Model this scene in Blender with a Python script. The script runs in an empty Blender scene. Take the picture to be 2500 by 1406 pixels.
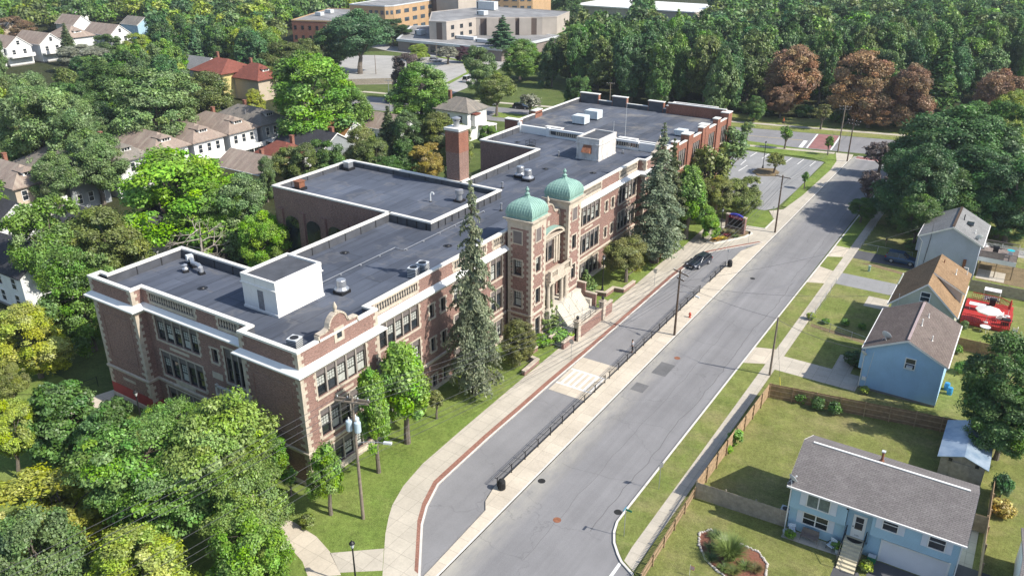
import bpy, bmesh, math, random
import numpy as np
from mathutils import Vector, Matrix
PI = math.pi
R = math.radians
S = bpy.context.scene
COL = S.collection
# ---------------------------------------------------------------- camera
CAM_H, PITCH, YAW, FPX = 48.0, R(24.52), R(32.83), 2004.0
cd = bpy.data.cameras.new("camera"); cam = bpy.data.objects.new("camera", cd); COL.objects.link(cam)
cam.location = (0, 0, CAM_H); cam.rotation_euler = (PI/2 - PITCH, 0, YAW)
cd.sensor_width = 36.0; cd.lens = 36.0*FPX/2500.0; cd.clip_end = 3000.0; cd.clip_start = 1.0
S.camera = cam
# ---------------------------------------------------------------- sky and sun
SUN_EL, SUN_AZ = R(43.0), R(80.0)          # azimuth clockwise from +Y (the street direction)
w = bpy.data.worlds.new("World"); S.world = w; w.use_nodes = True
nt = w.node_tree; bg = nt.nodes["Background"]
sky = nt.nodes.new("ShaderNodeTexSky"); sky.sky_type = 'NISHITA'; sky.sun_disc = False
sky.sun_elevation = SUN_EL; sky.sun_rotation = SUN_AZ
nt.links.new(sky.outputs[0], bg.inputs[0]); bg.inputs[1].default_value = 0.14
sd = bpy.data.lights.new("sun", 'SUN'); sd.energy = 4.7; sd.angle = R(0.55); sd.color = (1.0, 0.95, 0.86)
so = bpy.data.objects.new("sun", sd); COL.objects.link(so)
_to = Vector((math.sin(SUN_AZ)*math.cos(SUN_EL), math.cos(SUN_AZ)*math.cos(SUN_EL), math.sin(SUN_EL)))
so.rotation_euler = _to.to_track_quat('Z', 'Y').to_euler(); so.location = (60, 40, 120)
S.view_settings.view_transform = 'Standard'; S.view_settings.look = 'None'
S.view_settings.exposure = 0.50; S.view_settings.gamma = 1.0; S.view_settings.use_curve_mapping = False
S.cycles.max_bounces = 5; S.cycles.diffuse_bounces = 2; S.cycles.transmission_bounces = 2
S.cycles.glossy_bounces = 2; S.cycles.transparent_max_bounces = 4
S.cycles.caustics_reflective = False; S.cycles.caustics_refractive = False

# ---------------------------------------------------------------- where a measured point of the photograph lies in the world
_hd = np.array([-math.sin(YAW), math.cos(YAW), 0]); _rt = np.array([math.cos(YAW), math.sin(YAW), 0]); _z = np.array([0, 0, 1.])
_fw = _hd*math.cos(PITCH) - _z*math.sin(PITCH); _up = _hd*math.sin(PITCH) + _z*math.cos(PITCH)
def G(px, py, z=0.0):
    d = _fw*FPX + _rt*(px-1250) - _up*(py-703); t = (z-CAM_H)/d[2]
    return (d[0]*t, d[1]*t)
def GP(pts, z=0.0): return [G(a, b, z) for a, b in pts]
def depth(x, y, z=0): return float(np.dot(np.array([x, y, z-CAM_H]), _fw))
def PJ(x, y, z):
    p = np.array([x, y, z-CAM_H]); d = p@_fw
    return 1250+FPX*(p@_rt)/d, 703-FPX*(p@_up)/d

# ---------------------------------------------------------------- mesh building
ORG = {}
class MB:
    def __init__(s): s.v = []; s.f = []
    def quad(s, a, b, c, d): n = len(s.v); s.v += [a, b, c, d]; s.f.append((n, n+1, n+2, n+3)); return s
    def poly(s, pts): n = len(s.v); s.v += list(pts); s.f.append(tuple(range(n, n+len(pts)))); return s
    def box(s, x0, x1, y0, y1, z0, z1, rot=0.0, piv=None):
        if x0 > x1: x0, x1 = x1, x0
        if y0 > y1: y0, y1 = y1, y0
        c = [(x0,y0),(x1,y0),(x1,y1),(x0,y1)]
        if rot:
            px, py = piv if piv else ((x0+x1)/2, (y0+y1)/2); ca, sa = math.cos(rot), math.sin(rot)
            c = [(px+(x-px)*ca-(y-py)*sa, py+(x-px)*sa+(y-py)*ca) for x, y in c]
        return s.prism(c, z0, z1)
    def prism(s, pts, z0, z1, bottom=True):
        a = sum(pts[i][0]*pts[(i+1)%len(pts)][1]-pts[(i+1)%len(pts)][0]*pts[i][1] for i in range(len(pts)))
        if a < 0: pts = list(pts)[::-1]
        n = len(s.v); k = len(pts)
        s.v += [(p[0], p[1], z0) for p in pts] + [(p[0], p[1], z1) for p in pts]
        for i in range(k): j = (i+1) % k; s.f.append((n+i, n+j, n+k+j, n+k+i))
        s.f.append(tuple(n+k+i for i in range(k)))
        if bottom: s.f.append(tuple(n+i for i in reversed(range(k))))
        return s
    def tube(s, p0, p1, r0, r1=None, n=8, caps=True):
        if r1 is None: r1 = r0
        p0, p1 = Vector(p0), Vector(p1); d = p1-p0
        if d.length < 1e-6: return s
        d.normalize(); u = d.orthogonal().normalized(); w_ = d.cross(u); b = len(s.v)
        for p, r in ((p0, r0), (p1, r1)):
            for i in range(n):
                a = 2*PI*i/n; q = p + (u*math.cos(a)+w_*math.sin(a))*r; s.v.append(tuple(q))
        for i in range(n): j = (i+1) % n; s.f.append((b+i, b+j, b+n+j, b+n+i))
        if caps: s.f.append(tuple(b+i for i in reversed(range(n)))); s.f.append(tuple(b+n+i for i in range(n)))
        return s
    def path(s, pts, r, n=6):
        for a, b in zip(pts[:-1], pts[1:]): s.tube(a, b, r, r, n)
        return s
    def lathe(s, prof, cx, cy, n=16, z=0.0):
        b = len(s.v); m = len(prof)
        for r, zz in prof:
            for i in range(n): a = 2*PI*i/n; s.v.append((cx+r*math.cos(a), cy+r*math.sin(a), z+zz))
        for k in range(m-1):
            for i in range(n): j = (i+1) % n; s.f.append((b+k*n+i, b+k*n+j, b+(k+1)*n+j, b+(k+1)*n+i))
        s.f.append(tuple(b+(m-1)*n+i for i in range(n))); s.f.append(tuple(b+i for i in reversed(range(n))))
        return s
    def ball(s, c, rx, ry=None, rz=None, n=10, m=6):
        ry = ry or rx; rz = rz or rx; b = len(s.v)
        for k in range(m+1):
            t = -PI/2+PI*k/m
            for i in range(n): a = 2*PI*i/n; s.v.append((c[0]+rx*math.cos(t)*math.cos(a), c[1]+ry*math.cos(t)*math.sin(a), c[2]+rz*math.sin(t)))
        for k in range(m):
            for i in range(n): j = (i+1) % n; s.f.append((b+k*n+i, b+k*n+j, b+(k+1)*n+j, b+(k+1)*n+i))
        return s
    def sweep(s, path, prof, closed=False, left=False):
        """profile (offset to the right of the path, z) carried along a plan path with mitred corners"""
        pts = [Vector((p[0], p[1])) for p in path]; n = len(pts); sg = -1 if left else 1
        nor = []
        for i in range(n):
            dirs = []
            if closed or i > 0: dirs.append((pts[i]-pts[i-1]).normalized())
            if closed or i < n-1: dirs.append((pts[(i+1) % n]-pts[i]).normalized())
            ns = [Vector((d.y, -d.x))*sg for d in dirs]
            if len(ns) == 2:
                m = ns[0]+ns[1]; m = m/max(0.2, (1+ns[0].dot(ns[1]))); nor.append(m)
            else: nor.append(ns[0])
        b = len(s.v); k = len(prof)
        for i in range(n):
            for o, z in prof: q = pts[i]+nor[i]*o; s.v.append((q.x, q.y, z))
        for i in range(n if closed else n-1):
            j = (i+1) % n
            for a in range(k-1):
                s.f.append((b+i*k+a, b+j*k+a, b+j*k+a+1, b+i*k+a+1))
        if not closed:
            s.f.append(tuple(b+a for a in range(k))); s.f.append(tuple(b+(n-1)*k+a for a in reversed(range(k))))
        return s
    def build(s, name, m, parent=None, smooth=False, org=None, fix=False):
        if org is None: org = ORG.get(parent.name, (0, 0, 0)) if parent else (0, 0, 0)
        o_ = np.array(org)
        me = bpy.data.meshes.new(name)
        V = np.array(s.v, dtype=float).reshape(-1, 3) - o_
        me.from_pydata(V.tolist(), [], s.f)
        if fix:
            bm = bmesh.new(); bm.from_mesh(me); bmesh.ops.remove_doubles(bm, verts=bm.verts, dist=1e-4)
            bmesh.ops.recalc_face_normals(bm, faces=bm.faces); bm.to_mesh(me); bm.free()
        me.update()
        uv_box(me, o_)
        if smooth: me.polygons.foreach_set("use_smooth", [True]*len(me.polygons))
        if m: me.materials.append(m)
        ob = bpy.data.objects.new(name, me); COL.objects.link(ob)
        if parent: ob.parent = parent
        else: ob.location = org
        ORG[ob.name] = tuple(org)
        return ob
def uv_box(me, off=(0, 0, 0)):
    """UVs in metres on the dominant plane of each face (walls: along x height, slopes: along x slope)"""
    n = len(me.loops)
    if not n: return
    uv = me.uv_layers.new(name="UVMap")
    co = np.empty(len(me.vertices)*3); me.vertices.foreach_get("co", co); co = co.reshape(-1, 3)+np.array(off)
    li = np.empty(n, dtype=np.int32); me.loops.foreach_get("vertex_index", li)
    nm = np.empty(len(me.polygons)*3); me.polygons.foreach_get("normal", nm); nm = nm.reshape(-1, 3)
    ct = np.empty(len(me.polygons), dtype=np.int32); me.polygons.foreach_get("loop_total", ct)
    fn = np.repeat(nm, ct, axis=0)
    t = np.stack([-fn[:, 1], fn[:, 0], np.zeros(len(fn))], 1); l = np.linalg.norm(t, axis=1)
    flat = l < 0.08; t[flat] = (1, 0, 0); l[flat] = 1; t /= l[:, None]
    bt = np.cross(fn, t); bt[flat] = (0, 1, 0)
    P = co[li]; out = np.stack([(P*t).sum(1), (P*bt).sum(1)], 1)
    uv.data.foreach_set("uv", out.ravel())
def empty(name, loc=(0, 0, 0), rz=0.0):
    o = bpy.data.objects.new(name, None); COL.objects.link(o); o.location = loc; o.rotation_euler = (0, 0, rz)
    o.empty_display_size = 0.3; ORG[o.name] = tuple(loc) if not rz else (0, 0, 0)
    return o
def local(name, loc, rz=0.0):
    """an Empty whose parts are modelled round the origin"""
    o = empty(name, loc, rz); ORG[o.name] = (0, 0, 0); return o
def tag(o, label, cat, group=None):
    o["label"] = label; o["category"] = cat
    if group: o["group"] = group
    return o
def struct(name, mb, m, **k):
    o = mb.build(name, m, **k); o["kind"] = "structure"; return o
def dup(root, loc, rz, label, group=None):
    r = root.copy(); COL.objects.link(r); r.location = loc; r.rotation_euler = (0, 0, rz); r["label"] = label
    if group: r["group"] = group
    for ch in list(root.children):
        c = ch.copy(); COL.objects.link(c); c.parent = r
        for g in list(ch.children):
            d = g.copy(); COL.objects.link(d); d.parent = c
    return r
ORD = "first second third fourth fifth sixth seventh eighth ninth tenth eleventh twelfth thirteenth fourteenth fifteenth sixteenth seventeenth eighteenth nineteenth twentieth".split()
def ordn(i):
    if i < 20: return ORD[i]
    t, u = divmod(i+1, 10); tens = ["", "", "twenty", "thirty", "forty", "fifty", "sixty", "seventy"][t]
    return tens+("-"+ORD[u-1] if u else "ieth").replace("yieth", "ieth") if u else tens[:-1]+"ieth"

# ---------------------------------------------------------------- materials
class NT:
    def __init__(s, name, rough=0.8, spec=0.3, metal=0.0):
        s.m = bpy.data.materials.new(name); s.m.use_nodes = True; s.t = s.m.node_tree
        s.p = s.t.nodes["Principled BSDF"]; s.p.inputs["Roughness"].default_value = rough
        s.p.inputs["Specular IOR Level"].default_value = spec; s.p.inputs["Metallic"].default_value = metal
        tc = s.t.nodes.new("ShaderNodeTexCoord"); s.uv = tc.outputs["UV"]; s.ob = tc.outputs["Object"]
    def n(s, typ, **k):
        nd = s.t.nodes.new(typ)
        for a, b in k.items(): setattr(nd, a, b)
        return nd
    def l(s, a, b): s.t.links.new(a, b)
    def noise(s, scale, vec=None, detail=5, rough=0.6, sx=1, sy=1, sz=1):
        nd = s.n("ShaderNodeTexNoise"); nd.inputs["Scale"].default_value = scale; nd.inputs["Detail"].default_value = detail; nd.inputs["Roughness"].default_value = rough
        v = vec or s.ob
        if (sx, sy, sz) != (1, 1, 1):
            mp = s.n("ShaderNodeMapping"); mp.inputs["Scale"].default_value = (sx, sy, sz); s.l(v, mp.inputs[0]); v = mp.outputs[0]
        s.l(v, nd.inputs["Vector"]); return nd.outputs["Fac"]
    def ramp(s, fac, stops):
        nd = s.n("ShaderNodeValToRGB"); e = nd.color_ramp.elements
        while len(e) > 1: e.remove(e[-1])
        for i, (p, c) in enumerate(stops):
            el = e[0] if i == 0 else e.new(p)
            el.position = p; el.color = (*c[:3], 1) if isinstance(c, tuple) else (c, c, c, 1)
        s.l(fac, nd.inputs[0]); return nd.outputs[0]
    def mix(s, fac, a, b, mode='MIX'):
        nd = s.n("ShaderNodeMix", data_type='RGBA', blend_type=mode)
        for i, q in ((0, fac), (6, a), (7, b)):
            if isinstance(q, (int, float)): nd.inputs[i].default_value = q
            elif isinstance(q, tuple): nd.inputs[i].default_value = (*q[:3], 1)
            else: s.l(q, nd.inputs[i])
        return nd.outputs[2]
    def col(s, c):
        if isinstance(c, tuple): s.p.inputs["Base Color"].default_value = (*c[:3], 1)
        else: s.l(c, s.p.inputs["Base Color"])
        return s
    def bump(s, h, st=0.3, dist=0.05):
        b = s.n("ShaderNodeBump"); b.inputs["Strength"].default_value = st; b.inputs["Distance"].default_value = dist
        s.l(h, b.inputs["Height"]); s.l(b.outputs[0], s.p.inputs["Normal"]); return s
MATS = {}
def plain(name, c, rough=0.6, var=0.12, scale=1.5, spec=0.3, metal=0.0):
    if name in MATS: return MATS[name]
    t = NT(name, rough, spec, metal)
    f = t.noise(scale, detail=6)
    lo = tuple(x*(1-var) for x in c); hi = tuple(min(1, x*(1+var)) for x in c)
    t.col(t.ramp(f, [(0.3, lo), (0.7, hi)])); MATS[name] = t.m; return t.m
def brick(name, c1, c2, mortar, var=0.25):
    t = NT(name, 0.9, 0.15); b = t.n("ShaderNodeTexBrick"); t.l(t.uv, b.inputs["Vector"])
    b.inputs["Scale"].default_value = 1; b.inputs["Brick Width"].default_value = 0.22; b.inputs["Row Height"].default_value = 0.076
    b.inputs["Mortar Size"].default_value = 0.011; b.inputs["Bias"].default_value = -0.1
    b.inputs["Color1"].default_value = (*c1, 1); b.inputs["Color2"].default_value = (*c2, 1); b.inputs["Mortar"].default_value = (*mortar, 1)
    f = t.ramp(t.noise(0.35, detail=7, rough=.7), [(0.25, 1-var), (0.75, 1+var*.4)])
    sp = t.ramp(t.noise(7, t.uv, detail=2, sx=.5, sy=1.5), [(0.35, .72), (0.65, 1.2)])
    c = t.mix(1.0, b.outputs["Color"], f, 'MULTIPLY'); c = t.mix(1.0, c, sp, 'MULTIPLY'); t.col(c)
    t.bump(b.outputs["Fac"], -0.25, 0.02); return t.m
def shingle(name, c1, c2, streak=None, rh=0.16, bw=0.45):
    t = NT(name, 0.95, 0.1); b = t.n("ShaderNodeTexBrick"); t.l(t.uv, b.inputs["Vector"])
    b.inputs["Scale"].default_value = 1; b.inputs["Brick Width"].default_value = bw; b.inputs["Row Height"].default_value = rh
    b.inputs["Mortar Size"].default_value = 0.014; b.inputs["Bias"].default_value = 0.0
    b.inputs["Color1"].default_value = (*c1, 1); b.inputs["Color2"].default_value = (*c2, 1); b.inputs["Mortar"].default_value = tuple(x*.45 for x in c1)+(1,)
    f = t.ramp(t.noise(0.5, detail=8, rough=.72), [(0.25, .72), (0.75, 1.15)])
    c = t.mix(1.0, b.outputs["Color"], f, 'MULTIPLY')
    sp = t.ramp(t.noise(9, t.uv, detail=3), [(0.3, .8), (0.7, 1.15)]); c = t.mix(1.0, c, sp, 'MULTIPLY')
    if streak: c = t.mix(t.ramp(t.noise(0.6, t.uv, detail=4, sx=1.6, sy=.25), [(0.5, 0), (0.72, .75)]), c, streak)
    t.col(c); t.bump(b.outputs["Fac"], -0.3, 0.02); return t.m
def siding(name, c, pitch=0.12):
    t = NT(name, 0.6, 0.3); sp = t.n("ShaderNodeSeparateXYZ"); t.l(t.uv, sp.inputs[0])
    m = t.n("ShaderNodeMath", operation='MODULO'); m.inputs[1].default_value = pitch; ad = t.n("ShaderNodeMath", operation='ADD'); ad.inputs[1].default_value = 50*pitch
    t.l(sp.outputs[1], ad.inputs[0]); t.l(ad.outputs[0], m.inputs[0])
    dv = t.n("ShaderNodeMath", operation='DIVIDE'); dv.inputs[1].default_value = pitch; t.l(m.outputs[0], dv.inputs[0])
    ln = t.ramp(dv.outputs[0], [(0.0, .6), (0.10, .62), (0.18, 1.0), (1.0, 1.04)])
    f = t.ramp(t.noise(0.7, detail=7), [(0.3, .9), (0.7, 1.06)])
    cc = t.mix(1.0, c, ln, 'MULTIPLY'); cc = t.mix(1.0, cc, f, 'MULTIPLY'); t.col(cc); t.bump(dv.outputs[0], 0.4, 0.015); return t.m
def lawn(name, c1, c2, dry, amt=0.5, stripes=False):
    t = NT(name, 0.95, 0.1)
    a = t.ramp(t.noise(0.22, detail=8, rough=.7), [(0.3, c1), (0.7, c2)])
    d = t.ramp(t.noise(0.12, detail=9, rough=.75, sy=1.3), [(0.55-.1*amt, 0.0), (0.78, amt)])
    c = t.mix(d, a, dry)
    g = t.ramp(t.noise(3.5, detail=6, rough=.8), [(0.3, .62), (0.7, 1.3)]); c = t.mix(1.0, c, g, 'MULTIPLY')
    g2 = t.ramp(t.noise(14, detail=3, rough=.8), [(0.3, .75), (0.7, 1.22)]); c = t.mix(1.0, c, g2, 'MULTIPLY')
    mp_ = t.ramp(t.noise(0.55, detail=5, rough=.6), [(0.3, .8), (0.7, 1.14)]); c = t.mix(1.0, c, mp_, 'MULTIPLY')
    if stripes:
        wv = t.n("ShaderNodeTexWave"); wv.inputs["Scale"].default_value = .28; wv.inputs["Distortion"].default_value = .6
        mp = t.n("ShaderNodeMapping"); mp.inputs["Rotation"].default_value = (0, 0, R(28)); t.l(t.ob, mp.inputs[0]); t.l(mp.outputs[0], wv.inputs["Vector"])
        c = t.mix(1.0, c, t.ramp(wv.outputs["Fac"], [(0.35, .93), (0.65, 1.05), (0.97, 1.05), (1.0, 1.22)]), 'MULTIPLY')
    t.col(c); t.bump(t.noise(9, detail=6, rough=.8), 0.9, 0.12); return t.m
def asphalt(name, c, patch=0.12, crack=True, along='y'):
    t = NT(name, 0.9, 0.25)
    f = t.ramp(t.noise(0.16, detail=7, rough=.65), [(0.3, 1-patch), (0.7, 1+patch)])
    st = t.ramp(t.noise(0.5, detail=5, sx=(1.6 if along == 'y' else .05), sy=(.05 if along == 'y' else 1.6)), [(0.3, .92), (0.7, 1.07)])
    g = t.ramp(t.noise(16, detail=4, rough=.8), [(0.3, .84), (0.7, 1.16)])
    k = t.mix(1.0, c, f, 'MULTIPLY'); k = t.mix(1.0, k, st, 'MULTIPLY'); k = t.mix(1.0, k, g, 'MULTIPLY')
    if crack:
        v = t.n("ShaderNodeTexVoronoi", feature='DISTANCE_TO_EDGE'); v.inputs["Scale"].default_value = 0.09
        nd = t.n("ShaderNodeTexNoise"); nd.inputs["Scale"].default_value = .5; nd.inputs["Detail"].default_value = 5; t.l(t.ob, nd.inputs["Vector"])
        vm = t.n("ShaderNodeMixRGB"); vm.inputs[0].default_value = .02
        ad = t.n("ShaderNodeVectorMath", operation='MULTIPLY_ADD'); ad.inputs[1].default_value = (3, 3, 3); t.l(nd.outputs["Color"], ad.inputs[0]); t.l(t.ob, ad.inputs[2]); t.l(ad.outputs[0], v.inputs["Vector"])
        t.t.nodes.remove(vm)
        k = t.mix(t.ramp(v.outputs["Distance"], [(0.0, .4), (0.002, .3), (0.0045, 0)]), k, tuple(x*.45 for x in c))
    t.col(k); t.bump(t.noise(30, detail=3), 0.25, 0.01); return t.m
def concrete(name, c, slab=1.6, rot=0.0, var=.1, stain=.25):
    t = NT(name, 0.9, 0.2); mp = t.n("ShaderNodeMapping"); mp.inputs["Rotation"].default_value = (0, 0, rot); t.l(t.ob, mp.inputs[0])
    b = t.n("ShaderNodeTexBrick"); b.offset = 0; t.l(mp.outputs[0], b.inputs["Vector"]); b.inputs["Scale"].default_value = 1
    b.inputs["Brick Width"].default_value = slab; b.inputs["Row Height"].default_value = slab; b.inputs["Mortar Size"].default_value = 0.016; b.inputs["Bias"].default_value = 0
    b.inputs["Color1"].default_value = tuple(x*(1-var*.6) for x in c)+(1,); b.inputs["Color2"].default_value = tuple(min(1, x*(1+var*.6)) for x in c)+(1,); b.inputs["Mortar"].default_value = tuple(x*.62 for x in c)+(1,)
    f = t.ramp(t.noise(0.3, detail=8, rough=.7), [(0.3, 1-stain*.7), (0.65, 1.05)]); k = t.mix(1.0, b.outputs["Color"], f, 'MULTIPLY')
    g = t.ramp(t.noise(5, detail=6, rough=.8), [(0.3, .88), (0.7, 1.08)]); k = t.mix(1.0, k, g, 'MULTIPLY')
    t.col(k); return t.m
def membrane(name, c, patch=(0.25, .25, .25), pamt=.25, rot=0.0, dust=.6):
    t = NT(name, 0.75, 0.25); mp = t.n("ShaderNodeMapping"); mp.inputs["Rotation"].default_value = (0, 0, rot); t.l(t.ob, mp.inputs[0])
    b = t.n("ShaderNodeTexBrick"); b.offset = .37; t.l(mp.outputs[0], b.inputs["Vector"]); b.inputs["Scale"].default_value = 1
    b.inputs["Brick Width"].default_value = 11; b.inputs["Row Height"].default_value = 2.1; b.inputs["Mortar Size"].default_value = 0.035; b.inputs["Bias"].default_value = 0
    b.inputs["Color1"].default_value = tuple(x*.88 for x in c)+(1,); b.inputs["Color2"].default_value = tuple(x*1.1 for x in c)+(1,); b.inputs["Mortar"].default_value = tuple(x*.5 for x in c)+(1,)
    f = t.ramp(t.noise(0.13, detail=8, rough=.7, vec=mp.outputs[0], sx=.5), [(0.25, .7), (0.75, 1.35)]); k = t.mix(1.0, b.outputs["Color"], f, 'MULTIPLY')
    s2 = t.ramp(t.noise(1.2, detail=6, rough=.75, vec=mp.outputs[0], sx=.12), [(0.3, .8), (0.7, 1.22)]); k = t.mix(1.0, k, s2, 'MULTIPLY')
    b2 = t.n("ShaderNodeTexBrick"); b2.offset = .21; t.l(mp.outputs[0], b2.inputs["Vector"]); b2.inputs["Scale"].default_value = 1; b2.inputs["Brick Width"].default_value = 3.7; b2.inputs["Row Height"].default_value = 2.1; b2.inputs["Mortar Size"].default_value = 0.0; b2.inputs["Color1"].default_value = (.86, .86, .87, 1); b2.inputs["Color2"].default_value = (1.1, 1.1, 1.1, 1); k = t.mix(1.0, k, b2.outputs["Color"], 'MULTIPLY')
    pn = t.ramp(t.noise(0.17, detail=4, rough=.5), [(.54, 0), (.575, .3), (.59, .06), (.66, .12), (.69, 0)]); k = t.mix(pn, k, (.2, .19, .18))
    k = t.mix(t.ramp(t.noise(0.22, detail=9, rough=.72, sx=.6), [(dust, 0), (dust+.14, pamt)]), k, patch)
    t.col(k); return t.m
def leafmat(name):
    """leaf colour comes from the object's own colour; each leaf cluster varies a little in hue"""
    t = NT(name, 0.7, 0.25); nodes = t.t.nodes; oi = t.n("ShaderNodeObjectInfo"); at = t.n("ShaderNodeAttribute", attribute_name="tint")
    hs = t.n("ShaderNodeHueSaturation"); t.l(oi.outputs["Color"], hs.inputs["Color"])
    sp = t.n("ShaderNodeSeparateColor"); t.l(at.outputs["Color"], sp.inputs[0])
    t.l(sp.outputs[0], hs.inputs["Hue"]); t.l(sp.outputs[1], hs.inputs["Value"]); t.l(sp.outputs[2], hs.inputs["Saturation"])
    nodes.remove(t.p); df = t.n("ShaderNodeBsdfDiffuse"); tr = t.n("ShaderNodeBsdfTranslucent"); mx = t.n("ShaderNodeMixShader"); mx.inputs[0].default_value = .22
    gl = t.n("ShaderNodeBsdfGlossy"); gl.inputs["Roughness"].default_value = .5; m2 = t.n("ShaderNodeMixShader"); m2.inputs[0].default_value = .04
    t.l(hs.outputs[0], df.inputs[0]); t.l(hs.outputs[0], tr.inputs[0]); t.l(df.outputs[0], mx.inputs[1]); t.l(tr.outputs[0], mx.inputs[2])
    t.l(mx.outputs[0], m2.inputs[1]); t.l(gl.outputs[0], m2.inputs[2]); out = [n for n in nodes if n.type == 'OUTPUT_MATERIAL'][0]; t.l(m2.outputs[0], out.inputs[0]); return t.m
def glassmat(name, c=(0.02, 0.025, 0.03), rough=.08):
    t = NT(name, rough, .6); f = t.noise(.6, detail=2); t.col(t.ramp(f, [(0.3, tuple(x*.5 for x in c)), (0.7, tuple(x*1.8 for x in c))])); return t.m

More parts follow.
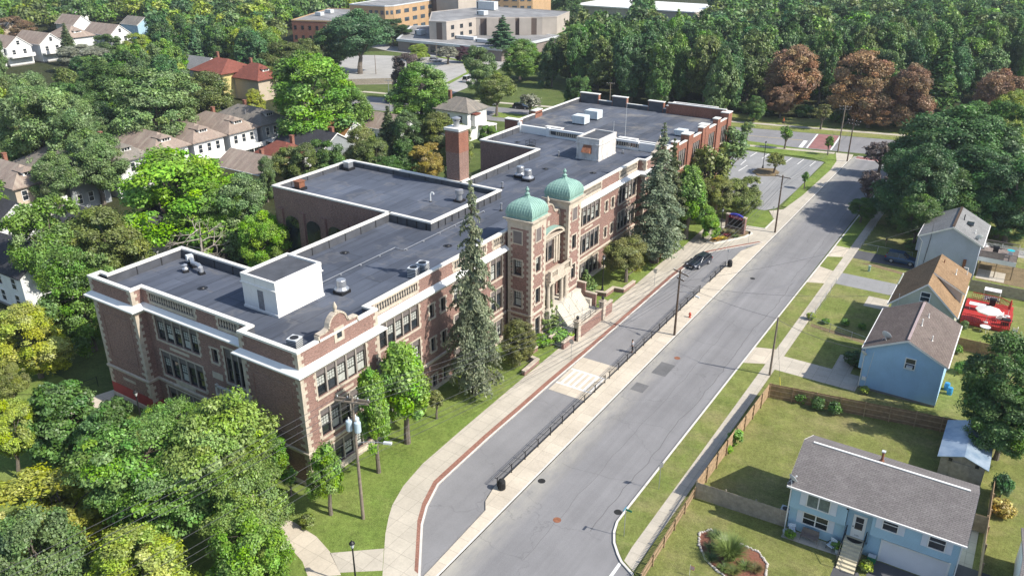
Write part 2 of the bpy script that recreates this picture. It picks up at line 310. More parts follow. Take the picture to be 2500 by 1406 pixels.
M = dict(
 brick=brick("brown_brick", (0.265, .125, .098), (0.195, .09, .076), (0.37, .30, .255)),
 brick2=brick("red_brick", (0.30, .105, .06), (0.235, .08, .05), (0.30, .2, .16)),
 chimbrick=brick("chimney_brick", (0.24, .12, .09), (0.19, .09, .07), (0.34, .28, .24)),
 tanbrick=brick("tan_brick", (0.52, .32, .16), (0.46, .28, .14), (0.5, .38, .26)),
 stone=plain("limestone", (0.47, .405, .325), .85, .2, 2.0), white=plain("white_paint", (0.78, .76, .72), .55, .06, .8),
 cornice=plain("white_metal_cornice", (0.74, .74, .72), .45, .07, .5), coping=plain("white_coping", (0.70, .675, .62), .55, .06, .8),
 roof=membrane("black_membrane", (0.08, .091, .117), (0.26, .24, .22), .5, PI/2, .6),
 roof2=membrane("patched_membrane", (0.085, .094, .115), (0.3, .27, .22), .6, PI/2, .52),
 roof3=membrane("grey_flat_roof", (0.24, .235, .23), (0.4, .38, .35), .4, 0.4, .55),
 inner=plain("parapet_membrane", (0.075, .078, .088), .7, .25, .8), copper=plain("green_copper", (0.27, .43, .37), .75, .28, 1.6),
 frame=plain("dark_window_frame", (0.035, .032, .03), .5, .1), mull=plain("window_mullion", (0.31, .275, .24), .6, .1), panel=plain("transom_panel", (0.15, .13, .125), .6, .15),
 glass=glassmat("dark_glass"), glass2=glassmat("sky_glass", (0.06, .08, .10)), blind=plain("window_blind", (0.40, .41, .375), .9, .2, 3.0),
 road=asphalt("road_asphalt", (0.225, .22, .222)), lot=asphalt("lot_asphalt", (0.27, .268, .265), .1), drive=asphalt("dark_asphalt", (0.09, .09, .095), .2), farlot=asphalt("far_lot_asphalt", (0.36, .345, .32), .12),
 conc=concrete("pale_concrete", (0.56, .49, .39), 1.6, 0, .1, .22), walk=concrete("sidewalk_concrete", (0.50, .45, .37), 1.5, 0, .1, .25), kerb=plain("kerb_stone", (0.6, .57, .52), .85, .12, 1.0),
 bandbrick=brick("paving_brick", (0.34, .14, .09), (0.27, .1, .07), (0.3, .22, .18)), paint=plain("road_paint", (0.75, .74, .71), .7, .12, 2.5), yellow=plain("yellow_paint", (0.6, .42, .1), .7, .15, 2.0), redpave=plain("red_pavement", (0.27, .13, .12), .85, .15, .6),
 ground=lawn("ground_grass", (0.085, .12, .035), (0.13, .165, .05), (0.2, .17, .09), .4), lawnf=lawn("school_lawn", (0.15, .225, .045), (0.22, .28, .068), (0.3, .26, .12), .45),
 lawnr=lawn("yard_lawn", (0.165, .215, .052), (0.25, .265, .082), (0.37, .29, .165), .85), lawns=lawn("striped_lawn", (0.175, .205, .055), (0.245, .25, .08), (0.34, .27, .15), .8), litter=lawn("shade_dark_litter", (0.04, .05, .02), (0.055, .06, .026), (0.08, .065, .035), .5),  # litter colour is darkened to stand for shade between the crowns
 dirt=lawn("dry_soil", (0.2, .15, .09), (0.28, .21, .12), (0.16, .15, .06), .5),
 black=plain("black_metal", (0.018, .018, .02), .45, .2), galv=plain("galvanised_metal", (0.42, .43, .45), .35, .12, 2.0, .5, .6), pole=plain("weathered_pole", (0.21, .17, .135), .9, .25, 3.0), poled=plain("dark_pole", (0.10, .07, .05), .9, .25, 3.0),
 wire=plain("wire_metal", (0.09, .09, .095), .5, .1), greyp=plain("pale_grey_metal", (0.55, .57, .58), .5, .1), trans=plain("transformer_grey", (0.42, .5, .56), .4, .08),
 bark=plain("grey_bark", (0.15, .125, .10), .95, .3, 4.0), bark2=plain("brown_bark", (0.10, .075, .055), .95, .3, 4.0), deadwood=plain("dead_wood", (0.33, .29, .25), .95, .2, 3.0), leaf=leafmat("leaf"),
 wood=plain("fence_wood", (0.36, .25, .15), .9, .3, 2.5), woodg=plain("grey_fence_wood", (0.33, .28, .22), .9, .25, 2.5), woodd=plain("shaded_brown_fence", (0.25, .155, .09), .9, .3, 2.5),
 sidA=siding("light_blue_siding", (0.40, .58, .68)), sidB=siding("blue_siding", (0.36, .56, .76)), sidC=siding("sage_siding", (0.52, .53, .42)), sidD=siding("grey_blue_siding", (0.42, .46, .55)), sidW=siding("white_siding", (0.74, .74, .72)), sidY=siding("yellow_siding", (0.66, .55, .24)), sidG=siding("grey_siding", (0.30, .32, .33)), sidT=siding("tan_siding", (0.5, .42, .32)),
 shA=shingle("grey_brown_shingle", (0.235, .215, .205), (0.195, .175, .17)), shB=shingle("brown_shingle", (0.20, .165, .145), (0.165, .13, .118)), shCd=shingle("dark_brown_shingle", (0.12, .085, .065), (0.09, .065, .05)), shC=shingle("mixed_tan_shingle", (0.33, .22, .13), (0.27, .175, .10)), shD=shingle("grey_shingle", (0.27, .27, .265), (0.23, .23, .23)),
 slate=shingle("weathered_slate", (0.36, .275, .225), (0.31, .25, .21), (0.40, .34, .27), .25, .3), slateg=shingle("grey_slate", (0.26, .235, .205), (0.21, .19, .165), (0.31, .26, .21), .25, .3), shR=shingle("red_shingle", (0.27, .095, .07), (0.21, .08, .06)), shK=shingle("charcoal_shingle", (0.07, .07, .08), (0.055, .055, .06)), shO=shingle("orange_brown_shingle", (0.38, .2, .08), (0.3, .16, .07)),
 red=plain("red_deck_paint", (0.42, .035, .03), .6, .15, 2), greydeck=plain("weathered_deck", (0.22, .18, .16), .9, .2, 3), hosp=plain("beige_concrete_wall", (0.42, .37, .32), .85, .1, .3), hospd=plain("brown_window_bay", (0.12, .09, .075), .8, .1),
 cloth=plain("white_canvas", (0.75, .73, .7), .9, .06), rubber=plain("tyre_rubber", (0.02, .02, .02), .85, .1), rim=plain("alloy_rim", (0.5, .5, .52), .35, .1, 2, .5, .5), carglass=glassmat("car_glass", (0.012, .014, .018), .05),
 lamp=plain("headlight_glass", (0.7, .72, .74), .15, .05), tail=plain("tail_light", (0.35, .02, .02), .2, .05), mulch=plain("red_mulch", (0.20, .085, .055), .95, .35, 6), rock=plain("pale_rock", (0.5, .46, .41), .9, .2, 3),
 skin=plain("skin", (0.45, .28, .2), .6, .08), orange=plain("orange_fabric", (0.75, .16, .03), .8, .1), darkcloth=plain("dark_fabric", (0.03, .03, .04), .85, .15), greycloth=plain("grey_fabric", (0.32, .33, .36), .85, .12), hair=plain("dark_hair", (0.03, .02, .015), .7, .1),
 rust=plain("rusty_metal", (0.24, .10, .055), .8, .3, 3), signred=plain("maroon_sign", (0.30, .02, .05), .5, .08), signblue=plain("blue_sign_cap", (0.06, .06, .40), .5, .08), led=plain("led_screen", (0.012, .012, .016), .3, .1),
)
def streaked(name, c, dirt, lo=.55, hi=.8, amt=.5):
    t = NT(name, .65, .25); f = t.ramp(t.noise(2.2, detail=8, rough=.7, sz=.22), [(lo, 0), (hi, amt)]); k = t.mix(f, c, dirt); g = t.ramp(t.noise(.7, detail=6), [(.3, .93), (.7, 1.04)]); t.col(t.mix(1.0, k, g, 'MULTIPLY')); return t.m
M['white_wall'] = streaked("streaked_white_wall", (.76, .74, .70), (.42, .36, .30), .56, .82, .5)
M['copper'] = streaked("streaked_copper", (.25, .395, .34), (.15, .27, .235), .42, .75, .7)
M['cornice'] = streaked("streaked_cornice", (.74, .74, .72), (.5, .46, .4), .55, .85, .45)
def main_road():
    t = NT("main_road_asphalt", .9, .25); c = (.225, .22, .222); sp = t.n("ShaderNodeSeparateXYZ"); t.l(t.ob, sp.inputs[0])
    f = t.ramp(t.noise(.13, detail=9, rough=.7), [(.3, .86), (.7, 1.12)]); st = t.ramp(t.noise(.6, detail=6, sx=1.5, sy=.035), [(.3, .86), (.7, 1.1)]); g = t.ramp(t.noise(14, detail=5, rough=.8), [(.3, .82), (.7, 1.17)])
    k = t.mix(1.0, c, f, 'MULTIPLY'); k = t.mix(1.0, k, st, 'MULTIPLY'); k = t.mix(1.0, k, g, 'MULTIPLY')
    mr = t.n("ShaderNodeMapRange"); mr.inputs["From Min"].default_value = -29.4; mr.inputs["From Max"].default_value = -32.0; mr.inputs["To Min"].default_value = 0; mr.inputs["To Max"].default_value = .95; t.l(sp.outputs[0], mr.inputs["Value"])
    dn = t.n("ShaderNodeMath", operation='MULTIPLY'); t.l(mr.outputs[0], dn.inputs[0]); t.l(t.ramp(t.noise(.9, detail=8, rough=.7, sy=.3), [(.3, .1), (.62, 1)]), dn.inputs[1]); k = t.mix(dn.outputs[0], k, (.40, .375, .32))
    sp_ = t.ramp(t.noise(.8, detail=7, rough=.65), [(.70, 0), (.78, .35)]); k = t.mix(sp_, k, (.10, .10, .10))
    v = t.n("ShaderNodeTexVoronoi", feature='DISTANCE_TO_EDGE'); v.inputs["Scale"].default_value = .075; nd = t.n("ShaderNodeTexNoise"); nd.inputs["Scale"].default_value = .5; nd.inputs["Detail"].default_value = 6; t.l(t.ob, nd.inputs["Vector"])
    ad = t.n("ShaderNodeVectorMath", operation='MULTIPLY_ADD'); ad.inputs[1].default_value = (4, 4, 4); t.l(nd.outputs["Color"], ad.inputs[0]); t.l(t.ob, ad.inputs[2]); t.l(ad.outputs[0], v.inputs["Vector"])
    k = t.mix(t.ramp(v.outputs["Distance"], [(0.0, .4), (.002, .3), (.0045, 0)]), k, (.1, .1, .1)); t.col(k); t.bump(t.noise(30, detail=3), .25, .01); return t.m
M['mainroad'] = main_road()
def stained_white():
    t = NT("stained_white_paint", .7, .25); f = t.ramp(t.noise(1.3, detail=9, rough=.75, sz=.35), [(0.45, 0), (0.7, .8)]); c = t.mix(f, (0.62, .6, .57), (0.27, .2, .16)); t.col(c); return t.m
M['stained'] = stained_white()
# ================================================================ GROUND, ROADS, PAVEMENTS
T = 0.13                                     # top of kerbs, walks and lawns above the road
struct("ground", MB().quad((-900, -60, 0), (500, -60, 0), (500, 1500, 0), (-900, 1500, 0)), M['ground'])
def flat(name, pts, z, m):
    return struct(name, MB().poly([(x, y, z) for x, y in pts]), m)
def slab(name, pts, m, z1=T, z0=-0.2):
    return struct(name, MB().prism(pts, z0, z1), m)
def rect(x0, x1, y0, y1): return [(x0, y0), (x1, y0), (x1, y1), (x0, y1)]
M['patch'] = asphalt("patch_asphalt", (0.145, .143, .143), .25)
# main street, the street it ends at, the side street at the bottom right
flat("road", rect(-31.95, -22.98, -40, 186.6), 0.012, M['mainroad'])
CS = lambda x, o: 195.9 + 0.21*(x+40) + o   # axis of the cross street
flat("cross_street", [(60, CS(60, -8)), (60, CS(60, 7.6)), (-175, CS(-175, 7.6)), (-175, CS(-175, -8))], 0.016, M['road'])
flat("side_street", [(-22.98, 30), (60, 30), (60, 47.2), (-19.1, 47.2), (-20.5, 48), (-21.1, 48.6), (-22.0, 49.7), (-22.6, 50.9), (-22.98, 52.2)], 0.012, M['road'])
flat("hill_street", [(-143, CS(-143, 6)), (-147.5, 204), (-153, 222), (-166, 262), (-176, 260), (-163, 222), (-157, 204), (-155, CS(-155, 6))], 0.022, M['farlot'])
# the school's loop drive
kerbL = GP([(1025, 1430), (1027, 1406), (1033, 1282), (1045, 1238), (1072, 1184.6), (1115.6, 1144), (1196, 1070), (1277, 1000), (1349, 936)]) + [(-39.15, 77), (-39.2, 90), (-39.3, 104), (-39.0, 112), (-38.3, 116.0), (-36.3, 119.2), (-32.7, 124.6)]
flat("drive", [(-32.95, 37.8)] + [(x-.05, y) for x, y in kerbL[1:]] + [(-32.7, 124.7), (-34.2, 121), (-34.3, 49), (-33.2, 47.5)], 0.020, M['road'])
slab("island_pavement", [(-31.95, 33), (-31.95, 125), (-32.7, 124.6), (-34.45, 119.3), (-34.45, 50.4), (-34.0, 48.3), (-33.3, 47.3), (-32.85, 36), (-32.7, 33)], M['conc'])
struct("kerb", MB().sweep([(-31.95, 33), (-31.95, 184)], [(0, -.1), (0, T+.006), (-.18, T+.006), (-.18, -.1)]), M['kerb'])
lawn_edge = GP([(930, 1440), (934, 1406), (941, 1306), (949, 1265), (958, 1235), (985, 1188), (1032, 1134), (1132, 1047), (1263, 936)])
walkpoly = lawn_edge + [(-42.6, 75), (-42.8, 98.4), (-43.0, 108.4), (-42.6, 114.2), (-43.0, 126.1), (-44.7, 129.0), (-43.5, 132.5), (-37.3, 130.6), (-34.25, 131.0), (-34.3, 136.3), (-36.5, 140.5), (-34.6, 142.6), (-33.9, 152.2), (-33.6, 172), (-34.1, 180.0), (-35.9, 187.0), (-32.3, 187.4), (-31.95, 184), (-31.95, 125)] + kerbL[::-1]
slab("school_walk", walkpoly, M['walk'])
flat("brick_band", [(x-.2, y+.0) for x, y in kerbL[1:]] + [(x-.72, y+.12) for x, y in kerbL[1:]][::-1], T+.005, M['bandbrick'])
struct("kerb", MB().sweep(kerbL, [(0, -.1), (0, T+.009), (-.2, T+.009), (-.2, -.1)]), M['kerb'])
flat("dropped_apron", [(-32.0, 33), (-32.0, 47.2), (-33.2, 47.2), (-32.8, 33)], T+.005, M['conc'])
# raised concrete crossing of the loop drive, with its ladder marking
flat("crossing_slab", [(-39.0, 67.9), (-34.5, 67.9), (-34.5, 76.3), (-39.2, 76.3)], 0.028, M['conc'])
mb = MB()
for y in (69.7, 73.2): mb.poly([(x, yy, .034) for x, yy in rect(-39.0, -34.6, y-.14, y+.14)])
for i in range(6): x = -38.6+i*.72; mb.poly([(a, b, .034) for a, b in rect(x, x+.3, 69.9, 73.0)])
struct("crossing_marking", mb, M['paint'])
# school lawn and the lawn pieces by the sign and the lot
slab("school_lawn", [(-48.2, 20), (-38, 20)] + lawn_edge[:-1] + [lawn_edge[-1], (-42.6, 75), (-42.8, 98.4), (-43.0, 108.4), (-42.6, 114.2), (-43.0, 126.1), (-44.7, 129.0), (-48.0, 131.5), (-50, 131.5), (-50, 40), (-95, 40), (-95, 20)], M['lawnf'], T-.006)
slab("sign_lawn", [(-37.3, 130.6), (-34.25, 131.0), (-34.3, 136.3), (-36.5, 140.2), (-48, 139), (-47, 131.5), (-43.5, 132.5)], M['lawnf'], T-.004)
struct("kerb", MB().sweep([(-37.3, 130.6), (-34.2, 130.95), (-34.25, 136.3)], [(-.2, 0), (-.2, T+.05), (.05, T+.05), (.05, 0)]), M['kerb'])
slab("verge", GP([(1908.7, 505.3), (1942, 468.8), (2016, 398), (1985, 388), (1808, 364), (1808, 343), (1972, 366), (2043, 377), (2056.5, 386.4), (1974, 468.8), (1930.5, 507.6)]), M['lawnf'], T-.004)
flat("verge_path", [(-57, CS(-57, -9.6)), (-36, CS(-36, -9.6)), (-36, CS(-36, -11.1)), (-57, CS(-57, -11.1))], T+.004, M['walk'])
flat("parking_lot", [(-66, 178.6), (-36.2, 178.4), (-35.8, 155), (-35.9, 143), (-37.3, 140.6), (-66, 140.6)], 0.018, M['lot'])
mb = MB()
for px, py, qx, qy in ((440,1200,480,1165),(510,1140,560,1108),(595,1155,645,1120),(765,1183,815,1148),(853,1195,900,1160),(942,1210,985,1175),(535,1253,575,1222),(425,1245,490,1205)):
    a = G(1660+px/2.976, py/2.976); b = G(1660+qx/2.976, qy/2.976); mb.tube((*a, .02), (*b, .02), .07, .07, 4)
for y in (150.2, 153.2, 156.4): mb.poly([(a, b, .026) for a, b in rect(-47.5, -42.5, y, y+.14)])
struct("stall_marking", mb, M['paint'])
isl = GP([(1836, 420), (1850, 412), (1890, 413), (1903, 422), (1895, 431), (1850, 430)])
struct("lot_island", MB().prism(isl, 0, T), M['dirt'])
# right-hand side: kerb, verge with drive aprons, walk, yards
kerbR = [(-19.1, 47.2), (-20.5, 48), (-21.1, 48.6), (-22.0, 49.7), (-22.6, 50.9), (-22.95, 52.2), (-22.98, 54), (-22.9, 100), (-22.75, 124), (-22.6, 184)]
struct("kerb", MB().sweep(kerbR, [(0, -.1), (0, T+.01), (.2, T+.01), (.2, -.1)]), M['kerb'])
ki = [(-18.9, 47.4), (-20.3, 48.2), (-21.0, 48.8), (-21.8, 49.9), (-22.4, 51.1), (-22.75, 52.3), (-22.75, 54)]
aprons = [((85.2, 89.7), (86.3, 90.5)), ((112.7, 119.7), (113.6, 118.9)), ((124.1, 129.6), (125.3, 129.6)), ((146, 151), (146.5, 150.5))]
ends = [54]
slab("verge", ki + [(-22.72, 85.2), (-20.45, 86.3), (-20.4, 50.6), (-19.6, 49.9)], M['lawnr'], T-.004)
yy = [(89.7, 90.5)] + [None]
for (a0, a1), (b0, b1) in (((89.7, 112.7), (90.5, 113.6)), ((119.7, 124.1), (118.9, 125.3)), ((129.6, 146), (129.6, 146.5)), ((151, 182), (150.5, 182))):
    slab("verge", [(-22.68, a0), (-22.68, a1), (-20.45, b1), (-20.45, b0)], M['lawnr'] if a0 < 120 else M['lawnf'], T-.004)
for (a0, a1), (b0, b1) in aprons:
    slab("driveway_apron", [(-22.7, a0), (-22.7, a1), (-20.45, b1), (-20.45, b0)], M['conc'], T-.002)
slab("right_walk", [(-20.43, 50.0), (-20.43, 184), (-19.15, 184), (-19.15, 47.6)], M['walk'])
slab("corner_walk", [(-20.3, 48.3), (-20.43, 49.98), (-19.17, 49.0), (-19.17, 47.6)], M['walk'], T-.001)
slab("yard_grass", [(-19.13, 47.6), (60, 47.6), (60, 85.2), (-19.13, 85.2)], M['lawns'], T-.006)
slab("yard_grass", [(-19.13, 85.21), (60, 85.21), (60, 160), (-19.13, 160)], M['lawnr'], T-.006)
flat("driveway", rect(-19.14, -10.3, 85.6, 89.3), T+.003, M['walk'])
flat("driveway", rect(-19.14, -9.5, 114.4, 118.9), T+.003, M['lot'])
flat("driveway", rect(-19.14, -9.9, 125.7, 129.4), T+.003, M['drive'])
flat("garden_path", rect(-14.2, -11.3, 109.0, 112.6), T+.003, M['walk'])
flat("garden_path", rect(-13.6, -11.6, 89.3, 93.4), T+.003, M['walk'])
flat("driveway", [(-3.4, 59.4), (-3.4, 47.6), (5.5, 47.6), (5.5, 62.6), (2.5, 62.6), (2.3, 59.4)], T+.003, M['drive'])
flat("driveway", rect(2.5, 3.6, 62.6, 68.0), T+.004, M['walk'])
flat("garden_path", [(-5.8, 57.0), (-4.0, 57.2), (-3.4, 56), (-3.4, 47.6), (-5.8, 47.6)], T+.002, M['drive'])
flat("patio_strip", [(-10.4, 58.0), (-5.6, 58.3), (-5.6, 59.4), (-10.4, 59.4)], T+.003, M['walk'])
flat("alley", [(-3.0, 139.5), (60, 141.5), (60, 145.5), (-3.0, 143.0)], T+.003, M['farlot'])
flat("worn_track", [(-18.3, 124.2), (-16, 123.8), (-10.2, 122.6), (-10.2, 123.4), (-15.5, 124.9)], T+.002, M['dirt'])
flat("planting_strip", [(-18.6, 98.9), (-11, 97.6), (-11, 98.5), (-18.6, 99.8)], T+.002, M['dirt'])
flat("planting_strip", rect(-2.3, 1.8, 102.6, 103.4), T+.002, M['dirt'])
flat("bare_ground", rect(-2.6, 4.5, 127.2, 135), T+.002, M['dirt'])
flat("patio_slab", rect(-2.6, 1.0, 127.6, 131.5), T+.005, M['walk'])
# paths and court at the near end of the school, far pavements
def path_px(pts, m, z=T+.004): return flat("path", GP(pts), z, m)
path_px([(682, 1260), (722, 1279), (773, 1312), (806, 1349), (833, 1406), (753, 1412), (739, 1373), (706, 1336), (675, 1316), (600, 1260), (560, 1190), (600, 1185), (650, 1240)], M['conc'])
path_px([(806, 1352), (937.5, 1341), (934, 1395), (830, 1400)], M['walk'])
path_px([(150, 1010), (188, 983), (279, 953), (281, 972), (252, 1000), (208, 1012), (170, 1030)], M['conc'])
flat("far_sidewalk", [(-170, CS(-170, 12.4)), (60, CS(60, 12.4)), (60, CS(60, 14.2)), (-170, CS(-170, 14.2))], 0.02, M['walk'])
flat("park_grass", [(-110, CS(-110, 7.9)), (60, CS(60, 7.9)), (60, CS(60, 12.35)), (-110, CS(-110, 12.35))], 0.014, M['lawnr'])
flat("park_grass", [(-110, CS(-110, 14.25)), (60, CS(60, 14.25)), (60, CS(60, 24)), (-110, CS(-110, 24))], 0.014, M['lawnr'])
flat("far_parking_lot", [(-182.7, 185.8), (-157.4, 206.0), (-163, 226), (-176.8, 241.6), (-190.2, 243.8), (-212, 236), (-232, 225)], 0.02, M['farlot'])
flat("far_verge", [(-157.3, 205.0), (-155.6, 205.6), (-161.5, 225), (-176, 243.5), (-192, 247), (-192, 245), (-177, 241.7), (-163, 225)], 0.024, M['lawnf'])
flat("hospital_drive", [(-170, 250), (-196, 251), (-240, 262), (-250, 258), (-215, 246), (-178, 244.5)], 0.018, M['farlot'])
flat("house_front_lawn", [(-119.5, 175.3), (-100, 179), (-98, 184.5), (-121, 180.5)], 0.03, M['lawnf'])
# crossings and lines on the cross street
mb = MB()
for x, w_ in ((-42.6, .35), (-37.6, .35)): mb.poly([(x, CS(x, -7.4), .022), (x+w_, CS(x, -7.4), .022), (x+w_-1.2, CS(x, 7.0), .022), (x-1.2, CS(x, 7.0), .022)])
mb.poly([(-44.2, CS(-44, -7.4), .022), (-43.3, CS(-44, -7.4), .022), (-43.9, CS(-44, -.6), .022), (-44.8, CS(-44, -.6), .022)])
for y in (184.5, 187.0): mb.poly([(a, b, .022) for a, b in rect(-31.3, -23.6, y, y+.25)])
struct("crosswalk_line", mb, M['paint'])
mb = MB(); mb.poly([(-42.2, CS(-42, -7.4), .020), (-37.7, CS(-38, -7.4), .020), (-38.9, CS(-38, 7.0), .020), (-43.4, CS(-42, 7.0), .020)]); mb.poly([(a, b, .020) for a, b in rect(-31.3, -23.6, 184.8, 186.9)])
struct("red_crossing", mb, M['redpave'])
mb = MB(); mb.poly([(-45, CS(-45, -.45), .021), (-45, CS(-45, -.3), .021), (-170, CS(-170, -.3), .021), (-170, CS(-170, -.45), .021)])
struct("centre_line", mb, M['yellow'])
flat("stop_line", GP([(1511, 1372), (1516, 1378), (1492, 1412), (1485, 1408)]), .018, M['paint'])
flat("road_patch", [(-30.9, 77.4), (-29.2, 77.4), (-29.2, 80.4), (-30.9, 80.4)], .017, M['patch'])
flat("road_patch", [(-31.4, 72.8), (-29.9, 72.8), (-29.9, 74.6), (-31.4, 74.6)], .017, M['patch'])
for i, (x, y) in enumerate(((-31.3, 53.6), (-27.4, 49.7), (-23.4, 53.5), (-29.7, 82.2), (-29.6, 110.0))):
    mb = MB().lathe([(.36, 0), (.36, .006)], 0, 0, 18); o = mb.build("manhole_cover", M['rust'] if i in (1, 3) else M['rubber'])
    o.location = (x, y, .018); tag(o, ["dark storm drain cover by the kerb beside the island pavement", "round rusty manhole cover in the road lane nearest the camera", "dark drain cover at the street corner kerb below the green street sign", "rusty round manhole cover in the road beside the square asphalt patch", "small dark manhole cover in the road abreast of the parked wagon"][i], "manhole cover", "covers in the main street")

# long wandering cracks and tar lines of the main road
_r = random.Random(21)
for x0, y0, y1, w_ in ((-24.3, 50, 112, .03), (-24.6, 112, 150, .02), (-27.3, 44, 96, .016), (-29.0, 96, 140, .012)):
    mb = MB(); x = x0; y = y0; pts = []
    while y < y1: pts.append((x, y)); x = x0+(x-x0)*.8+_r.uniform(-.16, .16); y += _r.uniform(.7, 1.5)
    mb.sweep(pts, [(-w_, .0165), (w_, .0165)]); struct("road_crack", mb, plain("crack_filler", (.125, .123, .12), .9))
for y in (57, 66.5, 88, 104, 121):
    mb = MB(); x = -31; y_ = y; pts = []
    while x < -23.6: pts.append((x, y_)); y_ += _r.uniform(-.25, .3); x += _r.uniform(.5, 1.1)
    mb.sweep(pts, [(-.011, .0168), (.011, .0168)]); struct("road_crack", mb, plain("crack_filler", (.125, .123, .12), .9))
# ================================================================ THE SCHOOL
rng = random.Random(7)
class Face:
    """a vertical wall plane: ax 'X+','X-','Y+','Y-' says where it looks, c is the plane's coordinate, u runs along it"""
    def __init__(s, ax, c): s.ax = ax; s.c = c; s.sg = 1 if ax[1] == '+' else -1
    def pt(s, u, z, d=0.0): return (s.c+s.sg*d, u, z) if s.ax[0] == 'X' else (u, s.c+s.sg*d, z)
    def box(s, mb, u0, u1, z0, z1, d0, d1):
        a = s.c+s.sg*d0; b = s.c+s.sg*d1
        if s.ax[0] == 'X': mb.box(a, b, u0, u1, z0, z1)
        else: mb.box(u0, u1, a, b, z0, z1)
        return mb
    def quad(s, mb, u0, u1, z0, z1, d): mb.quad(s.pt(u0, z0, d), s.pt(u1, z0, d), s.pt(u1, z1, d), s.pt(u0, z1, d)); return mb
def wall_grid(mb, f, u0, u1, z0, z1, ops, dep=.26):
    """a wall with real openings: ops = (u0,u1,z0,z1), each with reveals dep deep"""
    if u0 > u1: u0, u1 = u1, u0
    us = sorted({u0, u1, *[o[0] for o in ops], *[o[1] for o in ops]}); zs = sorted({z0, z1, *[o[2] for o in ops], *[o[3] for o in ops]})
    for a, b in zip(us[:-1], us[1:]):
        for c, d in zip(zs[:-1], zs[1:]):
            mu, mz = (a+b)/2, (c+d)/2
            if not any(o[0] < mu < o[1] and o[2] < mz < o[3] for o in ops): f.quad(mb, a, b, c, d, 0)
    for a, b, c, d in ops:
        for (p, q) in (((a, c), (b, c)), ((b, c), (b, d)), ((b, d), (a, d)), ((a, d), (a, c))):
            mb.quad(f.pt(*p, 0), f.pt(*q, 0), f.pt(*q, -dep), f.pt(*p, -dep))
def bank(parent, f, u0, u1, z0, z1, n, name="window", transom=.8, tabs=True, dep=.22, blinds=.6, sash=True, sill=True):
    """a bank of n sashes in one opening: frame with mullions, transom panels, panes, blinds, stone surround"""
    fr = MB(); mu = MB(); pa = MB(); pn = MB(); bl = MB(); su = MB(); wdt = (u1-u0)/n
    zt = z1-transom if transom else z1
    for i in range(n+1):
        u = u0+i*wdt; h = .085 if 0 < i < n else .05
        f.box(mu, max(u0, u-h), min(u1, u+h), z0, z1, -dep+.02, -.05 if 0 < i < n else -.12)
    for i in range(n):
        a, b = u0+i*wdt+.09, u0+(i+1)*wdt-.09
        if transom: f.box(pa, a, b, zt+.04, z1-.01, -dep, -dep+.05); f.box(fr, a, b, zt-.04, zt+.04, -dep, -dep+.1)
        f.quad(pn, a, b, z0, zt-.04, -dep-.02)
        for c, d in ((a, a+.07), (b-.07, b)): f.box(fr, c, d, z0, zt-.04, -dep-.01, -dep+.06)
        f.box(fr, a+.07, b-.07, z0, z0+.09, -dep-.01, -dep+.06)
        if sash:
            zm = z0+(zt-z0)*.5; f.box(fr, a+.07, b-.07, zm-.04, zm+.04, -dep-.01, -dep+.05)
            if rng.random() < blinds:
                lo = rng.choice((zm+.04, zm+.04, zm+.04, z0+.35, z0+.1, zm+.3))
                f.quad(bl, a+.09, b-.09, lo, zt-.06, -dep-.008)
                k = 3
                for q in range(1, k): uu = a+.07+(b-a-.14)*q/k; f.box(fr, uu-.012, uu+.012, zm+.04, zt-.04, -dep-.01, -dep+.02)
                for q in (1, 2): zz = zm+(zt-zm)*q/3; f.box(fr, a+.07, b-.07, zz-.012, zz+.012, -dep-.01, -dep+.018)
    if tabs:
        k = 0; z = z0-.05
        while z < z1:
            ww = .34 if k % 2 == 0 else .17; zz = min(z+.36, z1+.12)
            f.box(su, u0-ww, u0+.0, z, zz, -.02, .035); f.box(su, u1, u1+ww, z, zz, -.02, .035); z += .36; k += 1
        f.box(su, u0-.17, u1+.17, z1, z1+.16, -.02, .04)
    if sill: f.box(su, u0-.2, u1+.2, z0-.2, z0-.001, -dep, .1)
    o = fr.build(name, M['frame'], parent)
    mu.build("mullion", M['mull'], o)
    if pa.v: pa.build("transom_panel", M['panel'], o)
    pn.build("pane", M['glass'], o)
    if bl.v: bl.build("blind", M['blind'], o)
    if su.v: su.build("stone_surround", M['stone'], o)
    return (u0, u1, z0, z1)
SCH = empty("school_building", (-62, 80, 0))
tag(SCH, "long three-storey brown brick school with stone trim, twin green domes and black flat roofs", "school building")
OUT = [(-48.2,41.2),(-48.2,51.3),(-49.4,51.3),(-49.4,111.9),(-48.2,111.9),(-48.2,122.0),(-55.6,122.0),(-55.6,120.8),(-76.2,120.8),(-76.2,108.5),(-65.3,108.5),(-65.3,88.0),(-85.8,88.0),(-85.8,72.7),(-65.3,72.7),(-65.3,51.5),(-77.0,51.5),(-77.0,42.6),(-78.3,42.6),(-78.3,41.2),(-71.3,41.2),(-71.3,42.4),(-55.6,42.4),(-55.6,41.2)]
ZR, ZP = 13.15, 14.15
FL = [(8.85, 11.6), (4.7, 7.5), (0.85, 3.3)]
fP, fW, fP2 = Face('X+', -48.2), Face('X+', -49.4), Face('X+', -48.2)
fE, fE2 = Face('Y-', 41.2), Face('Y-', 42.4)
ops = {i: [] for i in range(len(OUT))}
for z0, z1 in FL:
    ops[0].append(bank(SCH, fP, 43.0, 49.4, z0, z1, 5)); ops[4].append(bank(SCH, fP2, 113.8, 120.2, z0, z1, 5))
    for a, b, n in ((52.6, 58.75, 5), (64.8, 70.8, 5), (72.0, 74.4, 2), (93.3, 99.4, 5), (105.6, 111.4, 5), (88.2, 91.8, 3)): ops[2].append(bank(SCH, fW, a, b, z0, z1, n))
    ops[21].append(bank(SCH, fE2, -70.0, -63.5, z0, z1, 5))
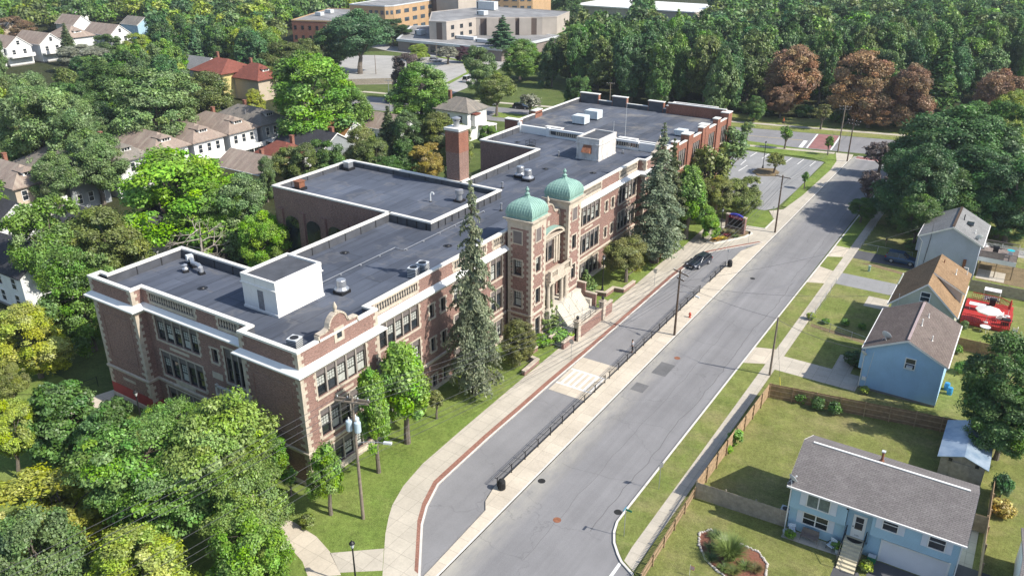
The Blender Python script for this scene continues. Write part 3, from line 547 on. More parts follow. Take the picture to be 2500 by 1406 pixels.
for a in (60.55, 62.5, 101.2, 103.2):
    for z0, z1 in ((9.0, 10.55), (5.0, 6.57), (0.6, 2.05)): ops[2].append(bank(SCH, fW, a, a+.72, z0, z1, 1, transom=0, blinds=.1))
for z0, z1 in ((8.75, 10.25), (4.6, 6.0)): ops[21].append(bank(SCH, fE2, -61.6, -60.75, z0, z1, 1, transom=0, blinds=0))
ops[21].append(bank(SCH, fE2, -59.75, -57.0, 7.1, 10.85, 3, transom=1.2, blinds=0))
ops[21].append(bank(SCH, fE2, -59.3, -57.5, 0.7, 3.9, 2, name="entrance_door", transom=.7, blinds=0, sill=False))
# gym wall with its tall arched blind windows seen over the court
fG = Face('Y-', 72.7)
bal = {0: [], 2: [(52.4, 58.7), (65.0, 71.0), (72.6, 74.6), (93.9, 99.5), (105.5, 111.2)], 21: [(-70.1, -63.3), (-59.8, -57.2)], 4: []}
wl = MB()
for i, (p, q) in enumerate(zip(OUT, OUT[1:]+OUT[:1])):
    if abs(p[0]-q[0]) < 1e-6: f = Face('X+' if q[1] > p[1] else 'X-', p[0]); a, b = p[1], q[1]
    else: f = Face('Y-' if q[0] > p[0] else 'Y+', p[1]); a, b = p[0], q[0]
    o = list(ops[i]) + [(u, v, 13.02, 13.98) for u, v in bal.get(i, [])]
    wall_grid(wl, f, a, b, 0, ZP, o)
wl.build("wall", M['brick'], SCH)
MB().poly([(x, y, ZR) for x, y in OUT]).build("roof", M['roof'], SCH)
mb = MB().sweep(OUT, [(-.001, ZP), (-.36, ZP), (-.36, ZR)], closed=True); mb.build("parapet", M['inner'], SCH)
# seams of the parapet membrane
mb = MB(); 
for i, (p, q) in enumerate(zip(OUT, OUT[1:]+OUT[:1])):
    P_, Q_ = Vector(p), Vector(q); L = (Q_-P_).length; d = (Q_-P_)/L; nrm = Vector((d.y, -d.x))
    k = int(L/2.6)
    for j in range(1, k):
        c = P_+d*(L*j/k)-nrm*.37; mb.box(c.x-.035, c.x+.035, c.y-.035, c.y+.035, ZR+.01, ZP-.05)
mb.build("parapet_seam", M['black'], SCH)
mb = MB().sweep(OUT, [(.09, ZP-.04), (.09, ZP+.16), (-.38, ZP+.16), (-.38, ZP-.04)], closed=True); mb.build("coping", M['coping'], SCH)
# gym roof with its own parapet ring
GY = [(-58.5, 72.7), (-58.5, 88.0), (-85.75, 88.0), (-85.75, 72.75)]
mb = MB().poly([(x, y, 13.45) for x, y in ((-58.6, 72.8), (-58.6, 87.9), (-85.4, 87.7), (-85.4, 73.05))]); mb.build("gym_roof", M['roof'], SCH)
mb = MB(); mb.box(-65.25, -58.5, 72.7, 73.0, ZR, 14.1); mb.box(-58.8, -58.5, 73.0, 87.7, ZR, 14.1); mb.box(-65.25, -58.5, 87.7, 88.0, ZR, 14.1); mb.build("gym_parapet", M['inner'], SCH)
mb = MB(); mb.sweep([(-65.2, 72.7), (-58.5, 72.7), (-58.5, 88.0), (-65.2, 88.0)], [(.08, 14.1), (.08, 14.31), (-.4, 14.31), (-.4, 14.1)]); mb.build("gym_coping", M['coping'], SCH)
mb = MB(); 
for k in range(1, 12):
    if k < 11: mb.box(-58.46, -58.42, 72.7+k*1.4-.04, 72.7+k*1.4+.04, ZR, 14.08)
for k in range(1, 5): mb.box(-65.2+k*1.5-.04, -65.2+k*1.5+.04, 72.62, 72.69, ZR, 14.08)
mb.build("gym_parapet_seam", M['black'], SCH)
for i, u in enumerate((-82.6, -78.6, -74.6, -70.6)):
    mb = MB(); pts = [(u-1.25, 3.2), (u+1.25, 3.2)] + [(u+1.25*math.cos(t), 9.6+.9*math.sin(t)) for t in np.linspace(0, PI, 9)]
    mb.poly([(x, 72.62, z) for x, z in pts]); o = mb.build("arched_window", M['glass'], SCH)
    mb = MB(); mb.box(u-1.4, u+1.4, 72.55, 72.69, 3.0, 3.2); mb.build("sill", M['stone'], o)
mb = MB()
for u in (-84.7, -80.6, -76.6, -72.6, -68.6): mb.box(u-.5, u+.5, 72.45, 72.7, 0, 11.3)
for u in (-80.6, -76.6): mb.box(u-.45, u+.45, 72.42, 72.45, 9.9, 11.0)
mb.build("gym_pilaster", M['brick'], SCH)
# cornice, belt course, base course
fr1 = [(-78.3, 42.6), (-78.3, 41.2), (-71.3, 41.2), (-71.3, 42.4), (-55.6, 42.4), (-55.6, 41.2), (-48.2, 41.2), (-48.2, 51.3), (-49.4, 51.3), (-49.4, 75.1)]
fr2 = [(-49.4, 87.0), (-49.4, 111.9), (-48.2, 111.9), (-48.2, 122.0)]
cp = [(0, 11.72), (.14, 11.72), (.2, 11.92), (.52, 11.98), (.62, 12.08), (.62, 12.2), (.07, 12.56), (.0, 12.6)]
mb = MB(); mb.sweep(fr1, cp); mb.sweep(fr2, cp); mb.build("cornice", M['cornice'], SCH)
mb = MB()
for fr in (fr1, fr2): mb.sweep(fr, [(0, 11.5), (.06, 11.52), (.08, 11.715), (0, 11.715)])
mb.build("frieze_moulding", M['stone'], SCH)
mb = MB()
for fr in (fr1, fr2): mb.sweep(fr, [(0, 3.62), (.12, 3.68), (.16, 3.93), (.04, 4.03), (0, 4.03)]); mb.sweep(fr, [(0, 0), (.1, 0), (.1, .46), (.04, .55), (0, .55)])
mb.build("belt_course", M['stone'], SCH)
# balustrades
for i, lst in bal.items():
    f = {2: fW, 21: fE2}.get(i)
    for u0, u1 in lst:
        rail = MB(); f.box(rail, u0-.02, u1+.02, 12.72, 13.04, -.2, .06); f.box(rail, u0, u1, 13.9, 14.1, -.2, .05)
        k = 0
        for z in np.arange(12.7, 14.05, .33):
            ww = .36 if k % 2 else .2; f.box(rail, u0-ww, u0-.021, z, min(z+.33, 14.1), -.05, .035); f.box(rail, u1+.021, u1+ww, z, min(z+.33, 14.1), -.05, .035); k += 1
        o = rail.build("balustrade", M['stone'], SCH); bb = MB(); n = int((u1-u0)/.36)
        for j in range(n):
            c = f.pt(u0+(j+.5)*(u1-u0)/n, 0, -.07); bb.lathe([(.06, 0), (.09, .03), (.055, .1), (.115, .34), (.075, .55), (.05, .7), (.09, .8), (.09, .86)], c[0], c[1], 7, 13.04)
        bb.build("baluster", M['stone'], o, smooth=True)
# quoins at the outer corners
def quoin(x, y, sx, sy, z0, z1, inner=False):
    k = 0; z = z0
    while z < z1-.1:
        h = min(.37, z1-z); a, b = (.62, .36) if k % 2 else (.36, .62)
        x0, x1 = sorted((x+sx*.035, x-sx*a)); y0, y1 = sorted((y+sy*.035, y-sy*b)); mb.box(x0, x1, y0, y1, z, z+h-.012); z += .37; k += 1
for x, y, sx, sy in ((-48.2, 41.2, 1, -1), (-48.2, 51.3, 1, 1), (-78.3, 41.2, -1, -1), (-71.3, 41.2, 1, -1), (-55.6, 41.2, -1, -1), (-48.2, 111.9, 1, -1), (-48.2, 122.0, 1, 1)):
    mb = MB()
    for z0, z1 in ((.56, 3.6), (4.05, 11.5), (12.62, ZP-.05)): quoin(x, y, sx, sy, z0, z1)
    mb.build("corner_quoins", M['stone'], SCH)
# stone plaques, brick panels and small roundels of the near end, the painted red strip at its foot
for f, u0, u1, z0, z1 in ((fE2, -68.3, -65.3, 8.05, 8.35), (fE2, -68.3, -65.3, 3.95+.15, 4.45), (fE, -75.9, -73.8, 2.75, 3.05), (fP, 45.0, 47.4, 7.95, 8.25), (fW, 95.0, 97.4, 8.1, 8.35), (fW, 95.0, 97.4, 3.3, 3.55), (fW, 107.3, 109.7, 8.1, 8.35), (fW, 54.5, 56.9, 8.1, 8.35), (fE2, -62.0, -60.5, 6.9, 7.6)): f.box(MB(), u0, u1, z0, z1, -.02, .05).build("stone_plaque", M['stone'], SCH)
for u, z in ((-77.6, 11.0), (-72.1, 11.0), (-77.6, 4.6), (-72.1, 4.6), (-54.8, 11.0), (-49.0, 11.0), (-54.8, 4.6), (-49.0, 4.6)): fE.box(MB(), u-.12, u+.12, z-.12, z+.12, -.02, .04).build("stone_boss", M['stone'], SCH)
for a, b in ((-77.2, -72.5), (-54.4, -49.4)):
    mb = MB()
    for u0, u1, z0, z1 in ((a, a+.12, 5.2, 10.6), (b-.12, b, 5.2, 10.6), (a+.121, b-.121, 5.2, 5.32), (a+.121, b-.121, 10.48, 10.6)): fE.box(mb, u0, u1, z0, z1, -.02, .045)
    mb.build("brick_panel_frame", M['brick'], SCH)
mb = MB(); mb.box(-78.34, -71.28, 41.15, 41.19, .56, 1.8); mb.box(-71.29, -71.25, 41.19, 42.35, .56, 1.3); mb.build("painted_strip", plain("red_wall_paint", (.33, .05, .05), .7, .15), SCH)
# little balcony over the near-end door
mb = MB(); mb.box(-60.3, -56.4, 41.2, 42.38, 6.0, 6.25); mb.box(-60.3, -56.4, 41.2, 41.4, 7.0, 7.15)
for u in (-60.3, -56.65): mb.box(u, u+.25, 41.2, 41.45, 6.25, 7.25)
mb.box(-60.0, -59.6, 41.5, 42.38, 5.3, 6.0); mb.box(-57.1, -56.7, 41.5, 42.38, 5.3, 6.0); bo = mb.build("balcony", plain("shaded_grey_stone", (.45, .43, .39), .85), SCH)
mb = MB()
for j in range(9): mb.lathe([(.05, 0), (.1, .25), (.06, .5), (.08, .74)], -59.7+j*.38, 41.32, 7, 6.25)
mb.build("baluster", M['stone'], bo)
# scrolled gables with a small window and finial
def gable(f, uc, zb, parent, up=0.0, win=True):
    prof = [(-2.35, 0), (-2.35, .5), (-1.7, .5), (-1.15, .62)] + [(-1.05*math.cos(t), .62+1.05*math.sin(t)+.1) for t in np.linspace(.15, PI-.15, 11)] + [(1.15, .62), (1.7, .5), (2.35, .5), (2.35, 0)]
    mb = MB(); pts = [(uc+a, zb+b) for a, b in prof]; n = len(pts)
    fr = [f.pt(u, z, .012) for u, z in pts]; bk = [f.pt(u, z, -.4) for u, z in pts]; mb.poly(fr); mb.poly(bk[::-1])
    g = mb.build("gable", M['brick'], parent)
    cb = MB()
    for (a, b) in zip(pts[:-1], pts[1:]):
        va = Vector((b[0]-a[0], b[1]-a[1])); 
        if va.length < 1e-5: continue
        va.normalize(); nn = Vector((-va.y, va.x))*.16
        c = [(a[0], a[1]), (b[0], b[1]), (b[0]+nn.x+va.x*.05, b[1]+nn.y+va.y*.05), (a[0]+nn.x-va.x*.05, a[1]+nn.y-va.y*.05)]
        A = [f.pt(u, z, .09) for u, z in c]; B = [f.pt(u, z, -.46) for u, z in c]; cb.poly(A); cb.poly(B[::-1])
        for i in range(4): j = (i+1) % 4; cb.quad(A[j], A[i], B[i], B[j])
    cb.build("gable_coping", M['stone'], g, fix=True)
    q = f.pt(uc, 0, -.18); MB().lathe([(.14, 0), (.2, .08), (.1, .18), (.17, .32), (.21, .5), (.12, .75), (.02, .98)], q[0], q[1], 10, zb+1.88).build("finial", M['stone'], g, smooth=True)
    if win:
        wb = MB(); f.box(wb, uc-.62, uc+.62, zb-.95, zb+.45, -.02, .07); wb.build("stone_surround", M['stone'], g)
        wb = MB(); f.box(wb, uc-.3, uc+.3, zb-.6, zb+.15, -.02, .085); wb.build("pane", M['glass'], g)
gable(fP, 46.2, ZP+.0, SCH); gable(fP2, 117.0, ZP+.0, SCH)
# towers with ribbed copper domes
def tower(y0, y1, sides):
    x0, x1 = -49.0, -45.8; T_ = MB(); o_x = []; o_y = []
    for z0, z1, nm in ((9.1, 11.0, 1), (5.0, 7.0, 1), (.7, 3.4, 1)):
        o_x.append(bank(SCH, Face('X+', x1), y0+1.02, y0+2.08, z0+.3*(z0 > 4), z1+.3*(z0 > 4), 1, transom=0, blinds=.2))
        o_y.append(bank(SCH, Face('Y-', y0), -48.25, -47.1, z0, z1, 1, transom=0, blinds=.5))
    wall_grid(T_, Face('X+', x1), y0, y1, 0, 15.0, o_x); wall_grid(T_, Face('Y-', y0), x0, x1, 0, 15.0, o_y)
    wall_grid(T_, Face('Y+', y1), x0, x1, 0, 15.0, []); wall_grid(T_, Face('X-', x0), y0, y1, 12.5, 15.0, [])
    tw = T_.build("tower_wall", M['brick'], SCH)
    mb = MB(); f1, f2 = Face('X+', x1), Face('Y-', y0)
    f1.box(mb, y0+1.0, y0+2.1, 13.3, 14.9, -.02, .03); f2.box(mb, -48.25, -47.1, 13.1, 14.6, -.02, .03); mb.build("blind_panel", M['panel'], tw)
    mb = MB(); sq = [(x1, y0), (x1, y1), (x0, y1), (x0, y0)]
    mb.sweep(sq, [(0, 15.0), (.05, 15.0), (.05, 15.6), (.14, 15.64), (.16, 15.85), (.42, 15.95), (.46, 16.16), (-.3, 16.2)], closed=True)
    for f, u0, u1, z0, z1 in ((f1, y0+.86, y0+2.24, 13.16, 13.29), (f1, y0+.86, y0+2.24, 14.91, 15.0), (f2, -48.4, -46.95, 12.96, 13.09), (f2, -48.4, -46.95, 14.61, 14.74)): f.box(mb, u0, u1, z0, z1, -.02, .05)
    for f, us, z0, z1 in ((f1, (y0+.86, y0+2.11), 13.3, 14.9), (f2, (-48.39, -47.09), 13.1, 14.6)):
        for u in us: f.box(mb, u, u+.13, z0, z1, -.02, .05)
    mb.sweep(sq, [(0, 3.95), (.08, 3.98), (.1, 4.2), (.0, 4.27)], closed=True); mb.sweep(sq, [(0, 0), (.09, 0), (.09, .6), (0, .7)], closed=True)
    mb.build("tower_cornice", M['stone'], tw)
    d = MB(); cx, cy = (x0+x1)/2, (y0+y1)/2
    pr = [(1.76, 16.18), (1.79, 16.27), (1.72, 16.32), (1.79, 16.6), (1.79, 16.9), (1.72, 17.25), (1.57, 17.55), (1.34, 17.83), (1.05, 18.05), (.74, 18.21), (.46, 18.32), (.28, 18.44), (.19, 18.6), (.16, 18.75)]
    n = 12
    for (wa, za), (wb, zb) in zip(pr[:-1], pr[1:]):
        for sxy in range(4):
            ca, sa = math.cos(sxy*PI/2), math.sin(sxy*PI/2)
            def q(w_, t, z): a, b = w_, w_*t; return (cx+a*ca-b*sa, cy+a*sa+b*ca, z)
            d.quad(q(wa, -1, za), q(wa, 1, za), q(wb, 1, zb), q(wb, -1, zb))
    dm = d.build("dome", M['copper'], SCH)
    rb = MB()
    for sxy in range(4):
        ca, sa = math.cos(sxy*PI/2), math.sin(sxy*PI/2)
        for t0 in np.linspace(-1, 1, 11)[:-1]:
            b0 = t0*1.79
            pp = []
            for w_, z in pr[2:]:
                if abs(b0) <= w_+.01: pp.append((cx+(w_+.01)*ca-b0*sa, cy+(w_+.01)*sa+b0*ca, z))
            if len(pp) > 1: rb.path(pp, .035, 5)
    rb.build("dome_rib", M['copper'], dm)
    MB().lathe([(.17, 0), (.32, .03), (.28, .12), (.12, .22), (.1, .36), (.19, .42), (.24, .54), (.19, .66), (.09, .74), (.12, .8), (.02, .9)], cx, cy, 12, 18.72).build("finial", M['copper'], dm, smooth=True)
    return tw
for y0, y1 in ((75.1, 78.3), (83.8, 87.0)):
    tw = tower(y0, y1, None)
    for x, y, sx, sy in ((-45.8, y0, 1, -1), (-45.8, y1, 1, 1), (-49.0, y0, -1, -1)):
        mb = MB()
        for z0, z1 in ((.72, 3.9), (4.3, 15.0)): quoin(x, y, sx, sy, z0, z1)
        mb.build("corner_quoins", M['stone'], tw)
# centre bay, portico, balcony, curved pediment
fC = Face('X+', -47.0); mb = MB()
oc = [bank(SCH, fC, 79.85, 82.25, 8.9, 11.55, 2, transom=.85, tabs=False, blinds=0), bank(SCH, fC, 79.7, 82.4, 3.6, 6.6, 3, name="entrance_door", transom=.7, tabs=False, blinds=0, sill=False)]
wall_grid(mb, fC, 78.3, 83.8, 0, 14.7, oc); mb.box(-49.4, -47.95, 78.31, 83.79, 13.3, 14.69); cw = mb.build("centre_bay_wall", M['brick'], SCH)
gable(fC, 81.05, 14.45, SCH, win=False)
mb = MB(); fC.box(mb, 78.4, 79.8, 8.3, 11.9, -.02, .12); fC.box(mb, 82.3, 83.7, 8.3, 11.9, -.02, .12); fC.box(mb, 78.4, 83.7, 11.9, 12.25, -.02, .3); fC.box(mb, 79.81, 82.29, 11.6, 11.89, -.02, .12)
for u in (78.75, 79.4, 82.7, 83.35): fC.box(mb, u-.14, u+.14, 8.3, 11.89, .12, .24)
for k, (a, b, c, d_) in enumerate(((0, .32, .32, .6), (0, .32, -.32, -.04))): pass
mb.prism([(-47.02, 80.75), (-46.93, 81.05), (-47.02, 81.35)], 13.6, 14.2); mb.build("window_surround", M['stone'], cw)
mb = MB(); arc = [(81.05+2.75*math.cos(t), 12.25+1.15*math.sin(t)) for t in np.linspace(0, PI, 17)]
for (a, b) in zip(arc[:-1], arc[1:]):
    i0 = (81.05+(a[0]-81.05)*.86, 12.25+(a[1]-12.25)*.74); i1 = (81.05+(b[0]-81.05)*.86, 12.25+(b[1]-12.25)*.74)
    A = [fC.pt(u, z, .75) for u, z in (a, b, i1, i0)]; B = [fC.pt(u, z, 0) for u, z in (a, b, i1, i0)]; mb.poly(A)
    for i in range(4): j = (i+1) % 4; mb.quad(A[j], A[i], B[i], B[j])
fC.box(mb, 78.3, 83.8, 12.25, 12.4, 0, .72); pd = mb.build("curved_pediment", M['stone'], SCH)
mb = MB()
for (a, b) in zip(arc[:-1], arc[1:]): mb.quad(fC.pt(a[0], a[1]+.03, .82), fC.pt(b[0], b[1]+.03, .82), fC.pt(b[0], b[1]+.03, 0), fC.pt(a[0], a[1]+.03, 0))
mb.build("pediment_cap", M['copper'], pd)
mb = MB(); mb.box(-46.99, -45.2, 78.4, 83.7, 7.0, 7.55); mb.box(-46.99, -44.95, 78.32, 83.78, 7.55, 7.75)
for y in (78.4, 83.3): mb.box(-45.45, -45.05, y, y+.4, 7.75, 8.85)
mb.box(-45.4, -45.1, 78.8, 83.3, 8.6, 8.78); mb.box(-45.4, -45.1, 78.8, 83.3, 7.75, 7.9); mb.box(-45.38, -45.12, 80.2, 81.9, 7.9, 8.6); pt_ = mb.build("portico", M['stone'], SCH)
mb = MB()
for y in (78.9, 79.95, 82.15, 83.2): mb.lathe([(.34, 0), (.34, .14), (.26, .2), (.27, .9), (.23, 3.05), (.33, 3.12), (.33, 3.4)], -45.65, y, 14, 3.6)
mb.build("column", M['stone'], pt_, smooth=False)
mb = MB()
for y in list(np.arange(78.95, 80.2, .22))+list(np.arange(82.0, 83.2, .22)): mb.lathe([(.05, 0), (.08, .2), (.05, .69)], -45.25, y, 6, 7.9)
mb.build("baluster", M['stone'], pt_)
# entrance terrace: landing, steps to the lower terrace, steps down to the walk, retaining walls
mb = MB(); mb.box(-47.0, -45.1, 78.4, 86.6, 0, 3.6)
for k in range(11): mb.box(-45.1+k*.16, -45.1+(k+1)*.16, 79.95, 86.1, 0, 3.6-(k+1)*.18)
mb.box(-43.34, -41.95, 79.6, 86.4, 0, 1.6)

for k in range(9): mb.box(-43.75, -42.25, 79.6-(k+1)*.33, 79.6-k*.33, 0, 1.6-(k+1)*.165)
mb.box(-45.1, -43.5, 86.1, 86.59, 0, 2.6); st = mb.build("entrance_steps", plain("pale_step_stone", (.55, .51, .43), .85, .05, .6), SCH)
mb = MB(); mb.box(-42.0, -41.7, 79.2, 89.0, 0, 1.75); mb.box(-42.25, -41.95, 76.5, 79.2, 0, .95); mb.box(-44.05, -43.75, 76.5, 79.6, 0, 1.2)
mb.box(-46.9, -43.78, 77.35, 77.65, 0, .75); mb.box(-47.0, -44.6, 86.6, 86.9, 0, 4.4); mb.box(-44.59, -43.0, 86.6, 86.9, 0, 3.2); rw = mb.build("retaining_wall", M['brick'], SCH)
mb = MB()
for x0, x1, y0, y1, z in ((-42.05, -41.65, 79.2, 89.05, 1.75), (-42.3, -41.9, 76.45, 79.19, .95), (-44.1, -43.7, 76.45, 79.65, 1.2), (-46.9, -44.12, 77.3, 77.7, .75), (-47.0, -44.55, 86.55, 86.95, 4.4), (-44.54, -42.95, 86.55, 86.95, 3.2)): mb.box(x0, x1, y0, y1, z, z+.14)
mb.build("wall_cap", M['stone'], rw)
for y in (79.2, 85.9):
    mb = MB(); mb.box(-42.1, -41.45, y, y+.65, 0, 2.7); mb.box(-42.2, -41.35, y-.1, y+.75, 2.7, 2.85); mb.prism([(-42.0, y+.1), (-41.55, y+.1), (-41.55, y+.55), (-42.0, y+.55)], 2.85, 3.0); p_ = mb.build("gate_pier", M['stone'], SCH)
    MB().lathe([(.18, 0), (.14, .1), (.22, .25), (.16, .4), (.03, .5)], -41.78, y+.32, 9, 3.0).build("pier_lamp", M['black'], p_)
mb = MB()
for y in (81.6, 83.6):
    a, b = (-44.9, y, 4.4), (-43.3, y, 2.6); mb.tube(a, b, .03, .03, 5); mb.tube((-44.9, y, 3.5), a, .03, .03, 5); mb.tube((-43.3, y, 1.6), b, .03, .03, 5); mb.tube((-44.9, y, 3.9), (-43.3, y, 2.1), .02, .02, 5); mb.tube((-44.1, y, 2.5), (-44.1, y, 3.5), .02, .02, 5)
mb.build("handrail", M['galv'], SCH)
mb = MB()
for z in (2.0, 2.4, 2.75): mb.tube((-41.85, 79.9, z), (-41.85, 85.8, z), .025, .025, 5)
for y in np.arange(80.2, 85.9, 1.4): mb.tube((-41.85, y, 1.75), (-41.85, y, 2.75), .03, .03, 5)
for x in (-42.1, -43.9):
    mb.tube((x, 79.5, 2.6), (x, 76.6, 1.1), .03, .03, 5); mb.tube((x, 79.5, 1.6), (x, 79.5, 2.6), .03, .03, 5); mb.tube((x, 76.6, 0), (x, 76.6, 1.1), .03, .03, 5); mb.tube((x, 79.5, 2.1), (x, 76.6, .6), .02, .02, 5)
for y in (87.0, 88.4):
    for z in (1.0, 1.6): mb.tube((-43.4, y, z), (-42.0, y, z), .03, .03, 5)
mb.build("iron_railing", M['black'], SCH)
# chimney behind the gym
CH = MB(); CH.box(-67.6, -65.35, 88.0, 90.2, 0, 21.2); ch = CH.build("chimney", M['chimbrick'], SCH)
mb = MB(); mb.box(-67.75, -65.2, 87.85, 90.35, 21.2, 21.55); mb.build("chimney_cap", M['coping'], ch)
MB().lathe([(.42, 0), (.42, .75), (.5, .78), (.5, .85), (.3, .95), (.62, 1.05), (.62, 1.2), (.1, 1.4)], -66.5, 89.1, 14, 21.55).build("flue", M['galv'], ch)
mb = MB(); mb.box(-67.62, -65.33, 87.98, 90.22, 18.2, 20.9); mb.build("new_brickwork", M['brick2'], ch)
# stair penthouses on the roof
def penthouse(x0, x1, y0, y1, zt, m, hood):
    mb = MB().box(x0, x1, y0, y1, ZR, zt-.25); p_ = mb.build("penthouse", m, SCH)
    sq = [(x1, y0), (x1, y1), (x0, y1), (x0, y0)]
    mb = MB(); mb.sweep(sq, [(0, zt-1.0), (.14, zt-.95), (.14, zt-.85), (.03, zt-.82), (.03, zt-.3), (.0, zt-.3)], closed=True); mb.sweep(sq, [(0, ZR), (.08, ZR), (.08, ZR+.22), (0, ZR+.26)], closed=True)
    mb.sweep(sq, [(.05, zt-.29), (.05, zt), (-.22, zt), (-.22, zt-.25)], closed=True); mb.build("penthouse_cornice", m, p_)
    MB().box(x0+.2, x1-.2, y0+.2, y1-.2, zt-.24, zt-.2).build("penthouse_roof", M['inner'], p_)
    mb = MB(); f = Face('X+', x1)
    for u in (y0+1.0, y1-2.0):
        for a, b, c, d in ((u, u+.9, 14.05, 14.1), (u, u+.9, 15.25, 15.3), (u, u+.05, 14.101, 15.249), (u+.85, u+.9, 14.101, 15.249)): f.box(mb, a, b, c, d, -.02, .03)
    mb.build("blind_window", plain("chalky_white", (.55, .53, .5), .9, .3, 4) if not hood else M['stained'], p_)
    f = Face('Y-', y0); mb = MB()
    if not hood: f.box(mb, x0+2.1, x0+2.85, 13.45, 15.45, -.02, .04); mb.build("louvre_door", plain("louvre_grey", (.2, .2, .21), .6, .25, 6), p_)
    else:
        mb.poly([f.pt(x0+1.2, 15.5, 0), f.pt(x0+2.6, 15.5, 0), f.pt(x0+2.6, 14.5, .9), f.pt(x0+1.2, 14.5, .9)]); mb.poly([f.pt(x0+1.2, 15.5, 0), f.pt(x0+1.2, 14.5, .9), f.pt(x0+1.2, 14.2, 0)]); mb.poly([f.pt(x0+2.6, 15.5, 0), f.pt(x0+2.6, 14.5, .9), f.pt(x0+2.6, 14.2, 0)]); mb.build("vent_hood", M['rust'], p_)
penthouse(-60.95, -56.3, 46.5, 52.45, 16.75, M['white_wall'], False)
penthouse(-59.45, -55.6, 110.7, 116.6, 16.6, M['stained'], True)
# white balustraded parapet across the far end of the main roof
mb = MB(); 
for a, b in ((-76.1, -70.2), (-60.9, -57.8), (-53.2, -49.5)): mb.box(a, b, 120.1, 120.5, ZR, 14.45)
for a, b in ((-70.2, -60.9), (-57.8, -53.2)): mb.box(a, b, 119.9, 120.4, ZR, 13.5); mb.box(a, b, 119.9, 120.4, 14.25, 14.6)
mb.box(-76.2, -75.7, 119.9, 120.55, ZR, 14.9); mb.box(-70.4, -69.8, 119.85, 120.45, ZR, 14.65); mb.box(-49.9, -49.42, 119.9, 120.5, ZR, 14.6); wpar = mb.build("roof_balustrade", M['cornice'], SCH)
mb = MB()
for a, b in ((-68.5, -61.2), (-57.6, -53.4)):
    for u in np.arange(a, b, .42): mb.lathe([(.07, 0), (.13, .3), (.07, .75)], u, 120.15, 7, 13.5)
mb.build("baluster", M['stone'], wpar)
# ---------------------------------------------------------------- the newer annex
ANX = empty("school_annex", (-64, 136, 0)); tag(ANX, "red-orange brick school annex with stepped brick piers and patched flat roof", "school building")
AO = [(-48.2, 122.35), (-48.2, 149.4), (-80.0, 149.4), (-80.0, 122.6)]
ao = []; fA = Face('X+', -48.2)
for u0 in (124.6, 131.0, 138.2, 145.0):
    for z0, z1 in ((9.6, 12.6), (5.4, 8.4), (1.2, 4.2)): ao.append(bank(ANX, fA, u0, u0+3.4, z0, z1, 4, transom=.9, tabs=False, blinds=.8))
mb = MB(); wall_grid(mb, fA, 122.35, 149.4, 0, 13.7, ao); wall_grid(mb, Face('Y+', 149.4), -80, -48.2, 0, 13.7, []); wall_grid(mb, Face('X-', -80), 122.6, 149.4, 0, 13.7, []); wall_grid(mb, Face('Y-', 122.6), -80, -76.2, 0, 13.7, []); wall_grid(mb, Face('Y-', 122.35), -55.6, -48.2, 12.4, 13.7, []); mb.box(-76.2, -55.6, 122.3, 122.6, 0, 13.69)
mb.build("wall", M['brick2'], ANX)
MB().poly([(x, y, 12.95) for x, y in AO]).build("roof", M['roof2'], ANX)
MB().sweep(AO, [(0, 13.7), (-.35, 13.7), (-.35, 12.95)], closed=True).build("parapet", M['inner'], ANX)
MB().sweep(AO, [(.06, 13.68), (.06, 13.82), (-.4, 13.82), (-.4, 13.68)], closed=True).build("coping", M['coping'], ANX)
piers = [(-48.9, -47.95, 123.0, 124.2, 14.5), (-49.4, -47.95, 128.4, 130.4, 14.6), (-48.9, -47.95, 134.8, 136.0, 14.5), (-49.4, -47.95, 136.2, 137.8, 14.6), (-48.9, -47.95, 142.0, 143.4, 14.6), (-49.4, -47.95, 147.6, 149.6, 14.6),
         (-79.6, -75.4, 149.0, 149.8, 14.8), (-72.4, -69.2, 149.0, 149.8, 14.8), (-64.6, -61.4, 149.0, 149.8, 14.8), (-80.4, -77.4, 122.2, 123.4, 14.5), (-71.6, -68.4, 121.6, 122.4, 14.3), (-57.6, -54.4, 121.6, 122.4, 14.3), (-80.6, -79.6, 131.5, 134.0, 14.2)]
pb = MB(); pc = MB(); pk = MB()
for x0, x1, y0, y1, z in piers:
    pi_ = MB().box(x0, x1, y0, y1, 0 if x1 > -48 else 12.6, z).build("pier", M['brick2'], ANX); pc = MB().box(x0-.08, x1+.08, y0-.08, y1+.08, z, z+.14); pc.build("pier_cap", M['coping'], pi_)
    if y0 > 148.5 and x1 < -60: pk.box(x0+.15, x1-.15, y0-.05, y0-.001, 12.96, z-.1)
pb = MB(); pc = MB(); pb.box(-60.4, -48.9, 148.8, 149.1, 12.95, 14.9); pb.box(-60.6, -60.3, 148.5, 152.6, 12.95, 14.4); pb.box(-60.3, -51.8, 152.3, 152.6, 0, 14.4); pb.box(-52.1, -51.8, 149.4, 152.3, 0, 14.4); pb.box(-60.6, -60.3, 149.4, 152.6, 0, 12.94)
pc.box(-60.45, -48.85, 148.7, 149.2, 14.9, 15.05); pc.box(-60.7, -60.2, 148.4, 152.2, 14.4, 14.52); pc.box(-60.7, -51.7, 152.2, 152.7, 14.4, 14.52)
pb.build("stair_parapet", M['brick2'], ANX); pc.build("stair_coping", M['coping'], ANX); pk.build("pier_backing", M['inner'], ANX)
MB().poly([(-60.3, 149.4, 12.97), (-52.1, 149.4, 12.97), (-52.1, 152.3, 12.97), (-60.3, 152.3, 12.97)]).build("stair_roof", M['roof2'], ANX)
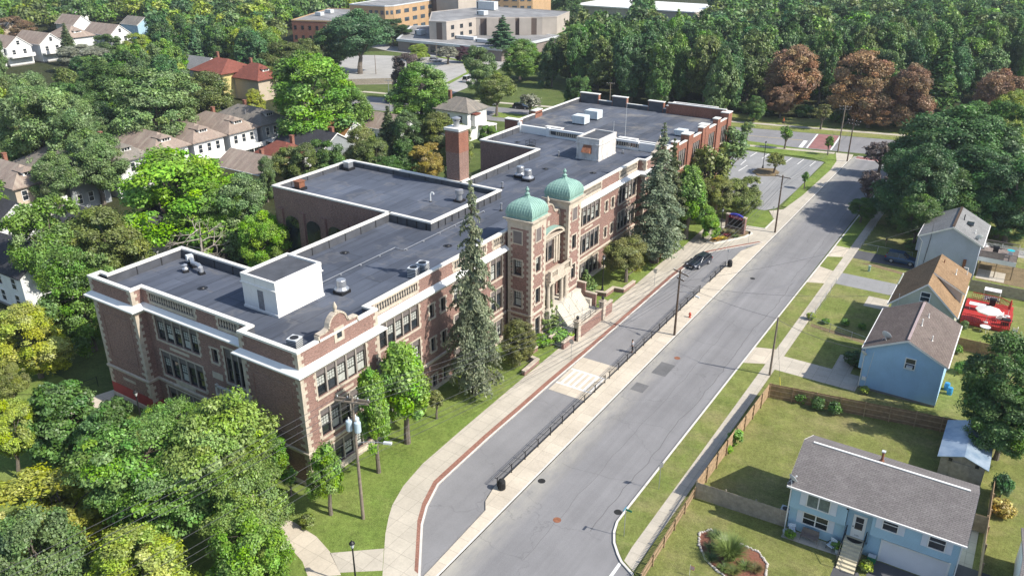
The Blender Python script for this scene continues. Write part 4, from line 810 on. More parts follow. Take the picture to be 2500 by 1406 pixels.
# ================================================================ TREES
nr = np.random.default_rng(11)
def unit(a): return a/np.maximum(np.linalg.norm(a, axis=1, keepdims=True), 1e-9)
def leafmesh(name, C, N, Sz, tint, asp=.62):
    n = len(C); r = nr.normal(size=(n, 3)); t = unit(np.cross(N, r)); b = np.cross(N, t)
    s = Sz[:, None]; k = 1+.35*nr.uniform(-1, 1, (n, 4))
    V = np.empty((n, 4, 3)); V[:, 0] = C+t*s*k[:, :1]; V[:, 1] = C+b*s*asp*k[:, 1:2]; V[:, 2] = C-t*s*k[:, 2:3]; V[:, 3] = C-b*s*asp*k[:, 3:4]
    V[:, 1] += N*s*.18; V[:, 3] += N*s*.18
    me = bpy.data.meshes.new(name); me.vertices.add(n*4); me.vertices.foreach_set("co", V.ravel())
    me.loops.add(n*4); me.loops.foreach_set("vertex_index", np.arange(n*4, dtype=np.int32)); me.polygons.add(n)
    me.polygons.foreach_set("loop_start", np.arange(0, n*4, 4, dtype=np.int32))
    try: me.polygons.foreach_set("loop_total", np.full(n, 4, dtype=np.int32))
    except Exception: pass
    at = me.attributes.new("tint", 'FLOAT_COLOR', 'POINT'); c = np.ones((n, 4, 4)); c[:, :, :3] = tint[:, None, :]; at.data.foreach_set("color", c.ravel())
    me.update(calc_edges=True); me.materials.append(M['leaf']); return me
def clumps_to_leaves(cc, cs, per, axis_c, flat=.72, size=.3, up=.3, rnd=.52, lo=-.55, gs=None, hv=.009, vv=.26):
    Cs, Ns, Ss, Ts = [], [], [], []
    for i in range(len(cc)):
        n = int(per*(cs[i]**2)); 
        if n < 3: continue
        d = unit(nr.normal(size=(n, 3))); od = unit((cc[i]-axis_c)[None, :])[0]
        keep = (d@od) > lo-.4*nr.random(n); d = d[keep]; n = len(d)
        if n < 1: continue
        rad = nr.random(n)**.35; rad *= 1+.18*nr.normal(size=n)
        p = cc[i]+d*(rad*cs[i])[:, None]*np.array([1, 1, flat])
        N = unit(d*.6+od*.35+np.array([0, 0, up])+nr.normal(size=(n, 3))*rnd)
        Cs.append(p); Ns.append(N); Ss.append(size*nr.uniform(.7, 1.35)*nr.uniform(.55, 1.35, n))
        tt = np.empty((n, 3)); tt[:, 0] = .5+nr.normal()*hv+nr.normal(size=n)*hv*.7; tt[:, 1] = (1+nr.normal()*vv*.55)*(1+nr.normal(size=n)*vv*.6); tt[:, 2] = 1+nr.normal()*.08
        Ts.append(np.clip(tt, [.42, .45, .6], [.58, 1.7, 1.3]))
    return np.concatenate(Cs), np.concatenate(Ns), np.concatenate(Ss), np.concatenate(Ts)
def limbs(mb, trunk_top, base_r, targets, H, seed, fork=.35):
    rg = random.Random(seed); mb.tube((0, 0, -.3), (0, 0, H*.12), base_r*1.25, base_r, 8); z0 = H*.12; p = Vector((0, 0, z0)); r = base_r
    pts = [(p, r)]
    for k in range(4):
        q = Vector((rg.uniform(-.03, .03)*H, rg.uniform(-.03, .03)*H, z0+(trunk_top-z0)*(k+1)/4)); rr = base_r*(1-.2*(k+1)); mb.tube(p, q, r, rr, 7); p, r = q, rr; pts.append((p, r))
    for t in targets:
        t = Vector(t); b, br = pts[rg.choice((1, 1, 2, 2, 3, 4)) if t.z > pts[2][0].z else rg.choice((0, 1, 1))]
        m = b.lerp(t, .5)+Vector((rg.uniform(-.06, .06)*H, rg.uniform(-.06, .06)*H, .05*H)); br *= .5
        mb.tube(b, m, br, br*.6, 5, False); mb.tube(m, t, br*.6, br*.2, 4, False)
PROTO = {}
def proto(key, H, Rr, crown, trunk, bark):
    PROTO.setdefault(key[0], []).append((H, Rr, crown, trunk, bark))
def tmesh(mb, m):
    me = bpy.data.meshes.new("trunk"); me.from_pydata([tuple(v) for v in mb.v], [], mb.f); me.update(); me.materials.append(m); return me
def broad(key, H, Rr, zc, rz, ncl, per, size, seed, bark='bark', flat=.72, cl=(.17, .32), ntarg=14, inner=.45, taper=0.0, irr=1.0, lobes=0, **kw):
    lob = nr.normal(size=(6, 3)); lob = unit(lob); la = nr.uniform(.05, .30, 6)*irr
    if lobes:
        th = nr.uniform(0, 2*PI, lobes)+np.arange(lobes)*2*PI/lobes; ro = nr.uniform(.28, .58, lobes); lz = nr.uniform(-.55, .42, lobes); lr = nr.uniform(.36, .58, lobes)
        LC = np.stack([np.cos(th)*ro, np.sin(th)*ro, lz], 1); LC = np.concatenate([LC, [[nr.uniform(-.15, .15), nr.uniform(-.15, .15), .42]]]); LR = np.concatenate([lr, [.52]])
        k = nr.integers(0, len(LC), ncl*4); d = unit(nr.normal(size=(len(k), 3))); P_ = LC[k]+d*(LR[k]*(inner+(1-inner)*nr.random(len(k))**.5))[:, None]
        dist = np.linalg.norm(P_[:, None]-LC[None], axis=2)/LR[None]; dist[np.arange(len(k)), k] = 9; ok = (dist.min(1) > .72) & (P_[:, 2] > -.90) & (d[:, 2] > -.85); P_ = P_[ok][:ncl]
        cs = Rr*nr.uniform(cl[0], cl[1], len(P_)); cc = P_*np.array([Rr, Rr, rz])*(1-.45*cs/Rr)[:, None]
    else:
        d = unit(nr.normal(size=(ncl*2, 3))); d = d[d[:, 2] > -.8][:ncl]
        rr = inner+(1-inner)*nr.random(len(d))**.5; f = np.ones(len(d))*.86
        for i in range(6): f += la[i]*np.clip(d@lob[i], 0, 1)**3
        cs = Rr*nr.uniform(cl[0], cl[1], len(d)); rr = np.minimum(rr, 1)
        cc = np.stack([d[:, 0]*Rr, d[:, 1]*Rr, d[:, 2]*rz], 1)*(rr*f)[:, None]; cc *= (1-.7*cs/Rr)[:, None]
    cc[:, :2] *= (1-taper*np.clip(cc[:, 2:]/rz, -.6, 1)); cc[:, 2] += zc
    ax = np.array([0, 0, zc-rz*.25])
    C, N, Sz, Tn = clumps_to_leaves(cc, cs, per, ax, flat, size, **kw)
    ok = C[:, 2] > .25; me = leafmesh("crown", C[ok], N[ok], Sz[ok], Tn[ok])
    mb = MB(); idx = nr.permutation(len(cc))[:ntarg]; limbs(mb, zc+rz*.35, .022*H+.05, cc[idx], H, seed)
    proto((key,), H, Rr, me, tmesh(mb, M[bark]), bark)
for s in range(6): broad("maple", 14, 5.6, 7.2, 7.0, 165, 400, .14, s, cl=(.08, .24), lobes=6+s % 3, inner=.6)
for s in range(8): broad("maplefar", 15, 5.8, 7.5, 7.9, 125, 135, .27, 10+s, cl=(.10, .27), ntarg=5, lobes=5+s % 4, inner=.6)
for s in range(2): broad("oval", 12, 2.5, 6.9, 5.0, 100, 700, .15, 20+s, cl=(.18, .36), ntarg=20, flat=1.1, up=.2, taper=.45)
for s in range(2): broad("linden", 9, 3.6, 4.4, 4.3, 120, 480, .16, 30+s, 'bark2', cl=(.12, .24), flat=.6, taper=.4)
for s in range(2): broad("locust", 13, 6.5, 7.9, 5.2, 210, 300, .125, 40+s, 'bark2', cl=(.08, .24), flat=.42, ntarg=34, rnd=.5, lobes=8, up=.55, lo=-1, inner=.25)
for s in range(2): broad("sparse", 10, 3.0, 6.6, 3.5, 80, 120, .20, 50+s, 'bark', cl=(.12, .24), flat=.8, ntarg=44, inner=.25, lo=-1)
for s in range(2): broad("shrub", 2.2, 1.25, 1.05, 1.0, 46, 420, .12, 60+s, 'bark2', cl=(.22, .42), ntarg=8)
for s in range(2): broad("sapling", 5, 1.2, 3.4, 1.6, 40, 330, .13, 70+s, 'bark', cl=(.22, .4), ntarg=12, lo=-1)
def conifer(key, H, Rr, seed, nl=34, droop=.35, dens=1.0, size=.22, z0=.05, irregular=.25, tiers=False, gap=0.0):
    C, N, Sz, Tn = [], [], [], []; mb = MB(); rg = random.Random(seed)
    mb.tube((0, 0, -.3), (0, 0, H*.5), .024*H, .015*H, 8); mb.tube((0, 0, H*.5), (0, 0, H*.98), .015*H, .02, 6)
    for k in range(nl):
        t = (k+.5)/nl; z = H*(z0+(1-z0)*t); L0 = Rr*(1-t)**.92*(1-.55*max(0, (.12-t)/.12)); nb = max(4, int(11*(1-t)+4))
        for j in range(nb):
            if rg.random() < gap: continue
            a = 2*PI*(j+rg.random())/nb; L = L0*rg.uniform(max(.3, 1-irregular*1.4), 1+irregular*.6)
            if L < .12: L = .12
            e = Vector((math.cos(a), math.sin(a), 0)); lift = .22*L if tiers else .06*L
            n = max(5, int(L*26*dens)); u = nr.random(n)**.7; side = nr.normal(size=n)*.17*L**.6
            px = e.x*u*L-e.y*side; py = e.y*u*L+e.x*side; pz = z+lift*np.sin(u*2.2)-droop*L*u**1.8-np.abs(nr.normal(size=n))*.20*(.6+L*.12)
            p = np.stack([px, py, pz], 1); nn = unit(np.stack([e.x*.5+nr.normal(size=n)*.5, e.y*.5+nr.normal(size=n)*.5, .55+nr.normal(size=n)*.45], 1))
            C.append(p); N.append(nn); Sz.append(size*nr.uniform(.6, 1.35, n)); q = np.empty((n, 3)); q[:, 0] = .5+nr.normal()*.012+nr.normal(size=n)*.012; q[:, 1] = (1+nr.normal()*.14)*(1+nr.normal(size=n)*.2); q[:, 2] = 1; Tn.append(np.clip(q, .4, 1.7))
            if j % 2 == 0 and L > .5: mb.tube((0, 0, z), (e.x*L*.85, e.y*L*.85, z-droop*L*.6), .012*L+.01, .008, 4, False)
    C = np.concatenate(C); ok = C[:, 2] > .3
    proto((key,), H, Rr, leafmesh("crown", C[ok], np.concatenate(N)[ok], np.concatenate(Sz)[ok], np.concatenate(Tn)[ok], .42), tmesh(mb, M['bark2']), 'b')
conifer("spruce", 25, 4.3, 1, 40, .42, 2.0, .2, .10, .55, gap=.22); conifer("spruce", 21, 4.7, 2, 34, .42, 2.0, .2, .08, .55, gap=.22)
conifer("pine", 22, 4.8, 3, 18, -.05, 2.6, .36, .2, .38, True); conifer("firfar", 16, 3.4, 4, 26, .25, .8, .42, .08, .2)
conifer("yew", 4.5, 1.5, 5, 16, -.5, 3.0, .16, .02, .45, True)
def deadtree():
    rg = random.Random(5); mb = MB(); mb.tube((0, 0, -.3), (0, 0, 5), .3, .2, 8); mb.tube((0, 0, 5), (.3, .2, 9.5), .2, .06, 7)
    def grow(p, d, L, r, k):
        if k == 0 or r < .012: return
        q = p+d*L; mb.tube(p, q, r, r*.65, 5, False)
        for _ in range(rg.choice((2, 3, 3))):
            nd = (d+Vector((rg.uniform(-.8, .8), rg.uniform(-.8, .8), rg.uniform(-.45, .5)))).normalized(); grow(q, nd, L*rg.uniform(.55, .85), r*.6, k-1)
    for i in range(11):
        a = i*2.4; z = 3.5+i*.5; grow(Vector((0, 0, z)), Vector((math.cos(a), math.sin(a), rg.uniform(-.1, .5))).normalized(), 1.9, .11, 4)
    return tmesh(mb, M['deadwood'])
DEAD = deadtree()
PC = dict(g=(0.15, 0.276, 0.043), g2=(0.097, 0.188, 0.041), dg=(0.064, 0.127, 0.036), yg=(0.371, 0.403, 0.055), yg2=(0.301, 0.386, 0.05), br=(0.204, 0.375, 0.036), br2=(0.183, 0.333, 0.041), gg=(0.193, 0.286, 0.099), gg2=(0.139, 0.224, 0.072), bg=(0.082, 0.176, 0.056), ol=(0.204, 0.245, 0.059), ol2=(0.15, 0.198, 0.052), cop=(0.33, 0.2, 0.1), cop2=(0.27, 0.17, 0.095), sp=(0.2, 0.24, 0.14), spd=(0.127, 0.163, 0.065), pine=(0.105, 0.2, 0.085), rg=(0.185, 0.2, 0.055), gold=(0.46, 0.36, 0.08), lo=(0.156, 0.292, 0.052), lo2=(0.204, 0.302, 0.059), pur=(0.11, 0.055, 0.07), grey=(0.28, 0.29, 0.21), plum=(0.16, 0.125, 0.11), ora=(0.45, 0.26, 0.06), yew=(0.16, 0.23, 0.06))
TREES = []
SHAPE = dict(maple="broad rounded", maplefar="rounded", oval="slim upright", linden="dense cone-shaped", locust="feathery spreading", sparse="thin airy", shrub="low round", sapling="young slender", spruce="tall drooping spruce", pine="long-limbed pine", firfar="pointed evergreen", yew="spiky evergreen")
def plant(kind, x, y, h, r, col, label=None, group=None, name=None, cat="tree", color=None, z=None):
    P_ = PROTO[kind]; H0, R0, cm, tm, _ = P_[len(TREES) % len(P_)]
    if name is None: name = {"spruce": "spruce_tree", "pine": "pine_tree", "firfar": "fir_tree", "shrub": "shrub", "yew": "yew_shrub", "sapling": "young_tree"}.get(kind, "tree")
    zz = z if z is not None else (T if -48.2 < x < -38 and 20 < y < 130 or x > -19 and y < 160 else 0.0)
    e = empty(name, (x, y, zz), nr.uniform(0, 2*PI)); ex = nr.uniform(.86, 1.14) if kind in ('maple', 'maplefar', 'locust') else 1.0; e.scale = (r/R0*ex, r/R0/ex, h/H0)
    c = bpy.data.objects.new("crown", cm); t = bpy.data.objects.new("trunk", tm)
    for o in (t, c): COL.objects.link(o); o.parent = e
    k = color or PC[col]; v = nr.uniform(.9, 1.1); c.color = (k[0]*v*nr.uniform(.94, 1.06), k[1]*v, k[2]*v, 1)
    if label: tag(e, label, cat, group)
    TREES.append((x, y, r, h, kind, e)); return e
def at_top(px, py, h, wpx):
    """ground point under a crown whose top is seen at px,py when the tree is h high, and its radius"""
    x, y = G(px, py, h*.97); return x, y, wpx/2*depth(x, y, h*.6)/FPX
def TP(kind, px, py, h, wpx, col, label, group=None, **k):
    x, y, r = at_top(px, py, h, wpx); return plant(kind, x, y, h, r, col, label, group, **k)
def TB(kind, bx, by, h, wpx, col, label, group=None, **k):
    x, y = G(bx, by); r = wpx/2*depth(x, y, h*.5)/FPX; return plant(kind, x, y, h, r, col, label, group, **k)
# --- near the school
gF = "trees on the school front lawn"
TB("oval", 808, 1258, 8.2, 80, 'br2', "small green pear tree on the lawn, nearest the brick school corner", gF)
TB("oval", 925, 1155, 11.8, 84, 'br2', "slim pale-topped pear tree on the lawn beside the transformer pole", gF)
TB("oval", 995, 1083, 12.6, 122, 'br2', "largest green pear tree on the lawn, beside the big spruce", gF)
TB("sapling", 1066, 1024, 3.6, 42, 'rg', "thin reddish sapling on the lawn between pear tree and spruce")
TB("shrub", 752, 1286, 1.3, 46, 'ol', "small brownish shrub on the lawn near the bottom path")
TB("spruce", 1160, 962, 25.2, 168, 'sp', "very tall grey-green spruce in front of the school's near wing", "spruces before the school")
TB("spruce", 1597, 642, 21.4, 165, 'sp', "tall grey-green spruce with an orange flower bed at its foot", "spruces before the school")
TP("pine", 1648, 345, 17, 90, 'spd', "dark evergreen standing just behind the flower-bed spruce")
TP("oval", 1692, 392, 13.5, 86, 'g', "slender green birch between the dark evergreen and the annex")
TB("maple", 1716, 585, 6.0, 92, 'br', "bright lime-green small tree at the bend of the school walk")
TB("linden", 1651, 566, 5.0, 60, 'ol2', "small olive tree on the far end of the school lawn")
TP("sparse", 1738, 345, 13.5, 110, 'ol2', "half-bare brownish tree against the annex brick piers")
TP("sparse", 1785, 308, 12.5, 115, 'gg', "airy grey-green tree beside the annex corner and parking lot")
TP("maple", 1752, 432, 8.5, 105, 'ol', "round olive-green maple behind the lamp post by the school sign")
TP("maple", 1823, 426, 8.2, 122, 'ol', "round olive-green maple directly behind the school sign")
TB("maple", 1528, 690, 7.2, 132, 'rg', "reddish-green crab apple on the lawn right of the twin towers", None)
TB("maple", 1268, 892, 6.0, 100, 'rg', "red-tinged dogwood between the big spruce and the near tower", None)
TB("yew", 1335, 812, 5.2, 78, 'yew', "spiky dark yew in the planter by the entrance steps", cat="shrub")
TB("yew", 1428, 722, 3.8, 62, 'yew', "spiky yew beside the far side of the entrance steps", cat="shrub")
TB("shrub", 1365, 830, 1.6, 70, 'br2', "low leafy green shrub in the planter beside the stair rail", cat="shrub")
TB("shrub", 1325, 842, 1.2, 60, 'br2', "low leafy shrub in the planter below the near tower", cat="shrub")
TB("sparse", 1889, 424, 4.6, 58, 'ol', "small brownish tree on the parking lot island beside the lamp post")
gS = "street saplings round the parking lot"
TB("sapling", 1915, 365, 5.2, 34, 'g', "young tree on the lot's far verge, right of the lot lamp post", gS)
TB("sapling", 2020, 380, 4.6, 22, 'g', "thin young tree at the corner beside the red crossing", gS)
TB("sapling", 1820, 352, 5.2, 36, 'gg', "young tree on the far verge close to the annex corner", gS)
TB("sapling", 1963, 462, 3.6, 20, 'g', "tiny young tree on the verge between lot and main street walk", gS)
TB("sparse", 2003, 316, 6.4, 48, 'rg', "small autumn-tinted tree on the park side of the cross street", cat="tree")
TB("maple", 1839, 297, 6.8, 60, 'g2', "small round green tree on the park lawn near the walker in orange")
# --- bottom left
gL = "trees at the bottom left of the school"
TP("maple", 50, 735, 10, 200, 'yg', "yellowing maple at the left edge above the cone-shaped lindens", gL)
TP("linden", 128, 925, 9.0, 195, 'g2', "larger cone-shaped linden left of the school path", gL)
TP("linden", 228, 995, 8.0, 160, 'g2', "smaller cone-shaped linden right beside the larger linden", gL)
TP("maple", -5, 985, 8.5, 150, 'yg2', "lime-green tree cut by the left edge below the yellowing maple", gL)
TP("maple", 115, 1140, 9.5, 320, 'yg', "broad yellow-green tree in the bottom left foreground", gL)
TP("maple", 50, 1255, 11, 280, 'gg2', "grey-green tree filling the bottom left corner", gL)
TP("maple", 300, 1315, 9, 300, 'yg2', "bright lime tree at the bottom edge under the dark locust", gL)
TP("locust", 345, 1030, 13, 390, 'lo', "dark green feathery locust in the left foreground", gL)
TP("locust", 530, 972, 14, 360, 'lo2', "large olive feathery locust in front of the school's near end wall", gL)
TP("locust", 420, 975, 9.5, 190, 'lo', "smaller green locust touching the school's near end", gL)
TP("maple", 590, 1275, 8.5, 260, 'br2', "bright green tree at the bottom edge beside the curving path", gL)
TB("maple", 660, 1188, 6.4, 108, 'br2', "small bright green tree at the school's near brick corner", gL)
TB("sapling", 712, 1212, 3.2, 44, 'g', "knee-high sapling at the foot of the school's near corner", gL)
TB("shrub", 292, 1028, 2.8, 78, 'g2', "round dark green bush beside the school path and lamp post", cat="shrub")
TP("locust", 570, 1135, 10.5, 250, 'lo2', "thin olive tree in front of the bright tree at the school corner", gL)
TP("maple", 0, 885, 7, 90, 'ol', "brownish-green tree at the left edge over the fenced path", gL)
# --- behind the near end of the school
gB = "trees behind the school"
TP("maple", 95, 470, 16, 210, 'g', "tall green maple at the left edge with a pale trunk below", gB)
TP("maple", 235, 500, 13.5, 215, 'ol', "maple with a few red leaves left of the school's near end", gB)
TP("maple", 170, 600, 14, 215, 'g', "open-crowned maple over the white house left of the school", gB)
TP("maple", 392, 362, 17, 385, 'br', "wide bright green flat-topped locust behind the school", gB)
TP("maple", 600, 425, 14, 170, 'gg', "grey-green tree between the bright locust and the gym", gB)
TP("maple", 640, 520, 11, 140, 'br', "bright green tree in the courtyard corner beside the gym wall", gB)
TP("locust", 520, 440, 13, 160, 'br2', "green tree touching the right side of the wide bright locust", gB)
x, y = G(505, 690, 0); e = empty("dead_tree", (x, y, 0)); e.scale = (.95, .95, .95); o = bpy.data.objects.new("trunk", DEAD); COL.objects.link(o); o.parent = e; tag(e, "pale dead tree with bare branches behind the school's near wing", "tree", gB)
for px, py, h, wd, c, lb in ((700, 355, 10, 100, 'ol', "olive tree at the gym's rear left corner"), (745, 345, 11, 100, 'ol2', "dark olive tree behind the gym's back wall, left part"), (800, 340, 11, 110, 'g2', "dark green tree behind the middle of the gym's back wall"), (868, 305, 11, 110, 'ol', "tall olive tree behind the gym's rooftop vent"), (905, 335, 10, 90, 'ol2', "brownish tree left of the golden tree behind the gym"), (1040, 345, 9, 100, 'gold', "golden autumn tree left of the brick chimney"), (985, 330, 10, 80, 'g2', "narrow dark tree between golden tree and small spruce"), (1075, 270, 11, 120, 'ol', "bushy olive tree just behind the brick chimney"), (1125, 300, 9.5, 95, 'ol', "willowy olive tree right of the brick chimney"), (1000, 270, 11, 110, 'gg2', "grey-green tree behind the small spruce and chimney"), (1192, 302, 5.5, 56, 'g', "green bush-like tree between chimney and annex"), (940, 380, 8, 100, 'g2', "low dark tree right behind the gym's back parapet"), (1105, 395, 8, 60, 'g2', "dark tree in the gap between chimney and court wall")):
    TP("maple" if wd > 85 else "linden", px, py, h, wd, c, lb, gB)
TP("firfar", 945, 262, 11, 78, 'spd', "small dark spruce behind the gym among the olive trees", gB)
# --- middle distance, left
gM = "trees among the houses"
for kd, px, py, h, wd, c, lb in (
 ("maple", 55, 215, 20, 250, 'gg', "huge grey-green maple at the left edge in the middle distance"), ("maple", 150, 265, 17, 170, 'gg', "grey-green maple right of the huge left-edge maple"), ("maple", 215, 318, 14, 165, 'gg2', "grey-green tree left of the row of slate-roofed houses"), ("maple", 348, 160, 21, 240, 'gg', "great silvery round maple above the slate-roofed houses"), ("maple", 262, 150, 17, 190, 'g2', "dark green tree left of the great silvery maple"), ("maple", 488, 172, 15, 140, 'ol2', "dark olive round tree right of the great silvery maple"), ("maple", 735, 128, 22, 285, 'br2', "giant bright green maple above the middle of the school"), ("maple", 850, 215, 14, 120, 'g', "green tree at the right foot of the giant bright maple"), ("maple", 868, 26, 20.5, 160, 'pine', "towering white pine in front of the tan hospital"), ("maple", 800, 60, 16, 130, 'dg', "dark tree left of the towering white pine"), ("maple", 690, 100, 15, 170, 'ol2', "dark olive tree behind the giant bright maple"), ("maple", 1022, 150, 17, 165, 'g', "large green tree in front of the far parking lot"), ("maple", 985, 128, 14, 100, 'plum', "brownish tree behind the large green tree by the lot"), ("maple", 1065, 215, 11, 110, 'g', "green tree right below the large tree by the far lot"), ("maple", 1212, 182, 11, 100, 'ol', "small olive street tree right of the cream house"), ("pine", 1228, 40, 15.5, 84, 'pine', "tall pine in front of the beige hospital wing"), ("maple", 1165, 110, 15, 110, 'gg2', "grey-green tree left of the tall pine by the hospital"), ("maple", 1270, 95, 13, 120, 'g', "green tree right of the tall pine by the hospital"), ("maple", 1408, 185, 11, 95, 'g2', "round green tree on the park edge behind the annex"),
 ("maple", 1022, 108, 6, 62, 'yg2', "small round lime tree in front of the low hospital wing"), ("sparse", 1092, 112, 6.5, 60, 'grey', "small grey half-bare tree before the low hospital wing"), ("maple", 1130, 112, 6, 46, 'pur', "dark purple small tree before the low hospital wing"), ("maple", 955, 45, 11, 110, 'dg', "dark tree beside the flag in front of the tan hospital"), ("firfar", 470, 62, 14, 60, 'pine', "pointed evergreen beyond the great silvery maple"), ("maple", 30, 38, 13, 90, 'cop2', "brown-leaved tree at the left edge by the far white houses"), ("firfar", 155, 60, 14, 60, 'spd', "dark spruce in front of the far white houses"), ("maple", 200, 110, 9, 120, 'grey', "silvery grey tree below the far white houses"), ("maple", 262, 80, 11, 90, 'gg2', "grey-green tree beside the far dormered house"), ("maple", 330, 80, 12, 90, 'yg2', "yellow-green tree right of the far white houses"), ("maple", 620, 215, 9, 60, 'yg', "small lime tree in front of the maroon-roofed house"), ("maple", 770, 320, 7, 70, 'ol', "low olive tree by the charcoal-roofed house"), ("maple", 640, 380, 9, 60, 'gg2', "thin tree among the slate-roofed houses' back gardens"), ("maple", 120, 375, 12, 120, 'gg2', "grey-green tree behind the brown-roofed house at the left edge"), ("maple", 30, 400, 9, 100, 'g2', "dark tree just above the brown-roofed house at the left edge")):
    TP(kd, px, py, h, wd, c, lb, gM, cat="tree", name="pine_tree" if "pine" in lb.split(" in front")[0] and c == 'pine' else None)
TB("sparse", 1294, 282, 6.0, 60, 'grey', "bare grey small tree by the street behind the annex", gM)
# --- copper trees along the park and the mass at the right
gC = "rust-brown trees at the park edge"
for px, py, h, wd, c, lb in ((1945, 106, 18, 150, 'cop', "first rust-brown tree at the park edge, counted from the left"), (2112, 118, 19, 175, 'cop', "tallest rust-brown tree, above the cross street junction"), (2250, 158, 16, 150, 'cop2', "third rust-brown tree, rounder than its two left neighbours"), (2460, 172, 15, 140, 'cop2', "rust-brown tree at the right edge behind dark green crowns"), (1915, 205, 9, 90, 'cop2', "low rust-brown tree under the first tall rust-brown one"), (2135, 225, 9, 110, 'cop', "low rust-brown tree under the tallest rust-brown one")): TP("maple", px, py, h, wd, c, lb, gC)
gR = "dark trees right of the junction"
plant("maple", -13.2, 142.5, 15.5, 6.2, 'bg', "dark tree whose shadow falls across the main road", gR); plant("maple", -14.0, 157, 14, 5.5, 'bg', "dark tree beside the road between the junction and the road-shading tree", gR)
for px, py, h, wd, c, lb in ((2245, 362, 14, 235, 'bg', "dark green tree overhanging the road's right side, nearest the junction"), (2350, 262, 18, 260, 'bg', "tall dark green tree right of the junction"), (2445, 236, 18, 230, 'g2', "tallest dark green tree above the grey-roofed house"), (2310, 400, 12, 190, 'g2', "dark tree behind the grey-roofed house, left of centre"), (2410, 360, 14, 230, 'bg', "dark tree straight behind the grey-roofed house"), (2505, 390, 14, 200, 'bg', "dark tree cut by the right edge behind the grey-roofed house"), (2485, 222, 14, 120, 'yg2', "yellow-green tree top at the right edge under the rust-brown tree"), (2255, 480, 9, 120, 'g2', "low dark tree beside the grey-roofed house's front lawn"), (2360, 470, 8, 150, 'g2', "low dark tree just behind the grey roof's ridge"), (2460, 470, 8, 160, 'bg', "low dark tree behind the grey roof, right of its ridge"), (2225, 330, 11, 110, 'g2', "dark tree between junction and the tall dark trees")): TP("maple", px, py, h, wd, c, lb, gR)
TP("sparse", 2160, 342, 7.5, 90, 'plum', "purplish half-bare tree at the right side of the junction", gR); TP("sparse", 2132, 418, 7.5, 70, 'plum', "dark plum tree on the right verge of the main road", gR)
TB("maple", 2100, 545, 4.6, 80, 'g2', "small dark street tree on the right verge by the shaded walk", gR)
TP("maple", 2482, 815, 12.5, 250, 'g2', "big dark green tree at the right edge beside the metal shed", "yard trees"); TP("maple", 2480, 955, 8, 190, 'g2', "lower dark green tree at the right edge behind the metal shed", "yard trees")
# --- yards
for bx, by, h, wd, c, lb in ((1952, 984, 1.5, 36, 'g2', "first little round bush along the brown fence, leftmost"), (1994, 1001, 1.5, 38, 'g2', "middle little round bush along the brown fence"), (2035, 1014, 1.6, 38, 'g2', "third little round bush along the brown fence"), (1792, 1085, 1.8, 40, 'br', "bright green bush against the street fence"), (1774, 1104, .8, 28, 'br', "low bright plant by the street fence"), (1980, 782, 1.0, 24, 'yg2', "small yellowish plant at the wire fence corner"), (2014, 792, .8, 22, 'g', "small plant under the wire fence, left one"), (2063, 797, 1.0, 24, 'g', "small plant under the wire fence, middle one"), (2103, 805, .9, 20, 'g', "small plant under the wire fence, right one"), (2090, 895, 1.7, 62, 'dg', "dark bush at the blue gable house's front corner"), (2108, 962, .9, 26, 'yg2', "yellow-green plant at the foot of the blue gable house"), (2352, 805, 1.2, 22, 'gg2', "grey-green bush beside the red deck"), (2335, 865, 1.2, 26, 'g', "bush by the brown fence behind the blue gable house"), (2342, 912, 1.5, 36, 'br2', "leafy bush by the blue water barrels"), (2440, 1215, 2.6, 52, 'bg', "blue-green feathery bush beyond the right fence"), (2445, 1262, 1.6, 62, 'gold', "golden-leaved bush beyond the right fence"), (2112, 1395, 1.0, 36, 'yg2', "yellow-green clump at the foot of the front steps"), (2380, 853, .8, 24, 'g', "small bush by the brown fence under the big tree"), (1927, 1316, .9, 30, 'br2', "spiky potted plant at the left end of the patio"), (2042, 1345, .9, 30, 'g', "potted plant beside the front steps"), (2240, 607, 1.4, 70, 'gg2', "grey-leaved bush in front of the shaded blue car")):
    TB("shrub", bx, by, h, wd, c, lb, None, cat="bush")
# --- fills: wood beyond the cross street and the leafy suburb
def inpoly(x, y, P_):
    c = False; n = len(P_)
    for i in range(n):
        (x1, y1), (x2, y2) = P_[i], P_[i-1]
        if (y1 > y) != (y2 > y) and x < (x2-x1)*(y-y1)/(y2-y1)+x1: c = not c
    return c
KEEP = [(820, 120, 1120, 255), (1040, 180, 1150, 250), (1120, 215, 1200, 300), (970, 95, 1200, 145), (1180, 250, 1380, 300), (1090, 195, 1150, 225)]
# (px box of a house or block, base line): no tree nearer than the base may cover it
KEEPH = [(0, 62, 118, 150, 128), (100, 45, 200, 122, 112), (180, 50, 265, 118, 100), (225, 35, 345, 95, 85), (300, 40, 345, 85, 78), (470, 140, 560, 190, 165), (530, 150, 640, 215, 190), (615, 150, 690, 205, 195), (715, 18, 900, 90, 80), (895, 0, 1310, 62, 50), (970, 25, 1240, 112, 95), (1240, 25, 1370, 72, 60), (900, 60, 1000, 140, 100), (270, 250, 680, 420, 330), (0, 385, 170, 480, 420), (680, 260, 860, 360, 330), (840, 255, 1000, 330, 300), (1430, -10, 1530, 14, 8), (1600, -10, 1720, 14, 8)]
RECTS = [(-318, 138, -297, 170), (-320, 170, -302, 197), (-354, 164, -336, 177), (-327, 206, -312, 218), (-354, 194, -337, 206), (-156, 62, -133, 126), (-134, 95, -116, 143), (-121, 149, -105, 162), (-120, 45, -104, 56), (-208, 150, -192, 165), (-226, 158, -211, 169), (-197, 154, -182, 166), (-240, 246, -160, 320), (-264, 268, -234, 320), (-242, 302, -200, 350), (-285, 242, -244, 294), (-217, 390, -148, 432), (-175, 195, -143, 262), (-180, 172, -100, 215), (-213, 184, -155, 246)]
